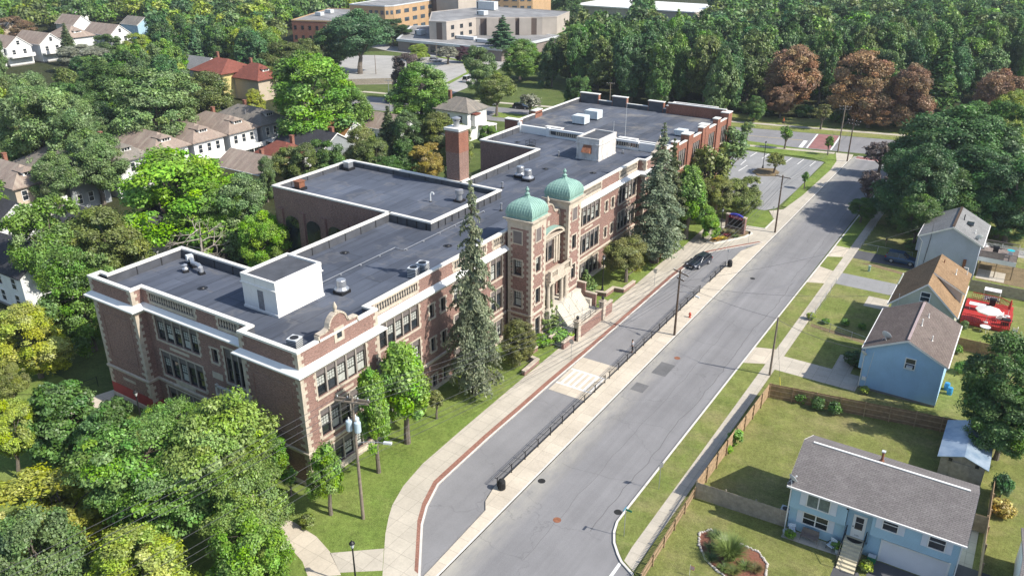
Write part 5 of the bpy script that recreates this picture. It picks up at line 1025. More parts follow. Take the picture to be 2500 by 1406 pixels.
KEEP2 = [(1885, 105, 2015, 290, 272), (2040, 120, 2185, 300, 282), (2195, 160, 2325, 290, 285), (2395, 175, 2530, 260, 262)]
def scatter(poly, step, hs, rs, cols, kinds, seed, keep=True, gap=.62, box=(-700, 150, 60, 620), scale=1.0):
    rg = random.Random(seed); out = []
    xs = np.arange(box[0], box[1], step)
    for x0 in xs:
        for y0 in np.arange(box[2], box[3], step):
            x, y = x0+rg.uniform(-.42, .42)*step, y0+rg.uniform(-.42, .42)*step; h = rg.uniform(*hs); r = rg.uniform(*rs)
            if y < 150 and -90 < x < 30: continue
            px, py = PJ(x, y, h)
            if not (-60 < px < 2560 and -60 < py < 1450) or not inpoly(px, py, poly): continue
            rp = r*FPX/max(20, depth(x, y, h)); bx, by = PJ(x, y, 0)
            if any(px+rp*.75 > a and px-rp*.75 < c and by > pb and py < d for a, b, c, d, pb in KEEPH): continue
            if any(a-r*.4 < x < c+r*.4 and b-r*.4 < y < d+r*.4 for a, b, c, d in RECTS): continue
            if keep and any(px+rp*.75 > a and px-rp*.75 < c and by-(by-py)*.18 > b and py < d for a, b, c, d in KEEP): continue
            if any(px+rp*.7 > a and px-rp*.7 < c and by > pb-8 for a, b, c, d, pb in KEEP2) and seed == 3: continue
            if any((x-a)**2+(y-b)**2 < (gap*(r+rr))**2 for a, b, rr, *_ in TREES): continue
            if any((x-a)**2+(y-b)**2 < (.5*(r+rr))**2 for a, b, rr, *_ in out): continue
            out.append((x, y, r, h, rg.choice(kinds), rg.choice(cols), px, py))
    return out
WOODP = [(1150, 150), (1215, 100), (1290, 66), (1390, 20), (1480, -40), (2560, -40), (2560, 260), (2480, 262), (2330, 262), (2180, 250), (1900, 240), (1790, 236), (1700, 232), (1380, 215), (1290, 205), (1150, 190)]
LEFTP = [(-60, -60), (1500, -60), (1480, 10), (1330, 20), (900, 40), (720, 130), (700, 210), (640, 160), (470, 180), (560, 250), (250, 280), (-60, 310)]
LEFT3 = [(-60, 140), (130, 175), (470, 130), (560, 250), (480, 270), (240, 330), (130, 330), (-60, 390)]
LEFT2 = [(-60, 300), (130, 300), (240, 420), (330, 560), (300, 640), (-60, 480)]
wood = scatter(WOODP, 8.2, (15, 21), (4.2, 6.2), ['g2', 'g2', 'dg', 'bg', 'g', 'g2', 'ol2', 'gg2'], ["maplefar"]*9+["firfar"], 3, box=(-260, 140, 205, 620))
left = scatter(LEFTP, 8.2, (10, 17), (4.0, 6.0), ['g', 'g2', 'gg2', 'g2', 'bg', 'ol2', 'dg', 'g', 'yg2'], ["maplefar"]*9+["firfar"], 4, box=(-700, -90, 60, 620)) + scatter(LEFT2, 9, (9, 13), (3.5, 5), ['g', 'gg2', 'g2'], ["maplefar"], 5, box=(-260, -90, 40, 160)) + scatter(LEFT3, 9, (12, 16), (4, 5.6), ['gg', 'gg', 'gg2', 'g2'], ["maple"], 6, box=(-330, -120, 90, 260))
for l_ in (wood, left): l_.sort(key=lambda t: depth(t[0], t[1]))
NW, NL = 95, 85
CN = dict(g="green", g2="dark green", dg="very dark green", bg="blue-green", ol2="olive", gg="silvery grey-green", gg2="grey-green", yg2="yellow-green")
for lst, n, grp, where in ((wood, NW, "trees of the park wood", "in the park wood"), (left, NL, "trees of the leafy suburb", "among the suburb's far houses")):
    near = lst[:n]; rows = [near[i:i+19] for i in range(0, len(near), 19)]
    for ri, row in enumerate(rows):
        row.sort(key=lambda t: t[6])
        for i, (x, y, r, h, kd, c, px, py) in enumerate(row):
            plant(kd, x, y, h, r, c, "%s %s %s, %s row, %s from left" % (CN[c], "pointed evergreen" if kd == "firfar" else "tree", where, ordn(ri), ordn(i)), grp, z=0)
def mass(name, lst, per, label):
    """crowns too many to count, far off: one object"""
    if not lst: return
    C, N, Sz, Tn, K = [], [], [], [], []
    for x, y, r, h, kd, c, px, py in lst:
        ncl = 20; d = unit(nr.normal(size=(ncl, 3))); d[:, 2] = np.abs(d[:, 2])*.9-.25; cc = d*np.array([r*.72, r*.72, h*.34])+np.array([x, y, h*.62]); cs = r*nr.uniform(.26, .46, ncl)
        a, b, s, t = clumps_to_leaves(cc, cs, per, np.array([x, y, h*.5]), .8, .62)
        C.append(a); N.append(b); Sz.append(s); Tn.append(t); k = np.array(PC[c])*nr.uniform(.85, 1.15); K.append(np.repeat(k[None], len(a), 0))
    me = leafmesh(name, np.concatenate(C), np.concatenate(N), np.concatenate(Sz), np.concatenate(Tn)); K = np.concatenate(K); n = len(K)
    at = me.attributes.new("tone", 'FLOAT_COLOR', 'POINT'); c = np.ones((n, 4, 4)); c[:, :, :3] = K[:, None]; at.data.foreach_set("color", c.ravel())
    m = bpy.data.materials.get("far_leaf")
    if not m:
        m = M['leaf'].copy(); m.name = "far_leaf"; nt_ = m.node_tree; oi = [q for q in nt_.nodes if q.type == 'OBJECT_INFO'][0]; hs = [q for q in nt_.nodes if q.type == 'HUE_SAT'][0]; a_ = nt_.nodes.new("ShaderNodeAttribute"); a_.attribute_name = "tone"; nt_.links.new(a_.outputs["Color"], hs.inputs["Color"])
    me.materials.clear(); me.materials.append(m); ob = bpy.data.objects.new(name, me); COL.objects.link(ob); ob["kind"] = "stuff"; return ob
flat("wood_floor", [(-112, CS(-112, 24.05)), (60, CS(60, 24.05)), (420, 330), (420, 900), (-330, 900), (-200, 440), (-150, 330), (-128, 262)], .012, M['litter'])  # leaf litter, coloured dark so the gaps between crowns look shaded
flat("suburb_floor", [(-210, 250), (-236, 262), (-290, 300), (-330, 520), (-800, 520), (-700, 150), (-330, 120), (-170, 40), (-98, 40), (-90, 125), (-160, 130), (-165, 166), (-215, 180), (-240, 226)], .010, M['litter'])  # same dark litter, painting tree shade onto the suburb's ground
# bushes along the wood's edge
_q = random.Random(8)
for i in range(16):
    x = -78+i*6.6+_q.uniform(-2, 2); y = CS(x, 22)+_q.uniform(0, 4); plant("shrub", x, y, _q.uniform(2, 3.6), _q.uniform(2.0, 3.2), _q.choice(('g2', 'bg', 'g2', 'dg')), "low dark bush along the wood's edge, %s from left" % ordn(i), "bushes along the wood's edge", cat="bush", z=0)
mass("far_wood", wood[NW:], 13, ""); mass("far_suburb_trees", left[NL:], 13, "")
print("TREES", len(TREES), "wood", len(wood), "left", len(left))
# ================================================================ HOUSES
def hwin(parent, f, u0, u1, z0, z1, shut=0, curtain=False, mid=True, name="window", m=None):
    mb = MB(); t = .09
    for a, b, c, d in ((u0-t, u1+t, z1, z1+t), (u0-t, u1+t, z0-t, z0), (u0-t, u0, z0, z1), (u1, u1+t, z0, z1)): f.box(mb, a, b, c, d, -.02, .07)
    if mid: f.box(mb, u0, u1, (z0+z1)/2-.03, (z0+z1)/2+.03, -.01, .05)
    if u1-u0 > 1.35: f.box(mb, (u0+u1)/2-.05, (u0+u1)/2+.05, z0, z1, -.012, .055)
    o = mb.build(name, m or M['white'], parent); mb = MB(); f.quad(mb, u0, u1, z0, z1, .012); mb.build("pane", M['glass'] if not curtain else plain("drawn_curtain", (.16, .19, .16), .9, .3, 5), o)
    if shut:
        for a, b in ((u0-t-shut, u0-t-.01), (u1+t+.01, u1+t+shut)): mb = MB(); f.box(mb, a, b, z0-t, z1+t, -.02, .05); mb.build("shutter", plain("pale_shutter", (.66, .68, .72), .6, .05), o)
    return o
def slabroof(name, A, B, C, D, m, parent, th=.16):
    """one roof slope: A-B eave, C-D ridge"""
    mb = MB(); dn = [(p[0], p[1], p[2]-th) for p in (A, B, C, D)]
    mb.quad(A, B, C, D); mb.quad(*dn[::-1])
    P_ = (A, B, C, D)
    for i in range(4): j = (i+1) % 4; mb.quad(P_[i], dn[i], dn[j], P_[j])
    return mb.build(name, m, parent)
def gable_house(name, x0, x1, y0, y1, ze, zr, ax, wm, rm, label, group=None, oh=.35, base=.4, trim=True, gov=.25, chim=None, cat="house"):
    """ax 'y': ridge along y, gables face -Y and +Y; 'x' likewise"""
    h = empty(name, ((x0+x1)/2, (y0+y1)/2, T if x0 > -95 else 0)); tag(h, label, cat, group)
    z0 = T; mb = MB(); xm, ym = (x0+x1)/2, (y0+y1)/2
    for a, b in (((x0, y0), (x1, y0)), ((x1, y0), (x1, y1)), ((x1, y1), (x0, y1)), ((x0, y1), (x0, y0))): mb.quad((*a, base), (*b, base), (*b, ze), (*a, ze))
    if ax == 'y':
        for y in (y0, y1): mb.poly([(x0, y, ze), (x1, y, ze), (xm, y, zr-.1)])
    else:
        for x in (x0, x1): mb.poly([(x, y0, ze), (x, y1, ze), (x, ym, zr-.1)])
    mb.build("wall", wm, h); MB().box(x0+.04, x1-.04, y0+.04, y1-.04, -.1, base+.02).build("foundation", plain("foundation_grey", (.24, .22, .2), .9), h)
    if ax == 'y':
        s = (zr-ze)/(xm-x0); dz = s*oh; a0, a1 = y0-gov, y1+gov
        L_ = slabroof("roof", (x0-oh, a0, ze-dz+.12), (x0-oh, a1, ze-dz+.12), (xm, a1, zr+.12), (xm, a0, zr+.12), rm, h); R_ = slabroof("roof", (x1+oh, a1, ze-dz+.12), (x1+oh, a0, ze-dz+.12), (xm+.003, a0, zr+.12), (xm+.003, a1, zr+.12), rm, h)
        if trim:
            mb = MB()
            for y, e in ((a0-.03, 1), (a1+.03, -1)):
                for sx, xe in ((-1, x0-oh), (1, x1+oh)): mb.poly([(xe, y, ze-dz+.13), (xm, y, zr+.13), (xm, y, zr-.1), (xe, y, ze-dz-.1)])
            for xe in (x0-oh-.1, x1+oh): mb.box(xe, xe+.1, a0, a1, ze-dz-.04, ze-dz+.1)
            mb.build("fascia", M['white'], h)
    else:
        s = (zr-ze)/(ym-y0); dz = s*oh; a0, a1 = x0-gov, x1+gov
        slabroof("roof", (a0, y0-oh, ze-dz+.12), (a1, y0-oh, ze-dz+.12), (a1, ym, zr+.12), (a0, ym, zr+.12), rm, h); slabroof("roof", (a1, y1+oh, ze-dz+.12), (a0, y1+oh, ze-dz+.12), (a0, ym+.003, zr+.12), (a1, ym+.003, zr+.12), rm, h)
        if trim:
            mb = MB()
            for x in (a0-.03, a1+.03):
                for ye in (y0-oh, y1+oh): mb.poly([(x, ye, ze-dz+.13), (x, ym, zr+.13), (x, ym, zr-.1), (x, ye, ze-dz-.1)])
            for ye in (y0-oh-.1, y1+oh): mb.box(a0, a1, ye, ye+.1, ze-dz-.04, ze-dz+.1)
            mb.build("fascia", M['white'], h)
    if chim:
        cx, cy, ct = chim; c = MB().box(cx-.35, cx+.35, cy-.3, cy+.3, ze, ct).box(cx-.42, cx+.42, cy-.37, cy+.37, ct, ct+.14).build("chimney", M['brick2'], h)
    return h
def hip_house(name, x0, x1, y0, y1, ze, zr, rx0, rx1, wm, rm, label, group=None, oh=.55, chim=None, dormer=None):
    h = empty(name, ((x0+x1)/2, (y0+y1)/2, 0)); tag(h, label, "house", group); ym = (y0+y1)/2
    mb = MB().box(x0, x1, y0, y1, 0, ze); mb.build("wall", wm, h)
    e = [(x0-oh, y0-oh, ze), (x1+oh, y0-oh, ze), (x1+oh, y1+oh, ze), (x0-oh, y1+oh, ze)]; r0, r1 = (rx0, ym, zr), (rx1, ym, zr)
    mb = MB(); mb.poly([e[0], e[1], r1, r0]); mb.poly([e[1], e[2], r1]); mb.poly([e[2], e[3], r0, r1]); mb.poly([e[3], e[0], r0]); mb.poly([(x, y, z-.18) for x, y, z in e][::-1])
    for i in range(4): j = (i+1) % 4; mb.quad(e[i], e[j], (*e[j][:2], ze-.18), (*e[i][:2], ze-.18))
    mb.build("roof", rm, h)
    if chim:
        cx, cy, ct = chim; MB().box(cx-.35, cx+.35, cy-.3, cy+.3, ze+.5, ct).box(cx-.42, cx+.42, cy-.37, cy+.37, ct, ct+.14).build("chimney", M['brick2'], h)
    if dormer:
        dx, w_ = dormer; t = (x1+oh-dx)/(x1+oh-rx1); zb = ze+(zr-ze)*t; d = MB(); d.box(dx-2.2, dx, ym-w_, ym+w_, zb-.6, zb+.75); dm = d.build("dormer", M['white'], h)
        mb = MB(); c = [(dx+.35, ym-w_-.35, zb+.7), (dx+.35, ym+w_+.35, zb+.7), (dx-2.6, ym+w_+.35, zb+.8), (dx-2.6, ym-w_-.35, zb+.8)]; pk = (dx-1.0, ym, zb+1.35)
        for i in range(4): j = (i+1) % 4; mb.poly([c[i], c[j], pk])
        mb.build("dormer_roof", rm, dm); mb = MB(); f = Face('X+', dx)
        for a in (-.75, -.2, .35): f.box(mb, ym+a, ym+a+.42, zb+.1, zb+.6, -.02, .02)
        mb.build("window", M['glass'], dm)
    return h
def pipe(parent, x, y, z, h=.6, r=.06, m=None, name="vent_pipe"): return MB().tube((x, y, z-.3), (x, y, z+h), r, r, 8).tube((x, y, z-.02), (x, y, z+.1), r*2.2, r*1.2, 8).build(name, m or M['white'], parent)
def dish(x, y, z, az, label, s=.42, stand=True):
    d = local("satellite_dish", (x, y, z), az); tag(d, label, "satellite dish"); mb = MB(); n = 16
    prof = [(s*k/5, .28*(s*k/5)**2/s) for k in range(6)]
    mb.lathe([(r, zz) for r, zz in prof]+[(s*1.0, prof[-1][1]+.02)], 0, 0, n); o = mb.build("reflector", M['greyp'], d); o.location = (0, 0, .5); o.rotation_euler = (R(62), 0, 0)
    m2 = MB(); m2.tube((0, 0, 0), (0, 0, .5), .03, .03, 6); m2.tube((0, 0, .5), (0, -.45, .62), .015, .015, 5); m2.box(-.05, .05, -.52, -.42, .57, .67)
    if stand: m2.tube((-.25, .2, 0), (0, 0, .45), .018, .018, 5); m2.tube((.25, .2, 0), (0, 0, .45), .018, .018, 5)
    m2.build("mast", M['greyp'], d); return d
# --- house A: light blue raised ranch, ridge along x
A = empty("light_blue_house", (-4, 63, T)); tag(A, "light blue raised ranch house with grey-brown shingle roof and white garage door", "house")
ax0, ax1, ay0, ay1 = -10.35, 2.35, 59.55, 66.6; fl, fu = Face('Y-', ay0), Face('Y-', 59.1)
mb = MB(); mb.quad((ax0, ay0, .1), (-5.85, ay0, .1), (-5.85, ay0, 2.75), (ax0, ay0, 2.75)); mb.quad((-3.95, ay0, .1), (ax1, ay0, .1), (ax1, ay0, 2.75), (-3.95, ay0, 2.75)); mb.quad((-5.85, ay0, .1), (-3.95, ay0, .1), (-3.95, ay0, 1.3), (-5.85, ay0, 1.3)); mb.quad((ax0, ay1, .1), (ax1, ay1, .1), (ax1, ay1, 5.0), (ax0, ay1, 5.0))
for x in (ax0, ax1): mb.quad((x, ay0, .1), (x, ay1, .1), (x, ay1, 5.0), (x, ay0, 5.0)); mb.poly([(x, 59.1, 5.0), (x, ay1, 5.0), (x, 62.9, 6.9)])
mb.box(ax0, -5.85, 59.1, 59.5, 2.62, 5.05); mb.box(-3.95, ax1, 59.1, 59.5, 2.62, 5.05); mb.quad((-5.85, 59.7, 1.2), (-3.95, 59.7, 1.2), (-3.95, 59.7, 5.0), (-5.85, 59.7, 5.0))
for x in (-5.85, -3.95): mb.quad((x, 59.1, 1.2), (x, 59.7, 1.2), (x, 59.7, 5.0), (x, 59.1, 5.0))
mb.build("wall", M['sidA'], A)
e0, e1, ym, zr_ = 58.6, 67.1, 62.9, 7.0
ro = slabroof("roof", (ax0-.35, e0, 5.0), (ax1+.35, e0, 5.0), (ax1+.35, ym, zr_), (ax0-.35, ym, zr_), M['shA'], A); slabroof("roof", (ax1+.35, e1, 5.0), (ax0-.35, e1, 5.0), (ax0-.35, ym+.003, zr_), (ax1+.35, ym+.003, zr_), M['shA'], A)
MB().box(ax0+.4, ax1-.3, ym-.09, ym+.09, zr_-.03, zr_+.05).build("ridge_vent", M['white'], A)
mb = MB(); mb.box(ax0-.35, ax1+.35, e0-.12, e0-.001, 4.86, 5.0)
for x in (ax0-.38, ax1+.351):
    mb.poly([(x, e0, 5.02), (x, ym, zr_+.02), (x, ym, zr_-.2), (x, e0, 4.8)]); mb.poly([(x, e1, 5.02), (x, ym, zr_+.02), (x, ym, zr_-.2), (x, e1, 4.8)])
mb.box(ax0-.1, ax0-.01, 59.0, 59.09, .1, 4.85); mb.box(ax1+.01, ax1+.1, 59.0, 59.09, .1, 4.85); mb.build("gutter", M['white'], A)
hwin(A, fu, -9.0, -7.25, 3.3, 4.55, .5, True, mid=False); hwin(A, fl, -9.15, -7.2, 1.15, 2.25, .45); hwin(A, fu, -3.15, -2.1, 3.65, 4.75, .45); hwin(A, fu, .2, 1.3, 3.45, 4.7, .45)
mb = MB(); fl.box(mb, -2.9, 1.85, .15, 2.15, -.02, .06); g_ = mb.build("garage_door", plain("white_garage_door", (.72, .71, .72), .5, .06, .6), A)
mb = MB(); fl.box(mb, -3.05, -2.9, .12, 2.3, -.02, .09); fl.box(mb, 1.85, 2.0, .12, 2.3, -.02, .09); fl.box(mb, -2.9, 1.85, 2.15, 2.3, -.02, .09); mb.build("door_trim", M['white'], g_)
fd = Face('Y-', 59.7); mb = MB(); fd.box(mb, -5.4, -4.35, 1.45, 3.7, -.02, .07); dr = mb.build("front_door", M['white'], A); mb = MB()
fd.box(mb, -5.18, -4.58, 2.3, 2.95, .071, .08); fd.box(mb, -5.18, -4.58, 3.0, 3.5, .071, .08); mb.build("door_glass", M['glass'], dr); MB().ball((-5.3, 59.6, 2.5), .05).build("handle", M['black'], dr)
st_ = MB(); st_.box(-5.7, -4.2, 58.85, 59.69, .1, 1.4)
for k in range(7): st_.box(-5.65, -4.25, 58.84-(k+1)*.3, 58.85-k*.3, .1, 1.4-(k+1)*.175)
so_ = st_.build("front_steps", plain("cream_step", (.60, .53, .38), .85), A); mb = MB()
for x in (-5.72, -4.18):
    mb.tube((x, 59.6, 1.4), (x, 59.6, 2.4), .03, .03, 5); mb.tube((x, 58.8, 1.4), (x, 58.8, 2.35), .03, .03, 5); mb.tube((x, 59.6, 2.35), (x, 58.8, 2.35), .03, .03, 5); mb.tube((x, 58.8, 2.35), (x, 56.75, 1.1), .03, .03, 5); mb.tube((x, 56.75, .1), (x, 56.75, 1.1), .03, .03, 5)
mb.build("handrail", M['black'], so_)
mb = MB(); n = 14; mb.poly([(-4.95+.62*math.cos(PI+PI*k/n), 59.45+.5*math.sin(PI+PI*k/n), 1.406) for k in range(n+1)]); tag(mb.build("doormat", M['led']), "black half-round doormat at the light blue house's front door", "doormat")
def text(s, loc, rot, size, m, name="lettering", parent=None, ext=.004):
    cu = bpy.data.curves.new(name, 'FONT'); cu.body = s; cu.size = size; cu.extrude = ext; cu.align_x = 'CENTER'; o = bpy.data.objects.new(name, cu); COL.objects.link(o); o.location = loc; o.rotation_euler = rot; cu.materials.append(m); bpy.context.view_layer.update(); me = bpy.data.meshes.new_from_object(o.evaluated_get(bpy.context.evaluated_depsgraph_get())); bpy.data.objects.remove(o); o = bpy.data.objects.new(name, me); COL.objects.link(o); o.location = loc; o.rotation_euler = rot
    if parent: o.parent = parent; o.location = Vector(loc)-Vector(ORG[parent.name])
    return o
text("1721", (-4.9, 59.617, 1.62), (PI/2, 0, 0), .2, M['black'], "house_number", dr)
pipe(A, -4.6, 64.0, 6.55, .9, .1, M['rust']); MB().box(-4.75, -4.45, 63.85, 64.15, 7.4, 7.5).build("pipe_cap", M['greyp'], A)
mb = MB(); mb.tube((-5.9, 59.05, 4.4), (-5.9, 58.98, 4.3), .08, .05, 6); mb.box(-5.0, -4.8, 59.5, 59.69, 4.2, 4.5); mb.build("porch_lamp", M['black'], A)
dish(-10.45, 58.85, 5.05, R(150), "white satellite dish on the roof corner of the light blue ranch house")
# --- house B, C, D
B_ = gable_house("blue_gable_house", -10.15, -2.45, 86.7, 97.6, 5.3, 7.15, 'y', M['sidB'], M['shB'], "medium blue gable house with brown shingle roof beside the brown fence", gov=.3)
MB().box(-10.6, -10.14, 86.71, 97.6, 2.55, 5.2).build("overhanging_bay", M['sidB'], B_)
hwin(B_, Face('Y-', 86.7), -6.1, -5.2, 3.95, 5.1, name="window"); mb = MB(); mb.box(-5.95, -5.35, 86.3, 86.69, 3.98, 4.35); mb.build("air_conditioner", M['greyp'], B_)
mb = MB(); mb.tube((-10.2, 86.62, .3), (-10.2, 86.62, 5.2), .045, .045, 6); mb.tube((-9.6, 86.62, .6), (-9.3, 86.62, 4.9), .02, .02, 5); mb.box(-10.0, -9.6, 86.5, 86.69, 1.3, 1.7); mb.build("downpipe", M['white'], B_)
mb = MB(); mb.box(-6.42, -6.16, 86.6, 97.4, 7.25, 7.33); mb.build("ridge_cap", plain("pinkish_cap", (.36, .28, .27), .8), B_)
pipe(B_, -5.7, 91.5, 7.0, .8); pipe(B_, -4.3, 89.8, 6.3, .6); pipe(B_, -5.4, 94.5, 6.8, .5)
dish(-8.6, 87.6, 6.15, R(160), "large white satellite dish on the brown roof of the blue gable house", .55); dish(-10.3, 86.45, 4.0, R(150), "small white satellite dish on the front corner of the blue gable house", .36, False)
Cc = gable_house("tan_roofed_house", -10.0, -3.1, 100.3, 110.6, 5.3, 8.45, 'y', M['sidC'], M['shC'], "sage-green gable house with steep tan shingle roof beside the red deck", gov=.3)
hwin(Cc, Face('Y-', 100.3), -7.05, -6.1, 6.2, 7.3)
mb = MB(); zt = 6.75; mb.poly([(-6.3, 104.1, 8.42), (-3.0, 104.1, zt), (-3.0, 104.1, 5.3)]); mb.poly([(-3.0, 104.1, zt), (-3.0, 110.6, zt), (-3.0, 110.6, 5.3), (-3.0, 104.1, 5.3)]); dw = mb.build("dormer", plain("pinkish_siding", (.5, .42, .38), .7, .06), Cc)
slabroof("dormer_roof", (-2.7, 103.9, zt+.0), (-2.7, 110.85, zt+.0), (-6.5, 110.85, 8.66), (-6.5, 103.9, 8.66), M['shC'], dw); mb = MB(); mb.poly([(-2.7, 103.87, zt-.02), (-6.5, 103.87, 8.66), (-6.5, 103.87, 8.42), (-2.7, 103.87, zt-.24)]); mb.box(-3.05, -2.94, 104.05, 104.2, 5.0, zt); mb.build("dormer_trim", M['white'], dw)
pipe(Cc, -5.9, 108.6, 8.1, .7, .06, M['rust']); pipe(Cc, -4.3, 107.4, 7.6, .7); mb = MB(); mb.tube((-3.2, 109.6, 6.8), (-3.2, 109.6, 7.9), .05, .05, 6); mb.tube((-3.2, 109.6, 7.9), (-3.7, 109.6, 7.9), .05, .05, 6); mb.build("gooseneck_vent", M['white'], Cc)
mb = MB(); mb.tube((-9.3, 100.2, .4), (-9.3, 100.2, 6.2), .03, .03, 5); mb.tube((-9.3, 100.2, 6.2), (-9.3, 100.0, 6.6), .03, .03, 5); mb.build("service_mast", M['greyp'], Cc)
MB().box(-10.35, -10.01, 106.5, 110.4, 2.6, 5.2).build("overhanging_bay", M['sidC'], Cc)
D_ = gable_house("grey_blue_house", -10.6, -2.9, 126.3, 136.2, 5.45, 7.4, 'y', M['sidD'], M['shD'], "grey-blue gable house with pale grey roof and a raised rear deck", gov=.3)
MB().box(-11.1, -10.59, 127.5, 136.2, 2.6, 5.3).build("overhanging_bay", M['sidD'], D_)
mb = MB(); mb.tube((-10.3, 126.2, .3), (-10.3, 126.2, 4.6), .05, .05, 6); mb.tube((-10.3, 126.2, 4.6), (-10.9, 126.1, 5.3), .05, .05, 6); mb.build("downpipe", M['white'], D_)
mb = MB(); mb.tube((-9.6, 126.2, .5), (-9.3, 126.2, 5.2), .035, .035, 6); mb.tube((-9.3, 126.2, 5.2), (-9.3, 126.1, 7.6), .03, .02, 6); mb.build("service_mast", M['black'], D_)
MB().box(-6.92, -6.58, 126.2, 136.3, 7.52, 7.58).build("ridge_vent", M['shCd'], D_); pipe(D_, -5.9, 131.5, 7.1, .8, .07, M['black']); pipe(D_, -4.0, 129.0, 6.2, .5); mb = MB(); mb.box(-5.4, -4.5, 130.4, 131.9, 6.72, 6.9); mb.build("skylight", M['glass'], D_)
dish(-3.3, 127.0, 5.75, R(200), "white satellite dish on the grey roof above the raised deck", .5)
mb = MB(); mb.box(-4.55, -4.15, 126.1, 126.29, 1.2, 3.0); mb.build("meter_panel", M['rust'], D_)
# neighbour at the right edge
N_ = gable_house("white_neighbour_house", 6.4, 15, 52, 65.2, 3.4, 5.6, 'x', M['sidW'], M['shA'], "white sided house cut off by the picture's right edge", trim=False)
# shed
SH = empty("garden_shed", (1.2, 77.6, T)); tag(SH, "weathered garden shed with shiny blue-grey metal roof under the big tree", "shed")
mb = MB(); x0, x1, y0, y1 = -.6, 3.05, 74.5, 81.0
for a, b in (((x0, y0), (x1, y0)), ((x1, y0), (x1, y1)), ((x1, y1), (x0, y1)), ((x0, y1), (x0, y0))): mb.quad((*a, T), (*b, T), (*b, 2.2), (*a, 2.2))
for y in (y0, y1): mb.poly([(x0, y, 2.2), (x1, y, 2.2), (1.22, y, 2.85)])
mb.build("wall", M['woodg'], SH); mt_ = NT("blue_metal_roof", .35, .5, .4); mt_.col(mt_.ramp(mt_.noise(.8, detail=6), [(.35, (.26, .36, .48)), (.7, (.5, .58, .66))])); 
slabroof("roof", (x0-.3, y0-.3, 2.22), (x0-.3, y1+.3, 2.22), (1.22, y1+.3, 2.98), (1.22, y0-.3, 2.98), mt_.m, SH, .06); slabroof("roof", (x1+.3, y1+.3, 2.22), (x1+.3, y0-.3, 2.22), (1.223, y0-.3, 2.98), (1.223, y1+.3, 2.98), mt_.m, SH, .06)
mb = MB(); mb.box(.3, 1.9, 74.42, 74.49, .2, 2.0); sd_ = mb.build("shed_door", M['woodg'], SH); mb = MB()
for x in (.2, 2.4): mb.box(x-.15, x+.15, 74.36, 74.415, 2.0, 2.3)
mb.build("wall_ornament", M['black'], SH)
# --- fences
def board_fence(name, p, q, h, label, m, pw=.14, gap=.012, post=2.4, z=T, side=1, rails=True, picket=None, group=None, postm=None):
    P_, Q_ = Vector(p), Vector(q); d = Q_-P_; L = d.length; d /= L; nrm = Vector((-d.y, d.x))*side; rz = math.atan2(d.y, d.x)
    e = empty(name, (p[0], p[1], z)); tag(e, label, "fence", group); rg = random.Random(len(label)*37 % 999)
    b = MB(); u = 0
    while u < L-.02:
        c = P_+d*(u+pw/2); hh = h+rg.uniform(-.03, .02); b.box(c.x-pw/2, c.x+pw/2, c.y-.012, c.y+.012, z+.03, z+hh, rz); u += pw+gap
    b.build("board_panel", m, e)
    if rails:
        r = MB(); 
        for zz in ((.35, .95, 1.5) if h > 1.5 else (.3, .85)): c = (P_+Q_)/2+nrm*.035; r.box(c.x-L/2, c.x+L/2, c.y-.02, c.y+.02, z+zz, z+zz+.09, rz)
        r.build("rail", postm or m, e)
    n = max(1, round(L/post))
    for k in range(n+1):
        c = P_+d*(L*k/n)+nrm*.09; MB().box(c.x-.05, c.x+.05, c.y-.05, c.y+.05, z-.1, z+h+.1, rz).build("post", postm or m, e)
    return e
board_fence("wooden_fence", (-18.45, 59.0), (-18.0, 79.2), 1.75, "tan wooden board fence along the street walk beside the shaded pavement", M['wood'], side=-1)
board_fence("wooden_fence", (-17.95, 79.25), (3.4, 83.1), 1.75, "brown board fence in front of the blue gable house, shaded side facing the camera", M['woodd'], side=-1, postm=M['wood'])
board_fence("wooden_fence", (-18.4, 58.9), (-10.5, 59.35), 1.75, "greyish board fence from the street to the light blue house", M['woodg'], side=1)
board_fence("picket_fence", (-18.5, 58.8), (-18.1, 46.5), 1.15, "low pale picket fence casting striped shadows at the bottom corner", M['wood'], pw=.09, gap=.1, side=1)
board_fence("wooden_fence", (3.95, 73.8), (4.25, 46.5), 1.75, "brown board fence down the right side of the light blue house", M['wood'], side=1)
board_fence("wooden_fence", (2.5, 67.6), (3.9, 67.7), 1.75, "short board gate between the light blue house and the right fence", M['wood'], side=1)
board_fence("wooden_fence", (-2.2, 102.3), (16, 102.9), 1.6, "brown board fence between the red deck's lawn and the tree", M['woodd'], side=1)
board_fence("wooden_fence", (-2.9, 122.2), (18, 122.6), 1.6, "grey board fence between the red deck and the raised deck", M['woodg'], side=1)
fe = board_fence("picket_fence", (-2.6, 141.0), (18, 141.4), 1.1, "white picket fence behind the raised deck", M['white'], pw=.08, gap=.1, side=1)
def wire_fence(label, pts, h=1.1, post=2.6):
    e = empty("wire_fence", (*pts[0], T)); tag(e, label, "fence"); mb = MB(); pm = MB()
    for a, b in zip(pts[:-1], pts[1:]):
        A_, B2 = Vector(a), Vector(b); L = (B2-A_).length; n = max(1, round(L/post))
        for k in range(n+1):
            c = A_.lerp(B2, k/n); MB().tube((c.x, c.y, T), (c.x, c.y, T+h+.05), .03, .03, 6).build("post", M['galv'], e)
        mb.tube((*a, T+h), (*b, T+h), .022, .022, 5)
        for z in (.1, .45, .8): mb.tube((*a, T+z), (*b, T+z), .006, .006, 3)
    mb.build("top_rail", M['galv'], e)
wire_fence("thin wire fence between the two front lawns, in front of the blue gable house", [(-18.9, 113.6), (-18.9, 99.4), (-10.6, 97.0)])
wire_fence("thin dark wire fence round the shaded lawn of the grey-blue house", [(-19.0, 142), (-18.9, 129.8), (-11.5, 129.9)])
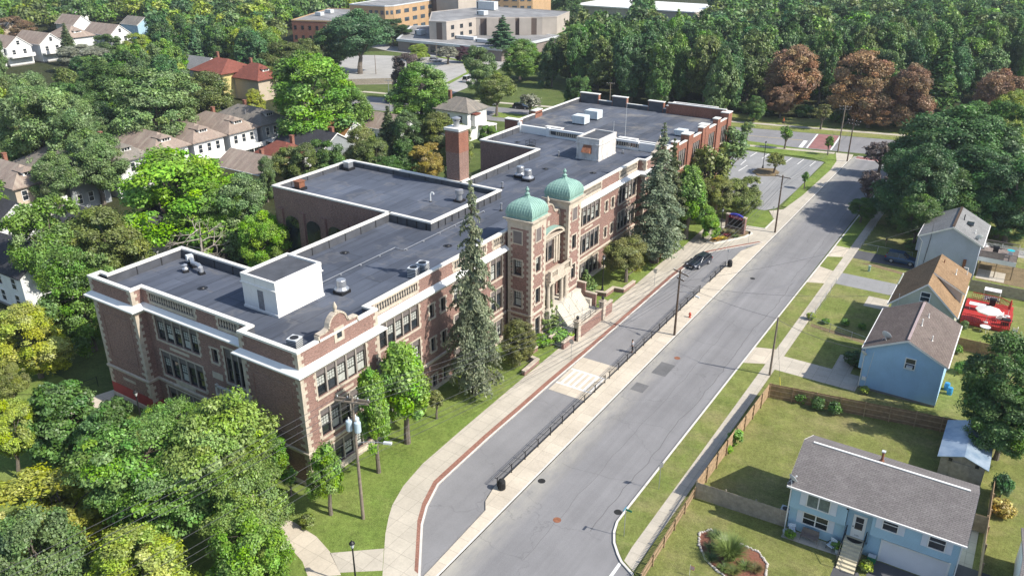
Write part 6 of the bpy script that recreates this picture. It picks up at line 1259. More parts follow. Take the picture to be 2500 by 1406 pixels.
# --- decks
RD = empty("red_deck", (0, 114, T)); tag(RD, "bright red painted wooden deck with railings behind the tan-roofed house", "deck")
mb = MB(); 
for k in range(32): mb.box(-2.7+k*.172, -2.7+k*.172+.165, 110.3, 118.0, .62, .68)
mb.box(-2.7, 2.8, 110.25, 110.3, .2, .68); mb.build("deck_boards", M['red'], RD)
mb = MB()
for a, b in (((-2.7, 110.3), (2.8, 110.3)), ((2.8, 110.3), (2.8, 113.5)), ((-2.2, 118.0), (1.2, 118.0)), ((1.2, 118.0), (2.6, 116.6))):
    v = Vector(b)-Vector(a); L = v.length; mb.tube((*a, 1.6), (*b, 1.6), .06, .06, 4); mb.tube((*a, .85), (*b, .85), .04, .04, 4)
    for k in range(int(L/.22)+1): c = Vector(a)+v*(k*.22/L); mb.box(c.x-.02, c.x+.02, c.y-.02, c.y+.02, .68, 1.58)
mb.build("railing", M['red'], RD); mb = MB()
for x, y in ((-2.6, 110.5), (2.7, 110.5), (0, 110.5), (2.7, 117)): mb.box(x-.06, x+.06, y-.06, y+.06, T, .62)
mb.build("leg", M['red'], RD)
def parasol(x, y, z, label, m, open_=True):
    e = local("parasol", (x, y, z)); tag(e, label, "parasol"); MB().tube((0, 0, 0), (0, 0, 2.3), .03, .03, 6).lathe([(.3, 0), (.3, .08), (.05, .12)], 0, 0, 10).build("pole", M['greyp'], e)
    mb = MB()
    if open_:
        n = 8; top = (0, 0, 2.35)
        for i in range(n): a, b = 2*PI*i/n, 2*PI*(i+1)/n; p = (1.5*math.cos(a), 1.5*math.sin(a), 1.75); q = (1.5*math.cos(b), 1.5*math.sin(b), 1.75); mb.poly([top, p, q]); mb.quad(p, q, (q[0], q[1], 1.62), (p[0], p[1], 1.62))
    else: mb.lathe([(.06, 1.0), (.2, 1.1), (.16, 1.6), (.1, 2.1), (.02, 2.4)], 0, 0, 10)
    mb.build("canopy", m, e)
parasol(.1, 110.9, .68, "open white parasol over the red deck", M['cloth']); parasol(2.3, 114.4, .68, "closed red parasol standing at the red deck's right side", M['red'], False)
def chair(x, y, z, rz, label, m, group=None, name="chair", w=.55, cush=None):
    e = local(name, (x, y, z), rz); tag(e, label, "chair", group); mb = MB().box(-w/2, w/2, -.27, .27, .38, .44); mb.build("seat", cush or m, e)
    MB().box(-w/2, w/2, .24, .3, .44, .95).build("backrest", cush or m, e)
    for sx in (-1, 1):
        for sy in (-.24, .26): MB().tube((sx*w/2, sy, 0), (sx*w/2, sy, .62), .022, .022, 5).build("leg", m, e)
        MB().box(sx*w/2-.03, sx*w/2+.03, -.26, .28, .62, .65).build("armrest", m, e)
    return e
chair(3.4, 110.6, T, R(-90), "white plastic chair on the lawn at the corner of the red deck", M['white']); chair(1.4, 112.3, .68, R(200), "white chair on the red deck beside the black grill", M['white']); chair(1.9, 112.9, .68, R(60), "white chair on the red deck below the closed red parasol", M['white'])
def table(x, y, z, r, label, m, h=.72):
    e = local("round_table", (x, y, z)); tag(e, label, "table"); MB().lathe([(r, h-.03), (r, h), (.01, h)], 0, 0, 18).build("tabletop", m, e)
    for k in range(4): a = k*PI/2+.4; MB().tube((r*.8*math.cos(a), r*.8*math.sin(a), 0), (r*.5*math.cos(a), r*.5*math.sin(a), h-.03), .022, .022, 5).build("leg", M['white'], e)
table(.2, 109.3, T, .62, "round glass-topped white table on the lawn before the red deck", M['greyp'])
def grill(x, y, z, rz, label):
    e = local("grill", (x, y, z), rz); tag(e, label, "grill"); MB().box(-.35, .35, -.28, .28, .1, .75).build("cabinet", M['black'], e); mb = MB(); n = 8
    for k in range(n): a, b = PI*k/n, PI*(k+1)/n; mb.quad((-.42, .32*math.cos(a), .76+.3*math.sin(a)), (.42, .32*math.cos(a), .76+.3*math.sin(a)), (.42, .32*math.cos(b), .76+.3*math.sin(b)), (-.42, .32*math.cos(b), .76+.3*math.sin(b)))
    for x in (-.42, .42): mb.poly([(x, .32*math.cos(PI*k/n), .76+.3*math.sin(PI*k/n)) for k in range(n+1)])
    mb.build("lid", M['black'], e); MB().box(-.75, -.43, -.22, .22, .72, .76).box(.43, .75, -.22, .22, .72, .76).build("side_shelf", M['black'], e)
grill(2.2, 111.3, .68, .3, "black grill on the red deck's front right corner"); grill(.3, 117.0, .68, PI, "dark covered grill against the red deck's back railing"); grill(-1.0, 131.6, 2.95, 0, "big black covered grill on the raised deck")
sw = local("swing_seat", (.0, 118.9, T)); tag(sw, "garden swing with white awning behind the red deck", "swing"); MB().box(-1.0, 1.0, -.6, .6, 1.95, 2.02).build("awning", M['cloth'], sw); mb = MB()
for x in (-.95, .95): mb.tube((x, -.6, 0), (x, 0, 1.95), .03, .03, 5); mb.tube((x, .6, 0), (x, 0, 1.95), .03, .03, 5)
mb.build("frame", M['white'], sw); MB().box(-.8, .8, -.25, .25, .45, .52).box(-.8, .8, .25, .3, .5, 1.0).build("seat", M['cloth'], sw)
tw_ = local("folding_table", (-1.3, 114.6, .68)); tag(tw_, "white cloth-covered table on the red deck by the house wall", "table"); MB().box(-.95, .95, -.5, .5, .68, .74).build("tabletop", M['cloth'], tw_)
for sx in (-.8, .8):
    for sy in (-.4, .4): MB().tube((sx, sy, 0), (sx, sy, .68), .025, .025, 5).build("leg", M['white'], tw_)
DK = empty("raised_deck", (-.5, 131, T)); tag(DK, "weathered grey raised deck on posts behind the grey-blue house", "deck")
mb = MB().box(-2.89, 1.9, 128.9, 134.2, 2.8, 2.95); mb.build("deck_boards", M['greydeck'], DK); MB().box(-2.89, 1.9, 128.82, 128.9, 2.3, 2.95).build("deck_skirt", M['white'], DK)
mb = MB()
for a, b in (((-2.8, 128.9), (1.85, 128.9)), ((1.85, 128.9), (1.85, 134.1)), ((-2.8, 134.1), (1.85, 134.1))):
    v = Vector(b)-Vector(a); L = v.length; mb.tube((*a, 3.9), (*b, 3.9), .05, .05, 4)
    for k in range(int(L/.15)+1):
        c = Vector(a)+v*(k*.15/L); wd = .065 if a[1] < 129 and b[1] < 129 and c.x < .3 else .02; mb.box(c.x-wd, c.x+wd, c.y-.015, c.y+.015, 2.95, 3.88)
mb.build("railing", M['greydeck'], DK)
for x in (-2.6, -.4, 1.7):
    for y in (129.1, 133.9): MB().box(x-.07, x+.07, y-.07, y+.07, T, 2.8).build("post", M['wood'], DK)
chair(-2.3, 132.6, 2.95, R(120), "white reclining chair on the raised deck by the house wall", M['white']); table(.9, 131.8, 2.95, .5, "small teal-topped table on the raised deck", plain("teal_plastic", (.03, .42, .48), .4))
chair(.9, 130.6, 2.95, R(180), "pale chair on the raised deck in front of the teal table", M['greyp'])
# --- patio of house A, garden ring, odds and ends
cu_ = plain("white_floral_cushion", (.62, .68, .74), .9, .35, 9); gP = "patio armchairs with floral cushions"
chair(-9.75, 58.75, T, R(20), "floral white patio armchair left of the brown loveseat", M['black'], gP, "patio_armchair", .6, cu_); chair(-6.5, 58.75, T, R(-25), "floral white patio armchair right of the brown loveseat", M['black'], gP, "patio_armchair", .6, cu_)
chair(-8.3, 58.85, T, 0, "brown two-seat loveseat on the patio under the lower window", plain("taupe_wicker", (.2, .165, .145), .85), None, "loveseat", 1.35)
RING = local("garden_ring", (-13.2, 53.0, T)); tag(RING, "oval flower bed edged with pale rocks on the striped lawn", "flower bed"); rg = random.Random(3)
ring = GP([(1709, 1300), (1735, 1293), (1760, 1320), (1815, 1330), (1855, 1350), (1873, 1378), (1868, 1412), (1790, 1420), (1752, 1395), (1722, 1365), (1706, 1330)], T)
MB().poly([(x+13.2, y-53.0, .012) for x, y in ring]).build("mulch", M['mulch'], RING); mb = MB()
for (a, b) in zip(ring, ring[1:]+ring[:1]):
    L = math.dist(a, b); n = max(2, int(L/.2))
    for k in range(n): t = k/n; s_ = rg.uniform(.09, .14); mb.ball((a[0]+(b[0]-a[0])*t+13.2+rg.uniform(-.05, .05), a[1]+(b[1]-a[1])*t-53.0+rg.uniform(-.05, .05), .05), s_*1.2, s_, s_*.8, 6, 4)
mb.build("rock_border", M['rock'], RING)
def tuft(name, x, y, z, h, r, n, col, label, cat, w_=.03, up=.7):
    """arching grass blades"""
    V, F = [], []; rg = random.Random(len(label)*53 % 777)
    for i in range(n):
        a = rg.uniform(0, 2*PI); r0 = r*.3*rg.random()**.5; L = h*rg.uniform(.6, 1.1); d = Vector((math.cos(a), math.sin(a), 0)); s_ = Vector((-d.y, d.x, 0))*w_; p = d*r0; out = r*rg.uniform(.3, 1.0); pts = []
        for k in range(4): t = k/3; pts.append(p+d*(out*t**1.6)+Vector((0, 0, L*(t-.28*t**3)*up*1.4)))
        b = len(V)
        for k, q in enumerate(pts): f_ = (1-k/3.4); V += [tuple(q-s_*f_), tuple(q+s_*f_)]
        for k in range(3): F.append((b+2*k, b+2*k+1, b+2*k+3, b+2*k+2))
    me = bpy.data.meshes.new(name); me.from_pydata(V, [], F); at = me.attributes.new("tint", 'FLOAT_COLOR', 'POINT'); c = np.ones((len(V), 4)); c[:, 0] = .5; c[:, 1] = np.repeat(nr.uniform(.7, 1.25, len(V)//8), 8); at.data.foreach_set("color", c.ravel()); me.update(); me.materials.append(M['leaf'])
    o = bpy.data.objects.new(name, me); COL.objects.link(o); o.location = (x, y, z); o.color = (*col, 1); tag(o, label, cat); return o
x, y = G(1780, 1362, T); tuft("ornamental_grass", x, y, T, 2.3, 1.5, 900, (.2, .27, .07), "tall pale green ornamental grass clump in the oval rock-edged bed", "grass clump", .03)
for px, py, c, lb in ((1745, 1310, (.1, .15, .05), "dark grassy plant at the top end of the oval bed"), (1735, 1365, (.14, .2, .06), "green plants near the left rim of the oval bed"), (1770, 1390, (.15, .22, .06), "broad green plants below the ornamental grass"), (1738, 1340, (.1, .15, .05), "dark low plants left of the ornamental grass"), (1820, 1385, (.14, .2, .05), "low green plants right of the ornamental grass"), (1790, 1398, (.2, .22, .06), "yellow-green plants at the front of the oval bed"), (1845, 1392, (.2, .16, .06), "brownish plants at the right end of the oval bed")):
    x, y = G(px, py, T); tuft("low_plant", x, y, T, .6, .75, 240, c, lb, "plant", .03)
for x, y, lb in ((-10.2, 58.5, "pale pot under the spiky plant at the patio's left end"), (-5.95, 58.6, "dark pot beside the front steps")): o = MB().lathe([(.16, 0), (.24, .4), (.21, .4), (.19, .36)], 0, 0, 12).build("flower_pot", M['greyp']); o.location = (x, y, T); tag(o, lb, "flower pot")
ac = local("air_conditioner", (-10.9, 60.9, T)); tag(ac, "grey air conditioning unit in the shade left of the light blue house", "air conditioner"); MB().box(-.4, .4, -.4, .4, 0, .75).build("casing", M['greyp'], ac); MB().lathe([(.3, 0), (.3, .02), (.05, .03)], 0, 0, 16, .75).build("fan_grille", M['black'], ac)
hr = local("hose_reel", (-3.4, 59.1, T)); tag(hr, "green hose box beside the white garage door", "hose box"); MB().box(-.33, .33, -.22, .22, 0, .5).build("box", plain("green_plastic", (.03, .2, .08), .5), hr); MB().box(-.3, .3, -.2, .2, .5, .58).build("lid", M['greyp'], hr)
for x, y, lb in ((-1.9, 91.5, "blue rain barrel behind the blue gable house, nearest its wall"), (-1.5, 90.6, "light blue water drum beside the rain barrel")): o = MB().lathe([(.26, 0), (.3, .4), (.26, .85), (.1, .88)], 0, 0, 12).build("rain_barrel", plain("blue_plastic", (.05, .27, .5), .4)); o.location = (x, y, T); tag(o, lb, "barrel")
bx_ = local("utility_pedestal", (-16.0, 121.6, T)); tag(bx_, "small green utility pedestal on the lawn between two driveways", "utility box"); MB().box(-.15, .15, -.15, .15, 0, .8).build("casing", plain("pale_green_box", (.35, .48, .42), .5), bx_); MB().prism([(-.17, -.17), (.17, -.17), (.17, .17), (-.17, .17)], .8, .9).build("lid", plain("pale_green_box", (.35, .48, .42), .5), bx_)
mbx = local("mailbox", (-15.9, 133.5, T)); tag(mbx, "mailbox on a post on the shaded lawn of the grey-blue house", "mailbox"); MB().tube((0, 0, 0), (0, 0, 1.1), .04, .04, 6).build("post", M['wood'], mbx); MB().box(-.1, .1, -.25, .25, 1.1, 1.3).build("box", M['black'], mbx)
# --- the row of old houses behind the school and the scattered ones farther off
gH = "row of slate-roofed houses behind the school"
for i, (y, wm, rm, lb) in enumerate(((68.2, 'sidT', 'slate', "brown-roofed old house at the left picture edge with a front dormer"), (77.2, 'sidG', 'slateg', "grey-slate hipped house just right of the left-edge brown roof"), (86.2, 'sidW', 'slateg', "slate-roofed house mostly hidden by the tree, left of the dormered row"), (94.8, 'sidW', 'slate', "first slate-roofed house of the dormered row, just above the bright locust"), (103.4, 'sidW', 'slate', "second house of the dormered row, with a two-storey white back bay"), (112.2, 'sidW', 'slate', "third house of the dormered row, with a white balcony"), (120.8, 'sidG', 'slateg', "fourth house of the dormered row, dark walls and glazed porch"))):
    h = hip_house("slate_roofed_house", -155, -139.3, y-3.6, y+3.6, 6.8, 9.5, -150.5, -143, M[wm], M[rm], lb, gH, .6, (-149.2, y+.8, 10.2), (-140.6, 1.05))
    f = Face('X+', -139.3)
    for u in (y-2.6, y-.5, y+1.6): hwin(h, f, u, u+.85, 4.4, 6.0); hwin(h, f, u, u+.85, 1.2, 2.8)
    if i in (1, 2): continue
    mb = MB(); mb.box(-139.29, -136.6, y-3.3, y+3.3, 3.3, 3.55); mb.box(-136.7, -136.6, y-3.3, y+3.3, 3.55, 4.2)
    for yy_ in (y-3.2, y, y+3.2): mb.box(-136.75, -136.6, yy_-.08, yy_+.08, 0, 3.3)
    mb.build("porch", M['white'], h)
h = gable_house("low_slate_house", -129.5, -117.5, 97.0, 105.0, 4.6, 6.8, 'x', M['sidY'], M['slate'], "slate-roofed house whose broad roof shows just above the gym", chim=(-121.5, 101.4, 7.6))
h = hip_house("red_roofed_house", -127.5, -119, 104.6, 111.5, 5.2, 7.6, -124.5, -122, M['sidW'], M['shR'], "red-roofed house with a white dormer behind the gym", None, .6, (-121.5, 109.2, 8.6), (-119.8, .9))
h = gable_house("charcoal_roofed_house", -133, -119.5, 114.6, 124.0, 4.6, 7.3, 'x', M['sidG'], M['shK'], "house with a large charcoal shingle roof behind the gym", chim=(-121, 119.6, 8.2))
gable_house("orange_roofed_house", -131, -124, 126.0, 132.6, 4.8, 7.2, 'x', M['sidW'], M['shO'], "house with a bright orange-brown roof behind the charcoal one"); gable_house("pale_slate_house", -132.5, -117.5, 133.8, 141.5, 5.2, 7.6, 'x', M['sidW'], M['slate'], "slate-roofed gable house left of the cream corner house")
CRM = hip_house("cream_house", -118.5, -109.5, 151.0, 158.6, 6.8, 9.2, -115.5, -112.5, M['white'], M['slateg'], "cream two-storey corner house with hipped roof left of the annex", None, .6, (-116.8, 154.4, 10.4)); mb = MB(); mb.box(-109.49, -108.5, 152.5, 154.5, 3.4, 6.0); mb.build("bay", M['white'], CRM); MB().prism([(-109.49, 152.3), (-108.2, 152.3), (-108.2, 154.7), (-109.49, 154.7)], 6.0, 6.25).build("bay_roof", M['shR'], CRM); mb = MB(); mb.box(-109.49, -106.5, 155.2, 158.6, 3.0, 3.25); mb.box(-106.8, -106.6, 155.3, 155.5, 0, 3.0); mb.box(-106.8, -106.6, 158.3, 158.5, 0, 3.0); mb.build("porch", M['white'], CRM); hwin(CRM, Face('Y-', 151.0), -115.5, -114.5, 4.2, 5.8); hwin(CRM, Face('Y-', 151.0), -112, -111, 4.2, 5.8)
W1 = gable_house("white_house", -117.5, -105.5, 46.8, 54.6, 5.4, 8.0, 'x', M['sidW'], M['shK'], "white house glimpsed through the trees left of the school", trim=False)
for u in (-115, -111.5, -108): hwin(W1, Face('Y-', 46.8), u, u+1.0, 3.3, 4.8); hwin(W1, Face('Y-', 46.8), u, u+1.0, .9, 2.4)
hwin(W1, Face('X+', -105.5), 49.5, 51.5, 1.2, 3.0)
gable_house("charcoal_garage", -128, -119, 62.5, 71.0, 3.4, 5.6, 'x', M['sidG'], M['shK'], "low building with charcoal roof showing through the maples", cat="garage"); gable_house("white_gable_house", -113, -104.5, 62.0, 70.0, 5.0, 7.8, 'y', M['sidW'], M['shK'], "white gable house hidden behind the dead tree", trim=False)
gable_house("white_edge_house", -139, -128, 55.5, 62.5, 5.6, 8.0, 'x', M['sidW'], M['shK'], "white house cut by the left edge below the brown roof", trim=False)
h = hip_house("yellow_house", -206, -194, 151.5, 163.0, 7.4, 10.4, -202.5, -197.5, M['sidY'], M['shR'], "yellow house with a red hipped roof in the middle distance", None, .9, (-203, 158.2, 11.6))
for u in (-204, -201, -198): hwin(h, Face('Y-', 151.5), u, u+1.1, 4.8, 6.2); hwin(h, Face('Y-', 151.5), u, u+1.1, 1.6, 3.0)
gable_house("pale_grey_house", -224, -213, 159.5, 167.5, 5.6, 8.4, 'x', M['sidW'], M['shD'], "white gable house with pale grey roof left of the yellow house"); h = hip_house("maroon_roofed_house", -195, -184, 155.5, 164.5, 6.0, 9.6, -191, -188, M['sidT'], M['shR'], "maroon-roofed house right of the yellow house", None, .8, (-191.5, 160.2, 10.6), (-185.4, 1.2))
gF2 = "far white gable houses"
for i, (x, y, wm, rm, lb) in enumerate(((-309, 143.5, 'sidW', 'slate', "far white gable house cut by the left edge"), (-308, 152.5, 'sidW', 'slate', "far white gable house, second from the left edge"), (-307, 163.5, 'sidW', 'slate', "far white gable house, third from the left edge"), (-308, 191.0, 'sidW', 'slate', "far white gable house beyond the dormered one"))):
    h = gable_house("far_gable_house", x-9, x+8, y-4.2, y+4.2, 6.4, 9.6, 'x', M[wm], M[rm], lb, gF2); hwin(h, Face('X+', x+8), y-.5, y+.5, 7.0, 8.3); hwin(h, Face('X+', x+8), y-2.5, y-1.4, 3.8, 5.4); hwin(h, Face('X+', x+8), y+1.2, y+2.3, 3.8, 5.4)
    mb = MB(); mb.box(x+8.01, x+10.2, y-4, y+4, 3.0, 3.4); mb.box(x+10.0, x+10.2, y-4, y+4, 3.4, 4.2); mb.build("porch", M['white'], h)
hip_house("far_dormered_house", -317, -304, 172.5, 182.5, 6.6, 10.2, -312.5, -308.5, M['sidW'], M['slate'], "far hip-roofed house with a white dormer among the gable houses", gF2, .7, None, (-305.2, 1.5)); gable_house("far_grey_roofed_house", -352, -338, 166, 175, 6.4, 10.4, 'x', M['sidT'], M['slateg'], "brown-roofed house behind the far white gables", gF2)
gable_house("far_blue_house", -325, -314, 208, 216, 7.0, 9.6, 'x', M['sidA'], M['slateg'], "far pale blue house at the right end of the white gables", gF2); gable_house("far_red_gable", -352, -339, 196, 204, 6.6, 9.8, 'x', M['sidW'], M['slate'], "far white gable with reddish roof behind the dormered house", gF2)
for x, y, lb in ((-365, 178, "far roof peeking between trees behind the white gables, left one"), (-372, 215, "far roof peeking between trees behind the white gables, right one"), (-400, 300, "distant white house at the top of the suburb, left one"), (-372, 335, "distant white house at the top of the suburb, right one")): gable_house("distant_house", x-6, x+6, y-4.2, y+4.2, 6.6, 9.6, 'x', M['sidW'], M['slateg'], lb, "distant suburban roofs")
# --- hospital
HO = empty("hospital_building", (-195, 275, 0)); tag(HO, "sprawling beige concrete hospital with flat roofs and a low front wing", "hospital")
lowp = [(-212, 248.4), (-165, 248.9), (-165, 290), (-225, 290), (-232, 281)]
MB().prism(lowp, 0, 3.9).build("low_wing", plain("brownish_wing_wall", (.24, .2, .18), .85), HO); lw = MB().sweep(lowp, [(.5, 3.7), (.5, 4.55), (-.3, 4.55), (-.3, 4.4)], closed=True).build("roof_fascia", M['greyp'], HO); MB().poly([(x, y, 4.42) for x, y in lowp]).build("low_roof", M['roof3'], HO)
mp = [(-201.5, 254.6), (-194.6, 256.2), (-193.2, 273.5), (-172, 288.5), (-168, 293), (-173, 312), (-215, 312), (-220, 280)]
MB().prism(mp, 4.42, 10.9).build("main_block", M['hosp'], HO); MB().sweep(mp, [(.08, 10.7), (.08, 11.1), (-.3, 11.1), (-.3, 10.9)], closed=True).build("parapet", M['hosp'], HO); MB().poly([(x, y, 10.95) for x, y in mp]).build("main_roof", M['roof3'], HO)
def along(p, q, t0, t1, off, z0, z1, th, mb):
    P_, Q_ = Vector(p), Vector(q); d = (Q_-P_).normalized(); n_ = Vector((d.y, -d.x)); L = (Q_-P_).length; a, b = P_+d*L*t0, P_+d*L*t1; mb.prism([tuple(a+n_*off), tuple(b+n_*off), tuple(b+n_*(off-th)), tuple(a+n_*(off-th))], z0, z1)
for t in (.12, .38, .62, .86): mb = MB(); along(mp[2], mp[3], t-.055, t+.055, .05, 4.5, 10.6, .3, mb); bay_ = mb.build("window_bay", M['hospd'], HO)
for t in (.25, .5, .74): mb = MB(); along(mp[2], mp[3], t-.09, t+.09, 1.4, 4.45, 10.9, 1.4, mb); mb.build("projecting_bay", M['hosp'], HO)
for t in (.2, .5, .8):
    for z in (5.2, 8.0): mb = MB(); along(mp[1], mp[2], t-.05, t+.05, .06, z, z+1.5, .2, mb); mb.build("window", M['glass'], HO)
mb = MB(); along(mp[0], mp[1], .42, .75, .06, 4.5, 10.6, .2, mb); mb.build("window_bay", M['hospd'], HO)
for k in range(9):
    mb = MB(); along(lowp[0], lowp[1], .12+k*.07, .165+k*.07, .06, .8, 3.2, .2, mb); mb.build("window", M['glass'], HO)
for x, y, sx, sy, h_, lb in ((-206, 300, 9, 3, 3.4, "long pale rooftop plant unit on the hospital's main block"), (-196, 282, 3.5, 3, 1.8, "dark rooftop cabinet on the hospital's main block"), (-190, 262, 9, 2.2, 1.2, "long white rooftop unit on the hospital's low roof"), (-178, 258, 8, 2.0, 1.3, "white rooftop unit at the right of the hospital's low roof"), (-212, 262, 3, 3, 2.0, "blue-grey rooftop unit on the hospital's low roof, left")):
    zb = 10.95 if y > 270 else 4.42; e = local("rooftop_unit", (x, y, zb)); tag(e, lb, "rooftop unit"); MB().box(-sx/2, sx/2, -sy/2, sy/2, .2, h_).build("casing", M['greyp'], e); MB().box(-sx/2+.2, sx/2-.2, -sy/2+.1, sy/2-.1, 0, .2).build("base", M['black'], e); MB().box(-sx/2+.3, -sx/2+.8, -sy/2-.03, -sy/2-.001, .4, h_-.3).build("louvre", M['black'], e)
def tan_block(name, label, pts, z, faces):
    e = empty(name, (*pts[0], 0)); tag(e, label, "hospital"); MB().prism(pts, 0, z).build("wall", M['tanbrick'], e); MB().poly([(x, y, z+.03) for x, y in pts]).build("roof", M['roof3'], e); MB().sweep(pts, [(.1, z-.2), (.1, z+.25), (-.3, z+.25), (-.3, z)], closed=True).build("coping", M['greyp'], e)
    for i, n, rows in faces:
        p, q = pts[i], pts[(i+1) % len(pts)]
        for k in range(n):
            for z0 in rows: mb = MB(); t = (k+.5)/n; along(p, q, t-.28/n, t+.28/n, .06, z0, z0+1.6, .2, mb); mb.build("window", M['glass2'], e)
    return e
tan_block("tan_brick_wing", "three-storey tan brick hospital wing with rounded corner, left", [(-256, 270), (-246.5, 270.6), (-238.5, 272.2), (-236.4, 275.5), (-240, 318), (-262, 316)], 12.9, [(0, 1, (9.5, 6)), (1, 3, (9.5, 6)), (2, 2, (9.5, 6)), (3, 7, (9.5, 6, 2.5))])
tan_block("tan_brick_wing", "tan brick hospital block at the picture's top, right of the tower", [(-232, 316), (-206, 325), (-201, 328.5), (-203, 348), (-236, 342)], 16.0, [(0, 7, (12.4, 8.8)), (1, 2, (12.4, 8.8))])
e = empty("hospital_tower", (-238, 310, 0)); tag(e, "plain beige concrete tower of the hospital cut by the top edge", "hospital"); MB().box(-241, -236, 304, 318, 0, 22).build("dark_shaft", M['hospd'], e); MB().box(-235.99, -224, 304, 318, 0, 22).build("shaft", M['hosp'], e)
AP = empty("brick_apartment", (-258, 250, 0)); tag(AP, "low red-brick flat-roofed apartment block left of the towering pine", "apartment block"); pts = [(-264, 244), (-246, 250.5), (-262, 292), (-283, 285)]; MB().prism(pts, 0, 8.4).build("wall", M['brick2'], AP); MB().poly([(x, y, 8.43) for x, y in pts]).build("roof", M['roof3'], AP); MB().sweep(pts, [(.1, 8.2), (.1, 8.7), (-.3, 8.7), (-.3, 8.4)], closed=True).build("coping", M['tanbrick'], AP)
for k in range(6):
    for z in (1.2, 5.0): mb = MB(); along(pts[0], pts[1], (k+.3)/6, (k+.62)/6, .06, z, z+1.5, .2, mb); mb.build("window", M['glass'], AP)
for x, y, lb in ((-266, 262, "white rooftop unit on the brick apartment block, nearest one"), (-270, 272, "white rooftop unit on the brick apartment block, farther one")): e = local("rooftop_unit", (x, y, 8.43)); tag(e, lb, "rooftop unit"); MB().box(-1.6, 1.6, -1.1, 1.1, .15, 1.5).build("casing", M['greyp'], e); MB().box(-1.4, 1.4, -.9, .9, 0, .15).build("base", M['black'], e)
e = empty("white_warehouse", (-185, 410, 0)); tag(e, "long low white-roofed building at the top edge behind the wood", "warehouse"); MB().box(-215, -150, 392, 430, 0, 4.6).build("wall", M['hosp'], e); MB().box(-215.5, -149.5, 391.5, 430.5, 4.6, 5.2).build("roof", M['white'], e)
board_fence("wooden_fence", (-182.5, 186.2), (-170.5, 196.5), 1.7, "pale wooden fence along the far parking lot under the big pine", M['woodg'], pw=.3, gap=.02, post=3, z=0)
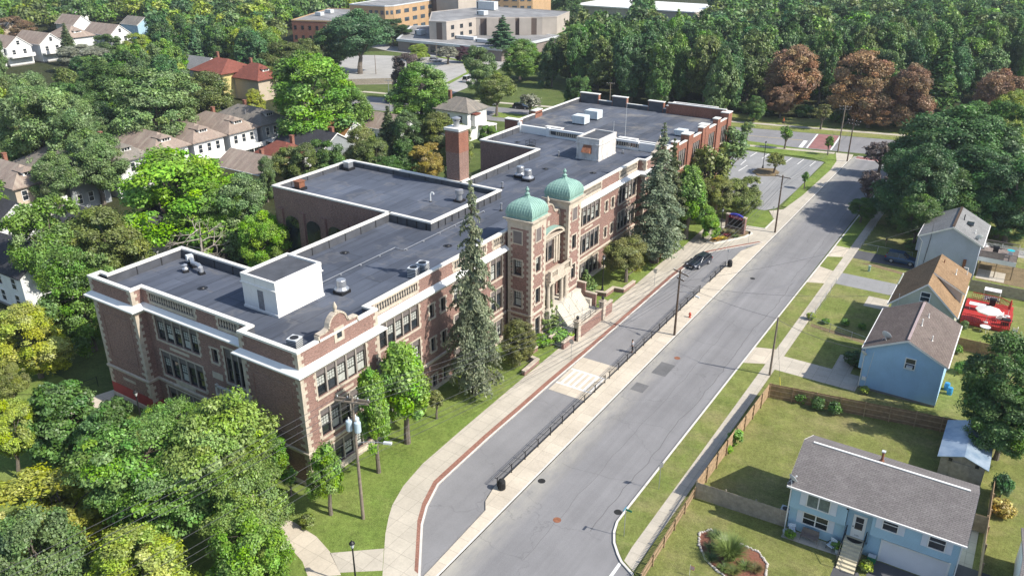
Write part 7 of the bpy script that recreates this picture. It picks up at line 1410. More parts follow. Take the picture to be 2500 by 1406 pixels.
# ================================================================ VEHICLES, STREET FURNITURE, ROOF EQUIPMENT, PEOPLE
def carpaint(name, c): t = NT(name, .28, .5, .25); t.col(c); t.p.inputs["Coat Weight"].default_value = .6; t.p.inputs["Coat Roughness"].default_value = .08; return t.m
def make_car(name, paint, label, loc, rz, L=4.75, W=1.85, H=1.5, group=None, van=False, clear=.22):
    """a car modelled along +X (nose at +X): lofted body, dark glasshouse, roof, wheels, lamps"""
    e = local(name, loc, rz); tag(e, label, "car", group); n = 26; bm = MB(); xs = np.linspace(-L/2, L/2, n); wb = L*.29; wr = .34
    def belt(x):
        t = (x+L/2)/L
        if t < .06: return .78+2.0*t
        if t < .66: return .93+.03*math.sin(t*3)
        if t < .96: return .96-.16*((t-.66)/.3)**1.3
        return .80-.22*(t-.96)/.04
    def half(x): t = abs(2*x/L); return W/2*(1-.14*t**4-.03*t)
    def low(x):
        for c in (-wb, wb):
            d = abs(x-c)
            if d < wr+.07: return clear+math.sqrt(max(0, (wr+.07)**2-d*d))*.98
        return clear+(.1 if abs(x) > L/2-.12 else 0)
    xs = np.array(sorted(set(np.round(np.concatenate([np.linspace(-L/2, L/2, 30), [c+s*(wr+.07)*k for c in (-wb, wb) for s in (-1, 1) for k in (.999, .8, .5)]]), 4)))); n = len(xs)
    ring = []
    for x in xs:
        h, b, lo = half(x), belt(x), low(x); m = (lo+b)/2; ring.append([(x, -h*.94, lo), (x, -h, max(lo+.02, .5)), (x, -h*.99, max(lo+.04, b-.16)), (x, -h*.9, b), (x, 0, b+.03), (x, h*.9, b), (x, h*.99, max(lo+.04, b-.16)), (x, h, max(lo+.02, .5)), (x, h*.94, lo)])
    base = len(bm.v)
    for r in ring: bm.v += r
    k = 9
    for i in range(n-1):
        for j in range(k-1): a = base+i*k+j; bm.f.append((a, a+k, a+k+1, a+1))
    bm.f.append(tuple(base+j for j in range(k))); bm.f.append(tuple(base+(n-1)*k+j for j in reversed(range(k)))); b_ = bm.build("body", paint, e, smooth=False)
    MB().box(-L/2+.1, L/2-.1, -W/2+.25, W/2-.25, clear, .55).build("underbody", M['black'], e)
    rr, fr, rt, ft = (-L*.47, L*.20, -L*.40 if not van else -L*.46, L*.02); zb = .93; wt, wbm = W*.36, W*.45
    g = MB(); lo_ = [(rr, -wbm, zb), (fr, -wbm, zb), (fr, wbm, zb), (rr, wbm, zb)]; hi = [(rt, -wt, H-.05), (ft, -wt, H-.05), (ft, wt, H-.05), (rt, wt, H-.05)]
    for i in range(4): j = (i+1) % 4; g.quad(lo_[i], lo_[j], hi[j], hi[i])
    g.build("glasshouse", M['carglass'], e); rf = MB(); P_ = [(rt-.06, -wt*1.02), (ft+.1, -wt*1.0), (ft+.1, wt*1.0), (rt-.06, wt*1.02)]; rf.prism(P_, H-.055, H); rf.prism([(rt+.1, -wt*.8), (ft-.05, -wt*.8), (ft-.05, wt*.8), (rt+.1, wt*.8)], H+.001, H+.025)
    for sgn in (-1, 1):
        for x0, x1 in ((fr, ft+.05), (-L*.08, -L*.09), (rr+.05, rt)):
            rf.tube((x0, sgn*wbm*1.005, zb), (x1, sgn*wt*1.01, H-.05), .045, .04, 5)
        rf.tube((rt+.1, sgn*wt*.86, H+.05), (ft-.1, sgn*wt*.86, H+.05), .018, .018, 4)
    rf.build("roof", paint, e)
    for sx in (-wb, wb):
        for sy in (-1, 1):
            y = sy*(W/2-.12); w_ = MB().tube((sx, y-.11, wr), (sx, y+.11, wr), wr, wr, 18).build("wheel", M['rubber'], e); MB().tube((sx, y+sy*.105, wr), (sx, y+sy*.122, wr), wr*.66, wr*.6, 12).build("rim", M['rim'], w_)
    for sy in (-1, 1):
        MB().box(L/2-.38, L/2-.06, sy*W*.30, sy*W*.43, .62, .76).build("headlight", M['lamp'], e); MB().box(-L/2-.01, -L/2+.2, sy*W*.33, sy*W*.455, .72, .9).build("tail_light", M['tail'], e); MB().box(L*.14, L*.18, sy*W*.5, sy*(W*.5+.16), .93, 1.06).build("mirror", paint, e)
    MB().box(L/2-.05, L/2+.012, -W*.24, W*.24, .42, .66).build("grille", M['black'], e); MB().box(L/2-.01, L/2+.02, -.26, .26, .34, .45).build("number_plate", M['white'], e); return e
a, b = G(1705, 658), G(1731, 644.5); hd = math.atan2(a[1]-b[1], a[0]-b[0])
make_car("station_wagon", carpaint("navy_grey_paint", (.022, .028, .045)), "dark navy station wagon parked on the school's loop drive", ((a[0]+b[0])/2+math.sin(hd)*.82, (a[1]+b[1])/2-math.cos(hd)*.82, .02), hd)
make_car("suv", carpaint("blue_paint", (.03, .075, .16)), "blue car parked in the shaded driveway of the grey-blue house", (-12.6, 127.7, T+.004), 0, 4.6, 1.85, 1.62)
gK = "cars parked far behind the school"
for px, py, rz, c, lb in ((1064, 151, .35, (.5, .5, .52), "silver car in the far parking lot"), (1143, 200, 1.7, (.7, .7, .7), "white van on the street beside the far parking lot"), (962, 252, .2, (.05, .07, .12), "dark blue car on the cross street left of the cream house"), (1273, 266, .2, (.015, .015, .018), "black car in the tree shade behind the annex"), (1196, 257, .2, (.6, .6, .6), "white car half hidden by the cream corner house")):
    x, y = G(px, py); make_car("parked_car", carpaint("car_paint", c), lb, (x, y, .03), rz, group=gK, van="van" in lb, H=2.0 if "van" in lb else 1.45)
# --- utility poles and wires
def upole(x, y, h, label, rz, arms=((0.35, 2.4),), m=None, group="utility poles", r=.16, lean=(0, 0)):
    e = local("utility_pole", (x, y, .1), rz); tag(e, label, "utility pole", group); lx, ly = lean; MB().tube((0, 0, -.2), (lx, ly, h), r, r*.68, 10).build("pole", m or M['pole'], e)
    for dz, w_ in arms:
        z = h-dz; fx = lx*z/h; fy = ly*z/h; a = MB().box(fx-w_/2, fx+w_/2, fy+.1, fy+.2, z-.06, z+.06).build("crossarm", m or M['pole'], e); i_ = MB()
        for u in np.linspace(-w_/2+.12, w_/2-.12, 4): i_.lathe([(.03, 0), (.06, .06), (.04, .12), (.02, .16)], fx+u, fy+.15, 6, z+.06)
        i_.build("insulator", M['greyp'], a)
    return e
sdir = R(0)
pA = upole(-41.6, 40.6, 12.6, "utility pole with grey transformers on the lawn at the near school corner", R(20), ((.5, 2.9), (.62, 2.9)))
MB().box(-1.45, 1.45, -.22, -.12, 11.9, 12.05).build("crossarm", M['pole'], pA)
for i, (dx, dy) in enumerate(((-.5, -.15), (.0, .45), (.45, -.25))):
    t_ = MB().lathe([(.25, 0), (.28, .05), (.28, .9), (.25, .96), (.1, 1.03)], dx*.8, dy*.8, 14, 9.2).build("transformer", M['trans'], pA); MB().lathe([(.05, 0), (.07, .1), (.03, .3)], dx*.8, dy*.8, 6, 10.2).build("bushing", M['white'], t_)
sa = MB(); sa.path([(0, 0, 7.9), (1.0, .1, 8.15), (2.4, .3, 8.1)], .035, 6); so2 = sa.build("lamp_arm", M['galv'], pA); MB().prism([(2.3, .2), (3.0, .25), (3.0, .5), (2.3, .45)], 8.0, 8.18).build("lamp_head", M['greyp'], so2)
pB = upole(-32.2, 87.3, 8.9, "wooden utility pole with one crossarm on the island pavement", R(-25), ((.45, 2.6), (1.3, 1.2)), M['poled'], r=.15); sa = MB(); sa.path([(0, 0, 5.9), (.9, .2, 6.3), (2.6, .4, 6.3)], .03, 6); so2 = sa.build("lamp_arm", M['galv'], pB); MB().prism([(2.5, .3), (3.1, .35), (3.1, .55), (2.5, .5)], 6.22, 6.36).build("lamp_head", M['greyp'], so2)
pC = upole(-32.4, 130.2, 9.8, "dark utility pole on the walk behind the school sign", R(-10), ((.35, 2.6),), M['poled'], r=.15)
upole(-19.25, 84.0, 7.4, "plain grey utility pole on the right walk by the brown fence", 0, (), M['pole'], r=.13)
upole(-35.7, 188.0, 10.2, "tall utility pole with crossarm at the junction's left corner", R(10), ((.3, 2.6), (.9, 2.2)), M['pole']); upole(-32.2, 181.0, 8.9, "utility pole with crossarms at the junction, nearer of the two", R(-20), ((.3, 3.0), (1.0, 2.4)), M['poled'])
for px, py, h, lb in ((1173, 240, 6.5, "pole with a transformer at the street corner behind the cream house"), (952, 270, 8.0, "pale utility pole before the cross street left of the cream house"), (1488, 262, 6.5, "utility pole rising just behind the annex's back parapet"), (1066, 145, 5.6, "utility pole in front of the low hospital wing"), (918, 182, 6.0, "utility pole at the corner of the far parking lot"), (612, 368, 9.0, "pale pole in the back garden of the balconied house")):
    x, y = G(px, py); upole(x, y, h, lb, .3, ((.3, 2.2),) if px not in (612, 918) else (), M['galv'] if px in (952, 612) else M['pole'], r=.13)
WN = [0]
def wire(p, q, sag, label, r=.016):
    P_, Q_ = Vector(p), Vector(q); pts = [tuple(P_.lerp(Q_, t)-Vector((0, 0, 4*sag*t*(1-t)))) for t in np.linspace(0, 1, 15)]; o = MB().path(pts, r, 4).build("overhead_wire", M['wire']); tag(o, label, "wire", "overhead wires along the main street")
P0 = Vector((-47.5, 1.0, 0)); A0, B0, C0 = Vector((-41.6, 40.6, 0)), Vector((-32.2, 87.3, 0)), Vector((-32.4, 130.2, 0)); J0 = Vector((-32.2, 181, 0))
def off(b, o, z): d = Vector((.92, -.39, 0))*o; return (b.x+d.x, b.y+d.y, z)
for i, (o, za, zb) in enumerate(((-1.2, 12.3, 8.65), (-.4, 12.3, 8.65), (.5, 12.3, 8.65), (1.2, 12.3, 8.65), (.15, 8.7, 7.7), (.2, 7.6, 7.1), (.1, 6.9, 6.5), (.25, 6.4, 6.2))):
    nm = ["outermost top", "inner left top", "inner right top", "road-side top", "upper middle", "middle", "lower", "lowest"][i]
    wire(off(P0, o, za), off(A0, o, za), .5, "%s wire running from the transformer pole off the picture's bottom" % nm); wire(off(A0, o, za), off(B0, o*.9, zb), .9, "%s wire from the transformer pole to the pole on the island" % nm)
    if i != 7: wire(off(B0, o*.9, zb), off(C0, o*.9, 9.6-.0 if i < 4 else zb+.6), .7, "%s wire from the island pole to the pole behind the school sign" % nm)
    if i in (0, 3, 4, 5): wire(off(C0, o*.9, 9.6 if i < 4 else zb+.6), off(J0, o*.9, 8.6 if i < 4 else 7.0), .7, "%s wire from the pole behind the sign to the junction" % nm)
wire((-32.2, 87.3, 7.2), (-19.25, 84, 7.3), .35, "service wire crossing the main road to the plain grey pole"); wire((-19.25, 84, 7.2), (-10.2, 86.6, 4.9), .5, "twisted white service wire to the blue gable house", .022); wire((-32.2, 87.3, 7.4), (-9.3, 126.1, 7.5), .9, "long service wire crossing the road to the grey-blue house"); wire((-32.2, 87.3, 7.0), (-9.3, 100.1, 6.5), .8, "long service wire crossing the road to the tan-roofed house")
gy = local("guy_wire", (0, 0, 0)); tag(gy, "guy wire with yellow guard anchored behind the street fence", "guy wire"); MB().path([(-19.2, 83.8, 6.8), (-17.0, 80.6, T)], .014, 4).build("cable", M['wire'], gy); MB().tube((-17.55, 81.4, 1.75), (-17.0, 80.6, T), .04, .04, 6).build("guard", plain("yellow_plastic", (.6, .5, .05), .5), gy)
# --- lamp posts
def lamp_post(x, y, h, label, z=T):
    e = local("lamp_post", (x, y, z)); tag(e, label, "lamp post", "black lantern lamp posts"); MB().lathe([(.24, 0), (.24, .1), (.17, .18), (.13, .55), (.075, .7), (.06, h-.75), (.1, h-.72), (.1, h-.66)], 0, 0, 10).build("post", M['black'], e)
    MB().lathe([(.1, h-.65), (.19, h-.3), (.19, h-.25)], 0, 0, 8).build("lantern", M['greyp'], e); MB().lathe([(.25, h-.25), (.2, h-.15), (.06, h-.04), (.02, h+.08)], 0, 0, 8).build("cap", M['black'], e)
for x, y, h, lb in ((-36.7, 34.4, 4.5, "black lamp post at the bottom edge beside the cross path"), (-70.7, 39.2, 4.0, "black lamp post by the school's near end wall and concrete path"), (-52.7, 38.6, 4.3, "black lamp post beside the bright tree at the school corner"), (-45.9, 94.4, 5.3, "black lamp post on the lawn right of the twin towers"), (-39.5, 123.9, 4.8, "black lamp post standing in the flower bed before the school sign"), (-45.7, 166.4, 5.6, "tall black lamp post on the parking lot island"), (-47.9, 74.2, 3.6, "dark lantern post at the foot of the near tower")): lamp_post(x, y, h, lb, T if x > -45.0 or x < -46 else T)
x, y = G(1596, 640); lamp_post(x, y, 4.0, "black lamp post under the flower-bed spruce")
# --- railings along the loop drive
def railing(y0, y1, label):
    e = empty("metal_railing", (-34.3, y0, T)); tag(e, label, "railing", "black railings on the island pavement"); x = -34.25; n = max(1, round((y1-y0)/2.35)); mb = MB()
    for z in (.95, .18): mb.tube((x, y0, T+z), (x, y1, T+z), .03, .03, 5)
    mb.tube((x-.28, y0, T+.85), (x-.28, y1, T+.85), .022, .022, 5); mb.build("rail", M['black'], e)
    for k in range(n+1): y = y0+(y1-y0)*k/n; MB().box(x-.035, x+.035, y-.035, y+.035, T-.05, T+1.02).box(x-.28, x-.03, y-.02, y+.02, T+.82, T+.86).build("post", M['black'], e)
    mb = MB()
    for k in range(n):
        a, b = y0+(y1-y0)*k/n+.12, y0+(y1-y0)*(k+1)/n-.12
        for z in (.24, .82): mb.tube((x, a, T+z), (x, b, T+z), .014, .014, 4)
        for q in range(int((b-a)/.14)+1): y = a+q*.14; mb.tube((x, y, T+.24), (x, y, T+.82), .007, .007, 3)
    mb.build("mesh_panel", M['black'], e)
railing(50.6, 72.3, "long black metal railing nearest the camera, ending at a litter bin"); railing(73.4, 101.2, "black metal railing between the crossing and the middle gap, with a person beside it"); railing(105.2, 111.5, "short black metal railing at the far end of the island pavement")
def bin_(x, y, label):
    e = local("litter_bin", (x, y, T)); tag(e, label, "litter bin", "black litter bins on the island pavement"); MB().lathe([(.26, 0), (.33, .06), (.34, .8), (.31, .84)], 0, 0, 16).build("body", M['black'], e); MB().lathe([(.31, .86), (.33, .9), (.26, 1.02), (.1, 1.08)], 0, 0, 16).build("lid", M['rubber'], e); mb = MB()
    for k in range(16): a = 2*PI*k/16; mb.box(.345*math.cos(a)-.012, .345*math.cos(a)+.012, .345*math.sin(a)-.012, .345*math.sin(a)+.012, .08, .8)
    mb.build("slats", M['rubber'], e)
bin_(-33.7, 50.5, "black litter bin at the near end of the long railing"); bin_(-33.8, 112.2, "black litter bin at the far end of the short railing")
hy = local("fire_hydrant", (-32.45, 93.0, T)); tag(hy, "red fire hydrant at the road edge of the island pavement", "fire hydrant"); MB().lathe([(.17, 0), (.17, .05), (.11, .08), (.11, .5), (.15, .53), (.14, .6), (.09, .68), (.03, .74)], 0, 0, 12).build("barrel", plain("hydrant_red", (.5, .06, .03), .5), hy); MB().tube((-.2, 0, .42), (.2, 0, .42), .05, .05, 8).tube((0, 0, .42), (.19, 0, .36), .07, .07, 8).build("outlet", plain("hydrant_red", (.5, .06, .03), .5), hy)
# --- sign posts
def signpost(px, py, h, label, plate, pm, w_=.45, hh=.6, rz=0.0, cut=False):
    x, y = G(px, py); e = local("sign_post", (x, y, T), rz); tag(e, label, "sign post", "small roadside signs"); MB().tube((0, 0, 0), (0, 0, h), .03, .03, 6).build("post", M['galv'], e)
    n = 8 if cut else 4; mb = MB(); r = w_/2; zc = h-hh/2; pts = [(r*1.08*math.cos(PI/8+2*PI*k/8), zc+r*1.08*math.sin(PI/8+2*PI*k/8)) for k in range(8)] if cut else [(-r, h-hh), (r, h-hh), (r, h), (-r, h)]
    A_ = [(u, -.035, z) for u, z in pts]; B2 = [(u, -.05, z) for u, z in pts]; mb.poly(B2); mb.poly(A_[::-1]); m_ = len(pts)
    for k in range(m_): j = (k+1) % m_; mb.quad(A_[k], A_[j], B2[j], B2[k])
    mb.build("plate", pm, e); return e
signpost(1597, 700, 2.6, "small grey sign on the walk right of the entrance terrace", 0, M['galv']); signpost(1394, 880, 2.7, "grey-backed sign on the walk in front of the entrance stairs", 0, M['galv'], .6, .6, 0, True); signpost(1775, 645, 2.3, "thin post with a white sign beside the far litter bin", 0, M['white'], .3, .45); signpost(1826, 598, 2.2, "dark sign on a post beside the flower bed kerb", 0, M['black'], .3, .5); signpost(1885, 538, 2.4, "white sign on a post at the parking lot entrance", 0, M['white'], .3, .45); signpost(1608, 1196, 2.9, "grey-backed sign on the right verge of the main road", 0, M['galv'], .5, .5, R(70))
x, y = G(1523, 1311); e = local("street_name_sign", (x, y, T)); tag(e, "green street name sign on a pole at the near street corner", "street sign"); MB().tube((0, 0, 0), (0, 0, 2.9), .03, .03, 6).build("post", M['galv'], e); gm = plain("sign_green", (.02, .22, .12), .5); MB().box(-.02, .55, -.012, .012, 2.72, 2.92).build("name_plate", gm, e); MB().box(-.012, .012, -.5, .1, 2.93, 3.12).build("name_plate", plain("sign_blue_green", (.05, .2, .3), .5), e)
fgp = local("garden_flag", (*G(1683, 1404, T), T)); tag(fgp, "small red and white garden flag at the bottom edge of the striped lawn", "flag"); MB().tube((0, 0, 0), (0, 0, 1.1), .015, .015, 5).build("pole", M['white'], fgp); MB().box(0, .35, -.006, .006, .65, 1.05).build("flag", plain("red_cloth", (.5, .04, .04), .8), fgp); mb = MB()
for k in range(3): mb.box(.001, .349, -.009, .009, .71+k*.12, .77+k*.12)
mb.build("stripe", M['white'], fgp)
x, y = G(935, 82); fl_ = local("flag_pole", (x, y, 0)); tag(fl_, "flagpole with striped flag in front of the tan hospital", "flagpole"); MB().tube((0, 0, 0), (0, 0, 7), .08, .05, 8).build("pole", M['greyp'], fl_); fo = MB().box(.05, 1.9, -.02, .02, 5.6, 6.8).build("flag", M['white'], fl_); mb = MB()
for k in range(4): mb.box(.051, 1.89, -.03, .03, 5.6+k*.3, 5.75+k*.3)
mb.build("red_stripe", plain("red_cloth", (.5, .04, .04), .8), fo); MB().box(.052, .8, -.04, .04, 6.2, 6.79).build("blue_field", plain("blue_cloth", (.03, .05, .25), .8), fo)
# --- school sign and its bed
SG = local("school_sign", (-38.0, 126.7, T), R(-11)); tag(SG, "school sign with brick piers, maroon band, blue arched cap and dark display screen", "school sign"); br_ = M['brick']
for sx in (-1.75, 1.3): MB().box(sx, sx+.45, -.28, .28, 0, 2.75).build("pier", br_, SG)
for sx in (-1.8, 1.25): MB().box(sx, sx+.55, -.33, .33, 2.75, 2.95).build("pier_cap", M['stone'], SG)
MB().box(-1.3, 1.3, -.22, .22, 0, .95).build("base", br_, SG); MB().box(-1.3, 1.3, -.27, .27, .95, 1.07).build("ledge", M['stone'], SG); MB().box(-1.3, 1.3, -.14, .14, 1.07, 2.35).build("screen", M['led'], SG); sb = MB().box(-1.3, 1.3, -.17, .17, 2.35, 2.85).build("name_band", M['signred'], SG)
mb = MB(); n = 10; arc = [(-1.32+2.64*k/n, 2.86+.34*math.sin(PI*k/n)**.8) for k in range(n+1)]
for (a, b) in zip(arc[:-1], arc[1:]): mb.prism([(a[0], -.2), (b[0], -.2), (b[0], .2), (a[0], .2)], 2.851, (a[1]+b[1])/2)
mb.build("arched_cap", M['signblue'], SG); mb = MB(); rg = random.Random(4)
for row, z in enumerate((2.65, 2.48)):
    u = -.55
    while u < .95: w_ = rg.uniform(.07, .12); mb.box(u, u+w_, -.182, -.171, z, z+.1); u += w_+.035 if rg.random() > .18 else w_+.12
mb.ball((-.8, -.175, 2.62), .13, .012, .12, 10, 6); mb.build("pale_lettering", plain("sign_pale_pink", (.75, .45, .5), .6), SG)
bed = [(-40.1, 119.9), (-39.1, 119.9), (-37.5, 122.6), (-36.0, 125.3), (-35.5, 127.5), (-36.2, 128.0), (-40.1, 128.0), (-40.4, 124.7)]
struct("flower_bed_soil", MB().prism(bed, 0, T+.12), M['dirt']); struct("kerb", MB().sweep(bed, [(0, 0), (.2, 0), (.2, T+.2), (0, T+.2)], closed=True, left=False), M['kerb'])
for x, y, h, r, n, c, lb in ((-38.9, 124.9, 1.1, 1.0, 300, (.28, .27, .12), "pale feathery plants before the school sign, left clump"), (-37.6, 125.3, 1.1, 1.0, 300, (.27, .27, .13), "pale feathery plants before the school sign, right clump"), (-38.2, 123.4, .8, .7, 220, (.2, .02, .03), "dark red plants in the middle of the sign's flower bed"), (-39.7, 123.6, .8, .6, 160, (.14, .03, .035), "dark red plants by the lamp post in the flower bed"), (-39.2, 121.4, .6, .8, 260, (.7, .42, .03), "bright yellow flowers at the tip of the sign's flower bed"), (-38.4, 122.3, .55, .7, 200, (.62, .5, .05), "yellow flowers along the kerb of the sign's bed"), (-37.0, 124.4, .5, .8, 200, (.15, .22, .05), "low green plants along the sign bed's kerb"), (-39.9, 122.5, .55, .5, 120, (.6, .25, .04), "orange flowers at the lamp post's foot in the flower bed")): tuft("flowers", x, y, T+.1, h, r, n, c, lb, "flowers", .035)
for px, py, c, r, lb in ((1580, 615, (.75, .22, .02), 1.1, "orange flowers left of the flower-bed spruce"), (1608, 632, (.6, .12, .02), .9, "orange-red flowers at the flower-bed spruce's trunk"), (1621, 621, (.75, .2, .02), .5, "small orange flower clump right of the flower-bed spruce"), (1592, 628, (.65, .3, .04), .8, "amber flowers in front of the flower-bed spruce")): x, y = G(px, py); tuft("flowers", x, y, T, .6, r, 220, c, lb, "flowers", .04)
# low brick planter walls by the walk
for pts, lb in (([(-44.6, 74.6), (-44.9, 72.3), (-42.9, 71.9), (-42.8, 68.7)], "low brick planter wall stepping round the lawn before the near tower"), ([(-46.8, 91.9), (-46.4, 92.4), (-44.6, 92.8), (-44.5, 95.0), (-43.1, 95.2), (-43.0, 98.6)], "low zigzag brick planter wall right of the entrance")):
    e = empty("planter_wall", (*pts[0], 0)); tag(e, lb, "planter wall"); MB().sweep(pts, [(.18, 0), (.18, .65), (-.18, .65), (-.18, 0)]).build("brickwork", M['brick'], e); MB().sweep(pts, [(.24, .65), (.24, .77), (-.24, .77), (-.24, .65)]).build("cap", M['stone'], e)
ef = local("school_fence", (0, 0, 0)); tag(ef, "thin black fence on the grass left of the school's near end", "fence"); mb = MB(); pts = GP([(40, 985), (120, 985), (240, 942)])
for a, b in zip(pts[:-1], pts[1:]):
    for z in (.5, 1.15): mb.tube((*a, z), (*b, z), .025, .025, 4)
mb.build("rail", M['black'], ef)
for a in pts: MB().tube((*a, 0), (*a, 1.25), .035, .035, 6).build("post", M['black'], ef)
# --- rooftop equipment
gE = "equipment on the school roof"
def reg(o, label, cat): return tag(o, label, cat, gE)
def fan(x, y, z, s, label):
    e = local("exhaust_fan", (x, y, z)); reg(e, label, "exhaust fan"); MB().box(-.75*s, .75*s, -.75*s, .75*s, 0, .35).build("kerb_box", M['black'], e); MB().lathe([(.85*s, .36), (.9*s, .5), (.62*s, .72), (.6*s, .75)], 0, 0, 18).build("skirt", M['galv'], e); MB().lathe([(.58*s, .76), (.58*s, 1.55*s+.1), (.52*s, 1.62*s+.1), (.02, 1.66*s+.1)], 0, 0, 18).build("drum", M['galv'], e)
fan(-55.2, 53.9, ZR, .85, "galvanised roof fan right of the white penthouse"); fan(-61.4, 97.4, ZR, .95, "left one of the twin silver roof fans behind the domes"); fan(-59.6, 96.6, ZR, .95, "right one of the twin silver roof fans behind the domes")
def condenser(x, y, z, label, s=.5):
    e = local("condenser_unit", (x, y, z), .2); reg(e, label, "condenser"); MB().box(-s, s, -s, s, .12, 1.15).build("casing", M['greyp'], e); MB().box(-s*.9, s*.9, -s*.9, s*.9, 0, .12).build("feet", M['black'], e); MB().lathe([(s*.8, 1.15), (s*.8, 1.17), (.02, 1.18)], 0, 0, 14).build("fan_grille", M['black'], e); mb = MB()
    for k in range(5): mb.box(-s-.012, s+.012, -s-.012, s+.012, .25+k*.17, .32+k*.17)
    mb.build("louvre", M['black'], e)
condenser(-51.6, 60.9, ZR, "left one of two dark condensers at the front balustrade"); condenser(-51.6, 62.4, ZR, "right one of two dark condensers at the front balustrade", .55); condenser(-50.4, 43.0, ZR, "lone grey condenser at the near roof corner")
e = local("roof_duct", (-72.6, 49.8, ZR), -.35); reg(e, "shiny bent ductwork on the near left wing's roof", "duct"); mb = MB(); mb.path([(-1.6, 0, .7), (-.9, 0, .8), (-.2, -.2, .75), (.9, .1, .8), (1.5, .1, .7), (1.6, .1, .2)], .24, 10); mb.build("pipe", M['galv'], e); MB().lathe([(.3, 0), (.34, .4), (.22, .6), (.3, .8), (.02, .95)], 0, -1.1, 12).build("ventilator", M['galv'], e)
for x, y in ((-1.6, 0), (0, -1.1), (1.6, .1), (-.8, 0)): MB().box(x-.35, x+.35, y-.3, y+.3, -.0, .25).build("base", M['black'], e)
MB().box(-2.1, -1.5, -.35, .35, .45, 1.1).build("fan_box", M['greyp'], e)
e = local("gooseneck_pipe", (-64.9, 80.8, 13.45)); reg(e, "white gooseneck pipe standing on the gym roof", "roof pipe"); MB().path([(0, 0, 0), (0, 0, 1.0), (.1, .1, 1.25), (.35, .2, 1.25), (.4, .2, 1.0)], .1, 8).build("pipe", M['greyp'], e); MB().lathe([(.25, 0), (.12, .12)], 0, 0, 10).build("flashing", M['black'], e)
e = local("gym_exhaust", (-61.8, 83.0, 13.45)); reg(e, "silver exhaust stack on the gym roof beside the main roof step", "exhaust stack"); MB().box(-.6, .6, -.6, .6, 0, .25).build("base", M['black'], e); MB().lathe([(.42, .26), (.36, 1.0), (.55, 1.1), (.55, 1.6), (.1, 1.7)], 0, 0, 14).build("stack", M['galv'], e)
for x, y, z, m, lb in ((-84.3, 86.0, 13.45, 'galv', "square vent box at the gym roof's back left corner"), (-83.2, 75.2, 13.45, 'rust', "rusty louvred vent at the gym roof's front left corner")):
    e = local("roof_vent", (x, y, z)); reg(e, lb, "roof vent"); MB().prism([(-.7, -.7), (.7, -.7), (.7, .7), (-.7, .7)], 0, .4).build("curb", M['black'], e); MB().box(-.5, .5, -.5, .5, .41, 1.2).build("casing", M[m], e); MB().box(-.62, .62, -.62, .62, 1.2, 1.3).build("cap", M['rust' if m == 'rust' else 'greyp'], e)
for x, y, h, lb in ((-55.6, 83.6, 1.0, "short grey vent pipe on the roof behind the near dome"), (-60.7, 91.6, .9, "short dark vent pipe on the roof left of the twin fans"), (-62.3, 110.1, .9, "thin vent pipe beside the stained penthouse"), (-54.6, 117.2, .6, "tiny vent pipe in front of the stained penthouse")): e = local("vent_pipe", (x, y, ZR)); reg(e, lb, "vent pipe"); MB().tube((0, 0, 0), (0, 0, h), .12, .12, 10).lathe([(.16, h-.2), (.18, h), (.02, h+.05)], 0, 0, 10).build("pipe", M['galv'], e); MB().lathe([(.3, 0), (.14, .15)], 0, 0, 10).build("flashing", M['black'], e)
e = local("roof_hatch_rail", (-69, 112.6, ZR)); reg(e, "small black guard rail on the roof left of the stained penthouse", "guard rail"); mb = MB()
for x, y in ((-.6, -.6), (.6, -.6), (.6, .6), (-.6, .6)): mb.tube((x, y, 0), (x, y, 1.1), .03, .03, 5)
for z in (.55, 1.1):
    for a, b in (((-.6, -.6), (.6, -.6)), ((.6, -.6), (.6, .6)), ((.6, .6), (-.6, .6)), ((-.6, .6), (-.6, -.6))): mb.tube((*a, z), (*b, z), .03, .03, 5)
mb.build("rail", M['black'], e); MB().box(-.5, .5, -.5, .5, 0, .3).build("hatch", M['black'], e)
for x, y, z, sx, sy, h, lb in ((-70.3, 132.2, 12.95, 1.25, 1.0, 1.6, "white air handler on the annex roof, front one"), (-70.2, 137.0, 12.95, 1.3, 1.05, 1.65, "white air handler on the annex roof, rear one"), (-51.4, 133.8, 12.95, .9, .8, 1.1, "low pale rooftop unit beside the annex's front piers"), (-61.0, 124.4, 12.95, .8, .7, 1.0, "small pale unit behind the far balustrade")):
    e = local("air_handler", (x, y, z)); reg(e, lb, "rooftop unit"); MB().box(-sx, sx, -sy, sy, .2, h).build("casing", plain("unit_white", (.62, .66, .66), .5, .05), e); MB().box(-sx+.1, sx-.1, -sy+.1, sy-.1, 0, .2).build("base", M['black'], e); mb = MB()
    for k in (-.33, .33): mb.box(k*sx*2-.02, k*sx*2+.02, -sy-.012, -sy-.001, .25, h-.05)
    mb.build("seam", M['galv'], e); MB().box(-sx-.35, -sx-.001, -sy*.7, sy*.2, h*.45, h*.9).build("intake_hood", M['greyp'], e)
for x, y, h, lb in ((-56.3, 117.0, 5.0, "thin antenna mast beside the stained penthouse"), (-57.5, 124.0, 7.0, "taller thin antenna mast on the annex roof")): e = local("antenna_mast", (x, y, ZR)); reg(e, lb, "antenna"); MB().tube((0, 0, 0), (0, 0, h), .04, .02, 6).build("mast", M['greyp'], e); MB().box(-.2, .2, -.2, .2, 0, .15).build("foot", M['black'], e)
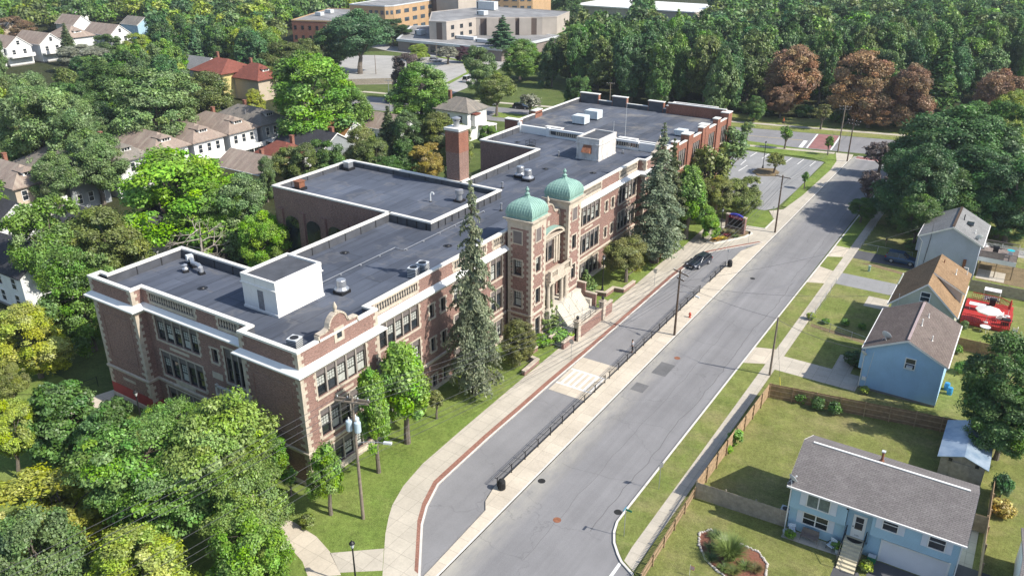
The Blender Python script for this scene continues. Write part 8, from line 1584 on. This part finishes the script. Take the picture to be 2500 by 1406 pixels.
# --- people
def person(loc, rz, label, pose, shirt, pants, hat=False):
    e = local("person", loc, rz); tag(e, label, "person")
    V, E, Rr = [], [], []
    def add(p, r, par=None):
        V.append(p); Rr.append(r); k = len(V)-1
        if par is not None: E.append((par, k))
        return k
    hip = add((0, 0, .95), .13); wst = add((.0, 0, 1.1), .125, hip); ch = add((.02, 0, 1.32), .15, wst); nk = add((.03, 0, 1.5), .06, ch); hd_ = add((.05, 0, 1.6), .085, nk); add((.05, 0, 1.73), .08, hd_); add((.14, 0, 1.62), .018, hd_)
    for s_, (kn, ft) in ((1, pose['l']), (-1, pose['r'])):
        a = add((0, s_*.1, .9), .1, hip); k = add((kn[0], s_*.1, kn[1]), .065, a); f_ = add((ft[0], s_*.1, ft[1]), .045, k); add((ft[0]+.18, s_*.11, ft[1]-.03), .04, f_)
    for s_, (el, hn) in ((1, pose['al']), (-1, pose['ar'])):
        sh = add((.02, s_*.19, 1.42), .065, ch); el_ = add((el[0], s_*(.19+el[2]), el[1]), .045, sh); wr_ = add((hn[0], s_*(.2+hn[2]), hn[1]), .032, el_); pm = add((hn[0]+.04, s_*(.2+hn[2]), hn[1]-.05), .035, wr_)
        for q in range(4): dx = (q-1.5)*.018; f1 = add((hn[0]+.06+dx*.3, s_*(.2+hn[2])+dx, hn[1]-.10-.004*q), .009, pm); add((hn[0]+.055+dx*.3, s_*(.2+hn[2])+dx*1.1, hn[1]-.145+.006*abs(q-1)), .008, f1)
        add((hn[0]+.1, s_*(.2+hn[2])-s_*.02, hn[1]-.06), .01, pm)
    me = bpy.data.meshes.new("body"); me.from_pydata(V, E, []); o = bpy.data.objects.new("body", me); COL.objects.link(o); o.parent = e; md = o.modifiers.new("skin", 'SKIN'); me.skin_vertices[0].data[0].use_root = True
    for k, r in enumerate(Rr): me.skin_vertices[0].data[k].radius = (r, r)
    o.modifiers.new("sub", 'SUBSURF').render_levels = 2; me.materials.append(M['skin'])
    t = MB(); t.lathe([(.15, .9), (.145, 1.08), (.18, 1.32), (.16, 1.43), (.07, 1.5)], .015, 0, 12)
    for s_, (el, hn) in ((1, pose['al']), (-1, pose['ar'])): t.tube((.02, s_*.19, 1.44), (el[0], s_*(.19+el[2]), el[1]), .08, .06, 8)
    t.build("shirt", shirt, e, smooth=True); p_ = MB()
    for s_, (kn, ft) in ((1, pose['l']), (-1, pose['r'])): p_.tube((0, s_*.09, .97), (kn[0], s_*.1, kn[1]), .13, .085, 8); p_.tube((kn[0], s_*.1, kn[1]), (kn[0]*.4+ft[0]*.6, s_*.1, kn[1]*.4+ft[1]*.6), .085, .065, 8)
    p_.build("trousers", pants, e, smooth=True); MB().ball((.03, 0, 1.71), .1, .095, .1, 12, 8).build("hair", M['hair'] if not hat else M['orange'], e, smooth=True); sh_ = MB()
    for s_, (kn, ft) in ((1, pose['l']), (-1, pose['r'])): sh_.ball((ft[0]+.08, s_*.105, max(.05, ft[1]-.03)), .15, .05, .05, 10, 6)
    sh_.build("shoes", M['darkcloth'], e, smooth=True); fc = MB()
    for s_ in (-1, 1): fc.ball((.125, s_*.032, 1.645), .012, .012, .01, 6, 4)
    fc.ball((.13, 0, 1.565), .012, .026, .008, 6, 4); fc.build("face_features", M['darkcloth'], e)
    return e
stand = dict(l=((.02, .5), (0, .08)), r=((.0, .5), (-.03, .08)), al=((.05, 1.15, .03), (.25, 1.02, 0)), ar=((-.02, 1.14, .05), (.12, .92, .03)))
runp = dict(l=((.28, .58), (.12, .22)), r=((-.02, .5), (-.32, .2)), al=((-.22, 1.2, .04), (-.02, 1.08, 0)), ar=((.16, 1.17, .04), (.33, 1.28, -.03)))
person((-34.75, 80.5, .02), R(200), "person in a grey top and dark trousers leaning on the railing by the drive", stand, M['greycloth'], M['darkcloth'])
x, y = G(1912, 306); person((x, y, .02), R(195), "runner in an orange top on the path along the park", runp, M['orange'], M['darkcloth'], True)

# conduit and drain details of the school roof
cb = MB(); cb.path([(-58.5, 52.7, 13.3), (-58.5, 66, 13.3), (-57.2, 66, 13.3), (-57.2, 82, 13.3)], .05, 6)
for y in np.arange(54, 82, 3.1): cb.box(-58.65 if y < 66 else -57.35, -58.35 if y < 66 else -57.05, y-.1, y+.1, ZR, 13.27)
cb.build("roof_conduit", M['galv'], SCH)
for x, y in ((-68, 47), (-62.5, 62), (-54, 70), (-60.5, 103), (-72.5, 114), (-53.5, 105)):
    MB().lathe([(.55, 0), (.3, .02), (.22, .12), (.05, .16)], x, y, 12, ZR+.004).build("roof_drain", M['black'], SCH)
# ================================================================ HAZE
hz = bpy.data.materials.new("haze"); hz.use_nodes = True; hn = hz.node_tree; hn.nodes.clear(); ho = hn.nodes.new("ShaderNodeOutputMaterial"); hv_ = hn.nodes.new("ShaderNodeVolumePrincipled")
hv_.inputs["Color"].default_value = (.80, .88, 1.0, 1); hv_.inputs["Density"].default_value = 0.00014; hv_.inputs["Anisotropy"].default_value = .2; hn.links.new(hv_.outputs[0], ho.inputs["Volume"])
hb = MB().box(-920, 520, -80, 1520, -1.2, 60).build("haze", hz); hb["kind"] = "stuff"
S.cycles.volume_bounces = 0; S.cycles.volume_step_rate = 4.0
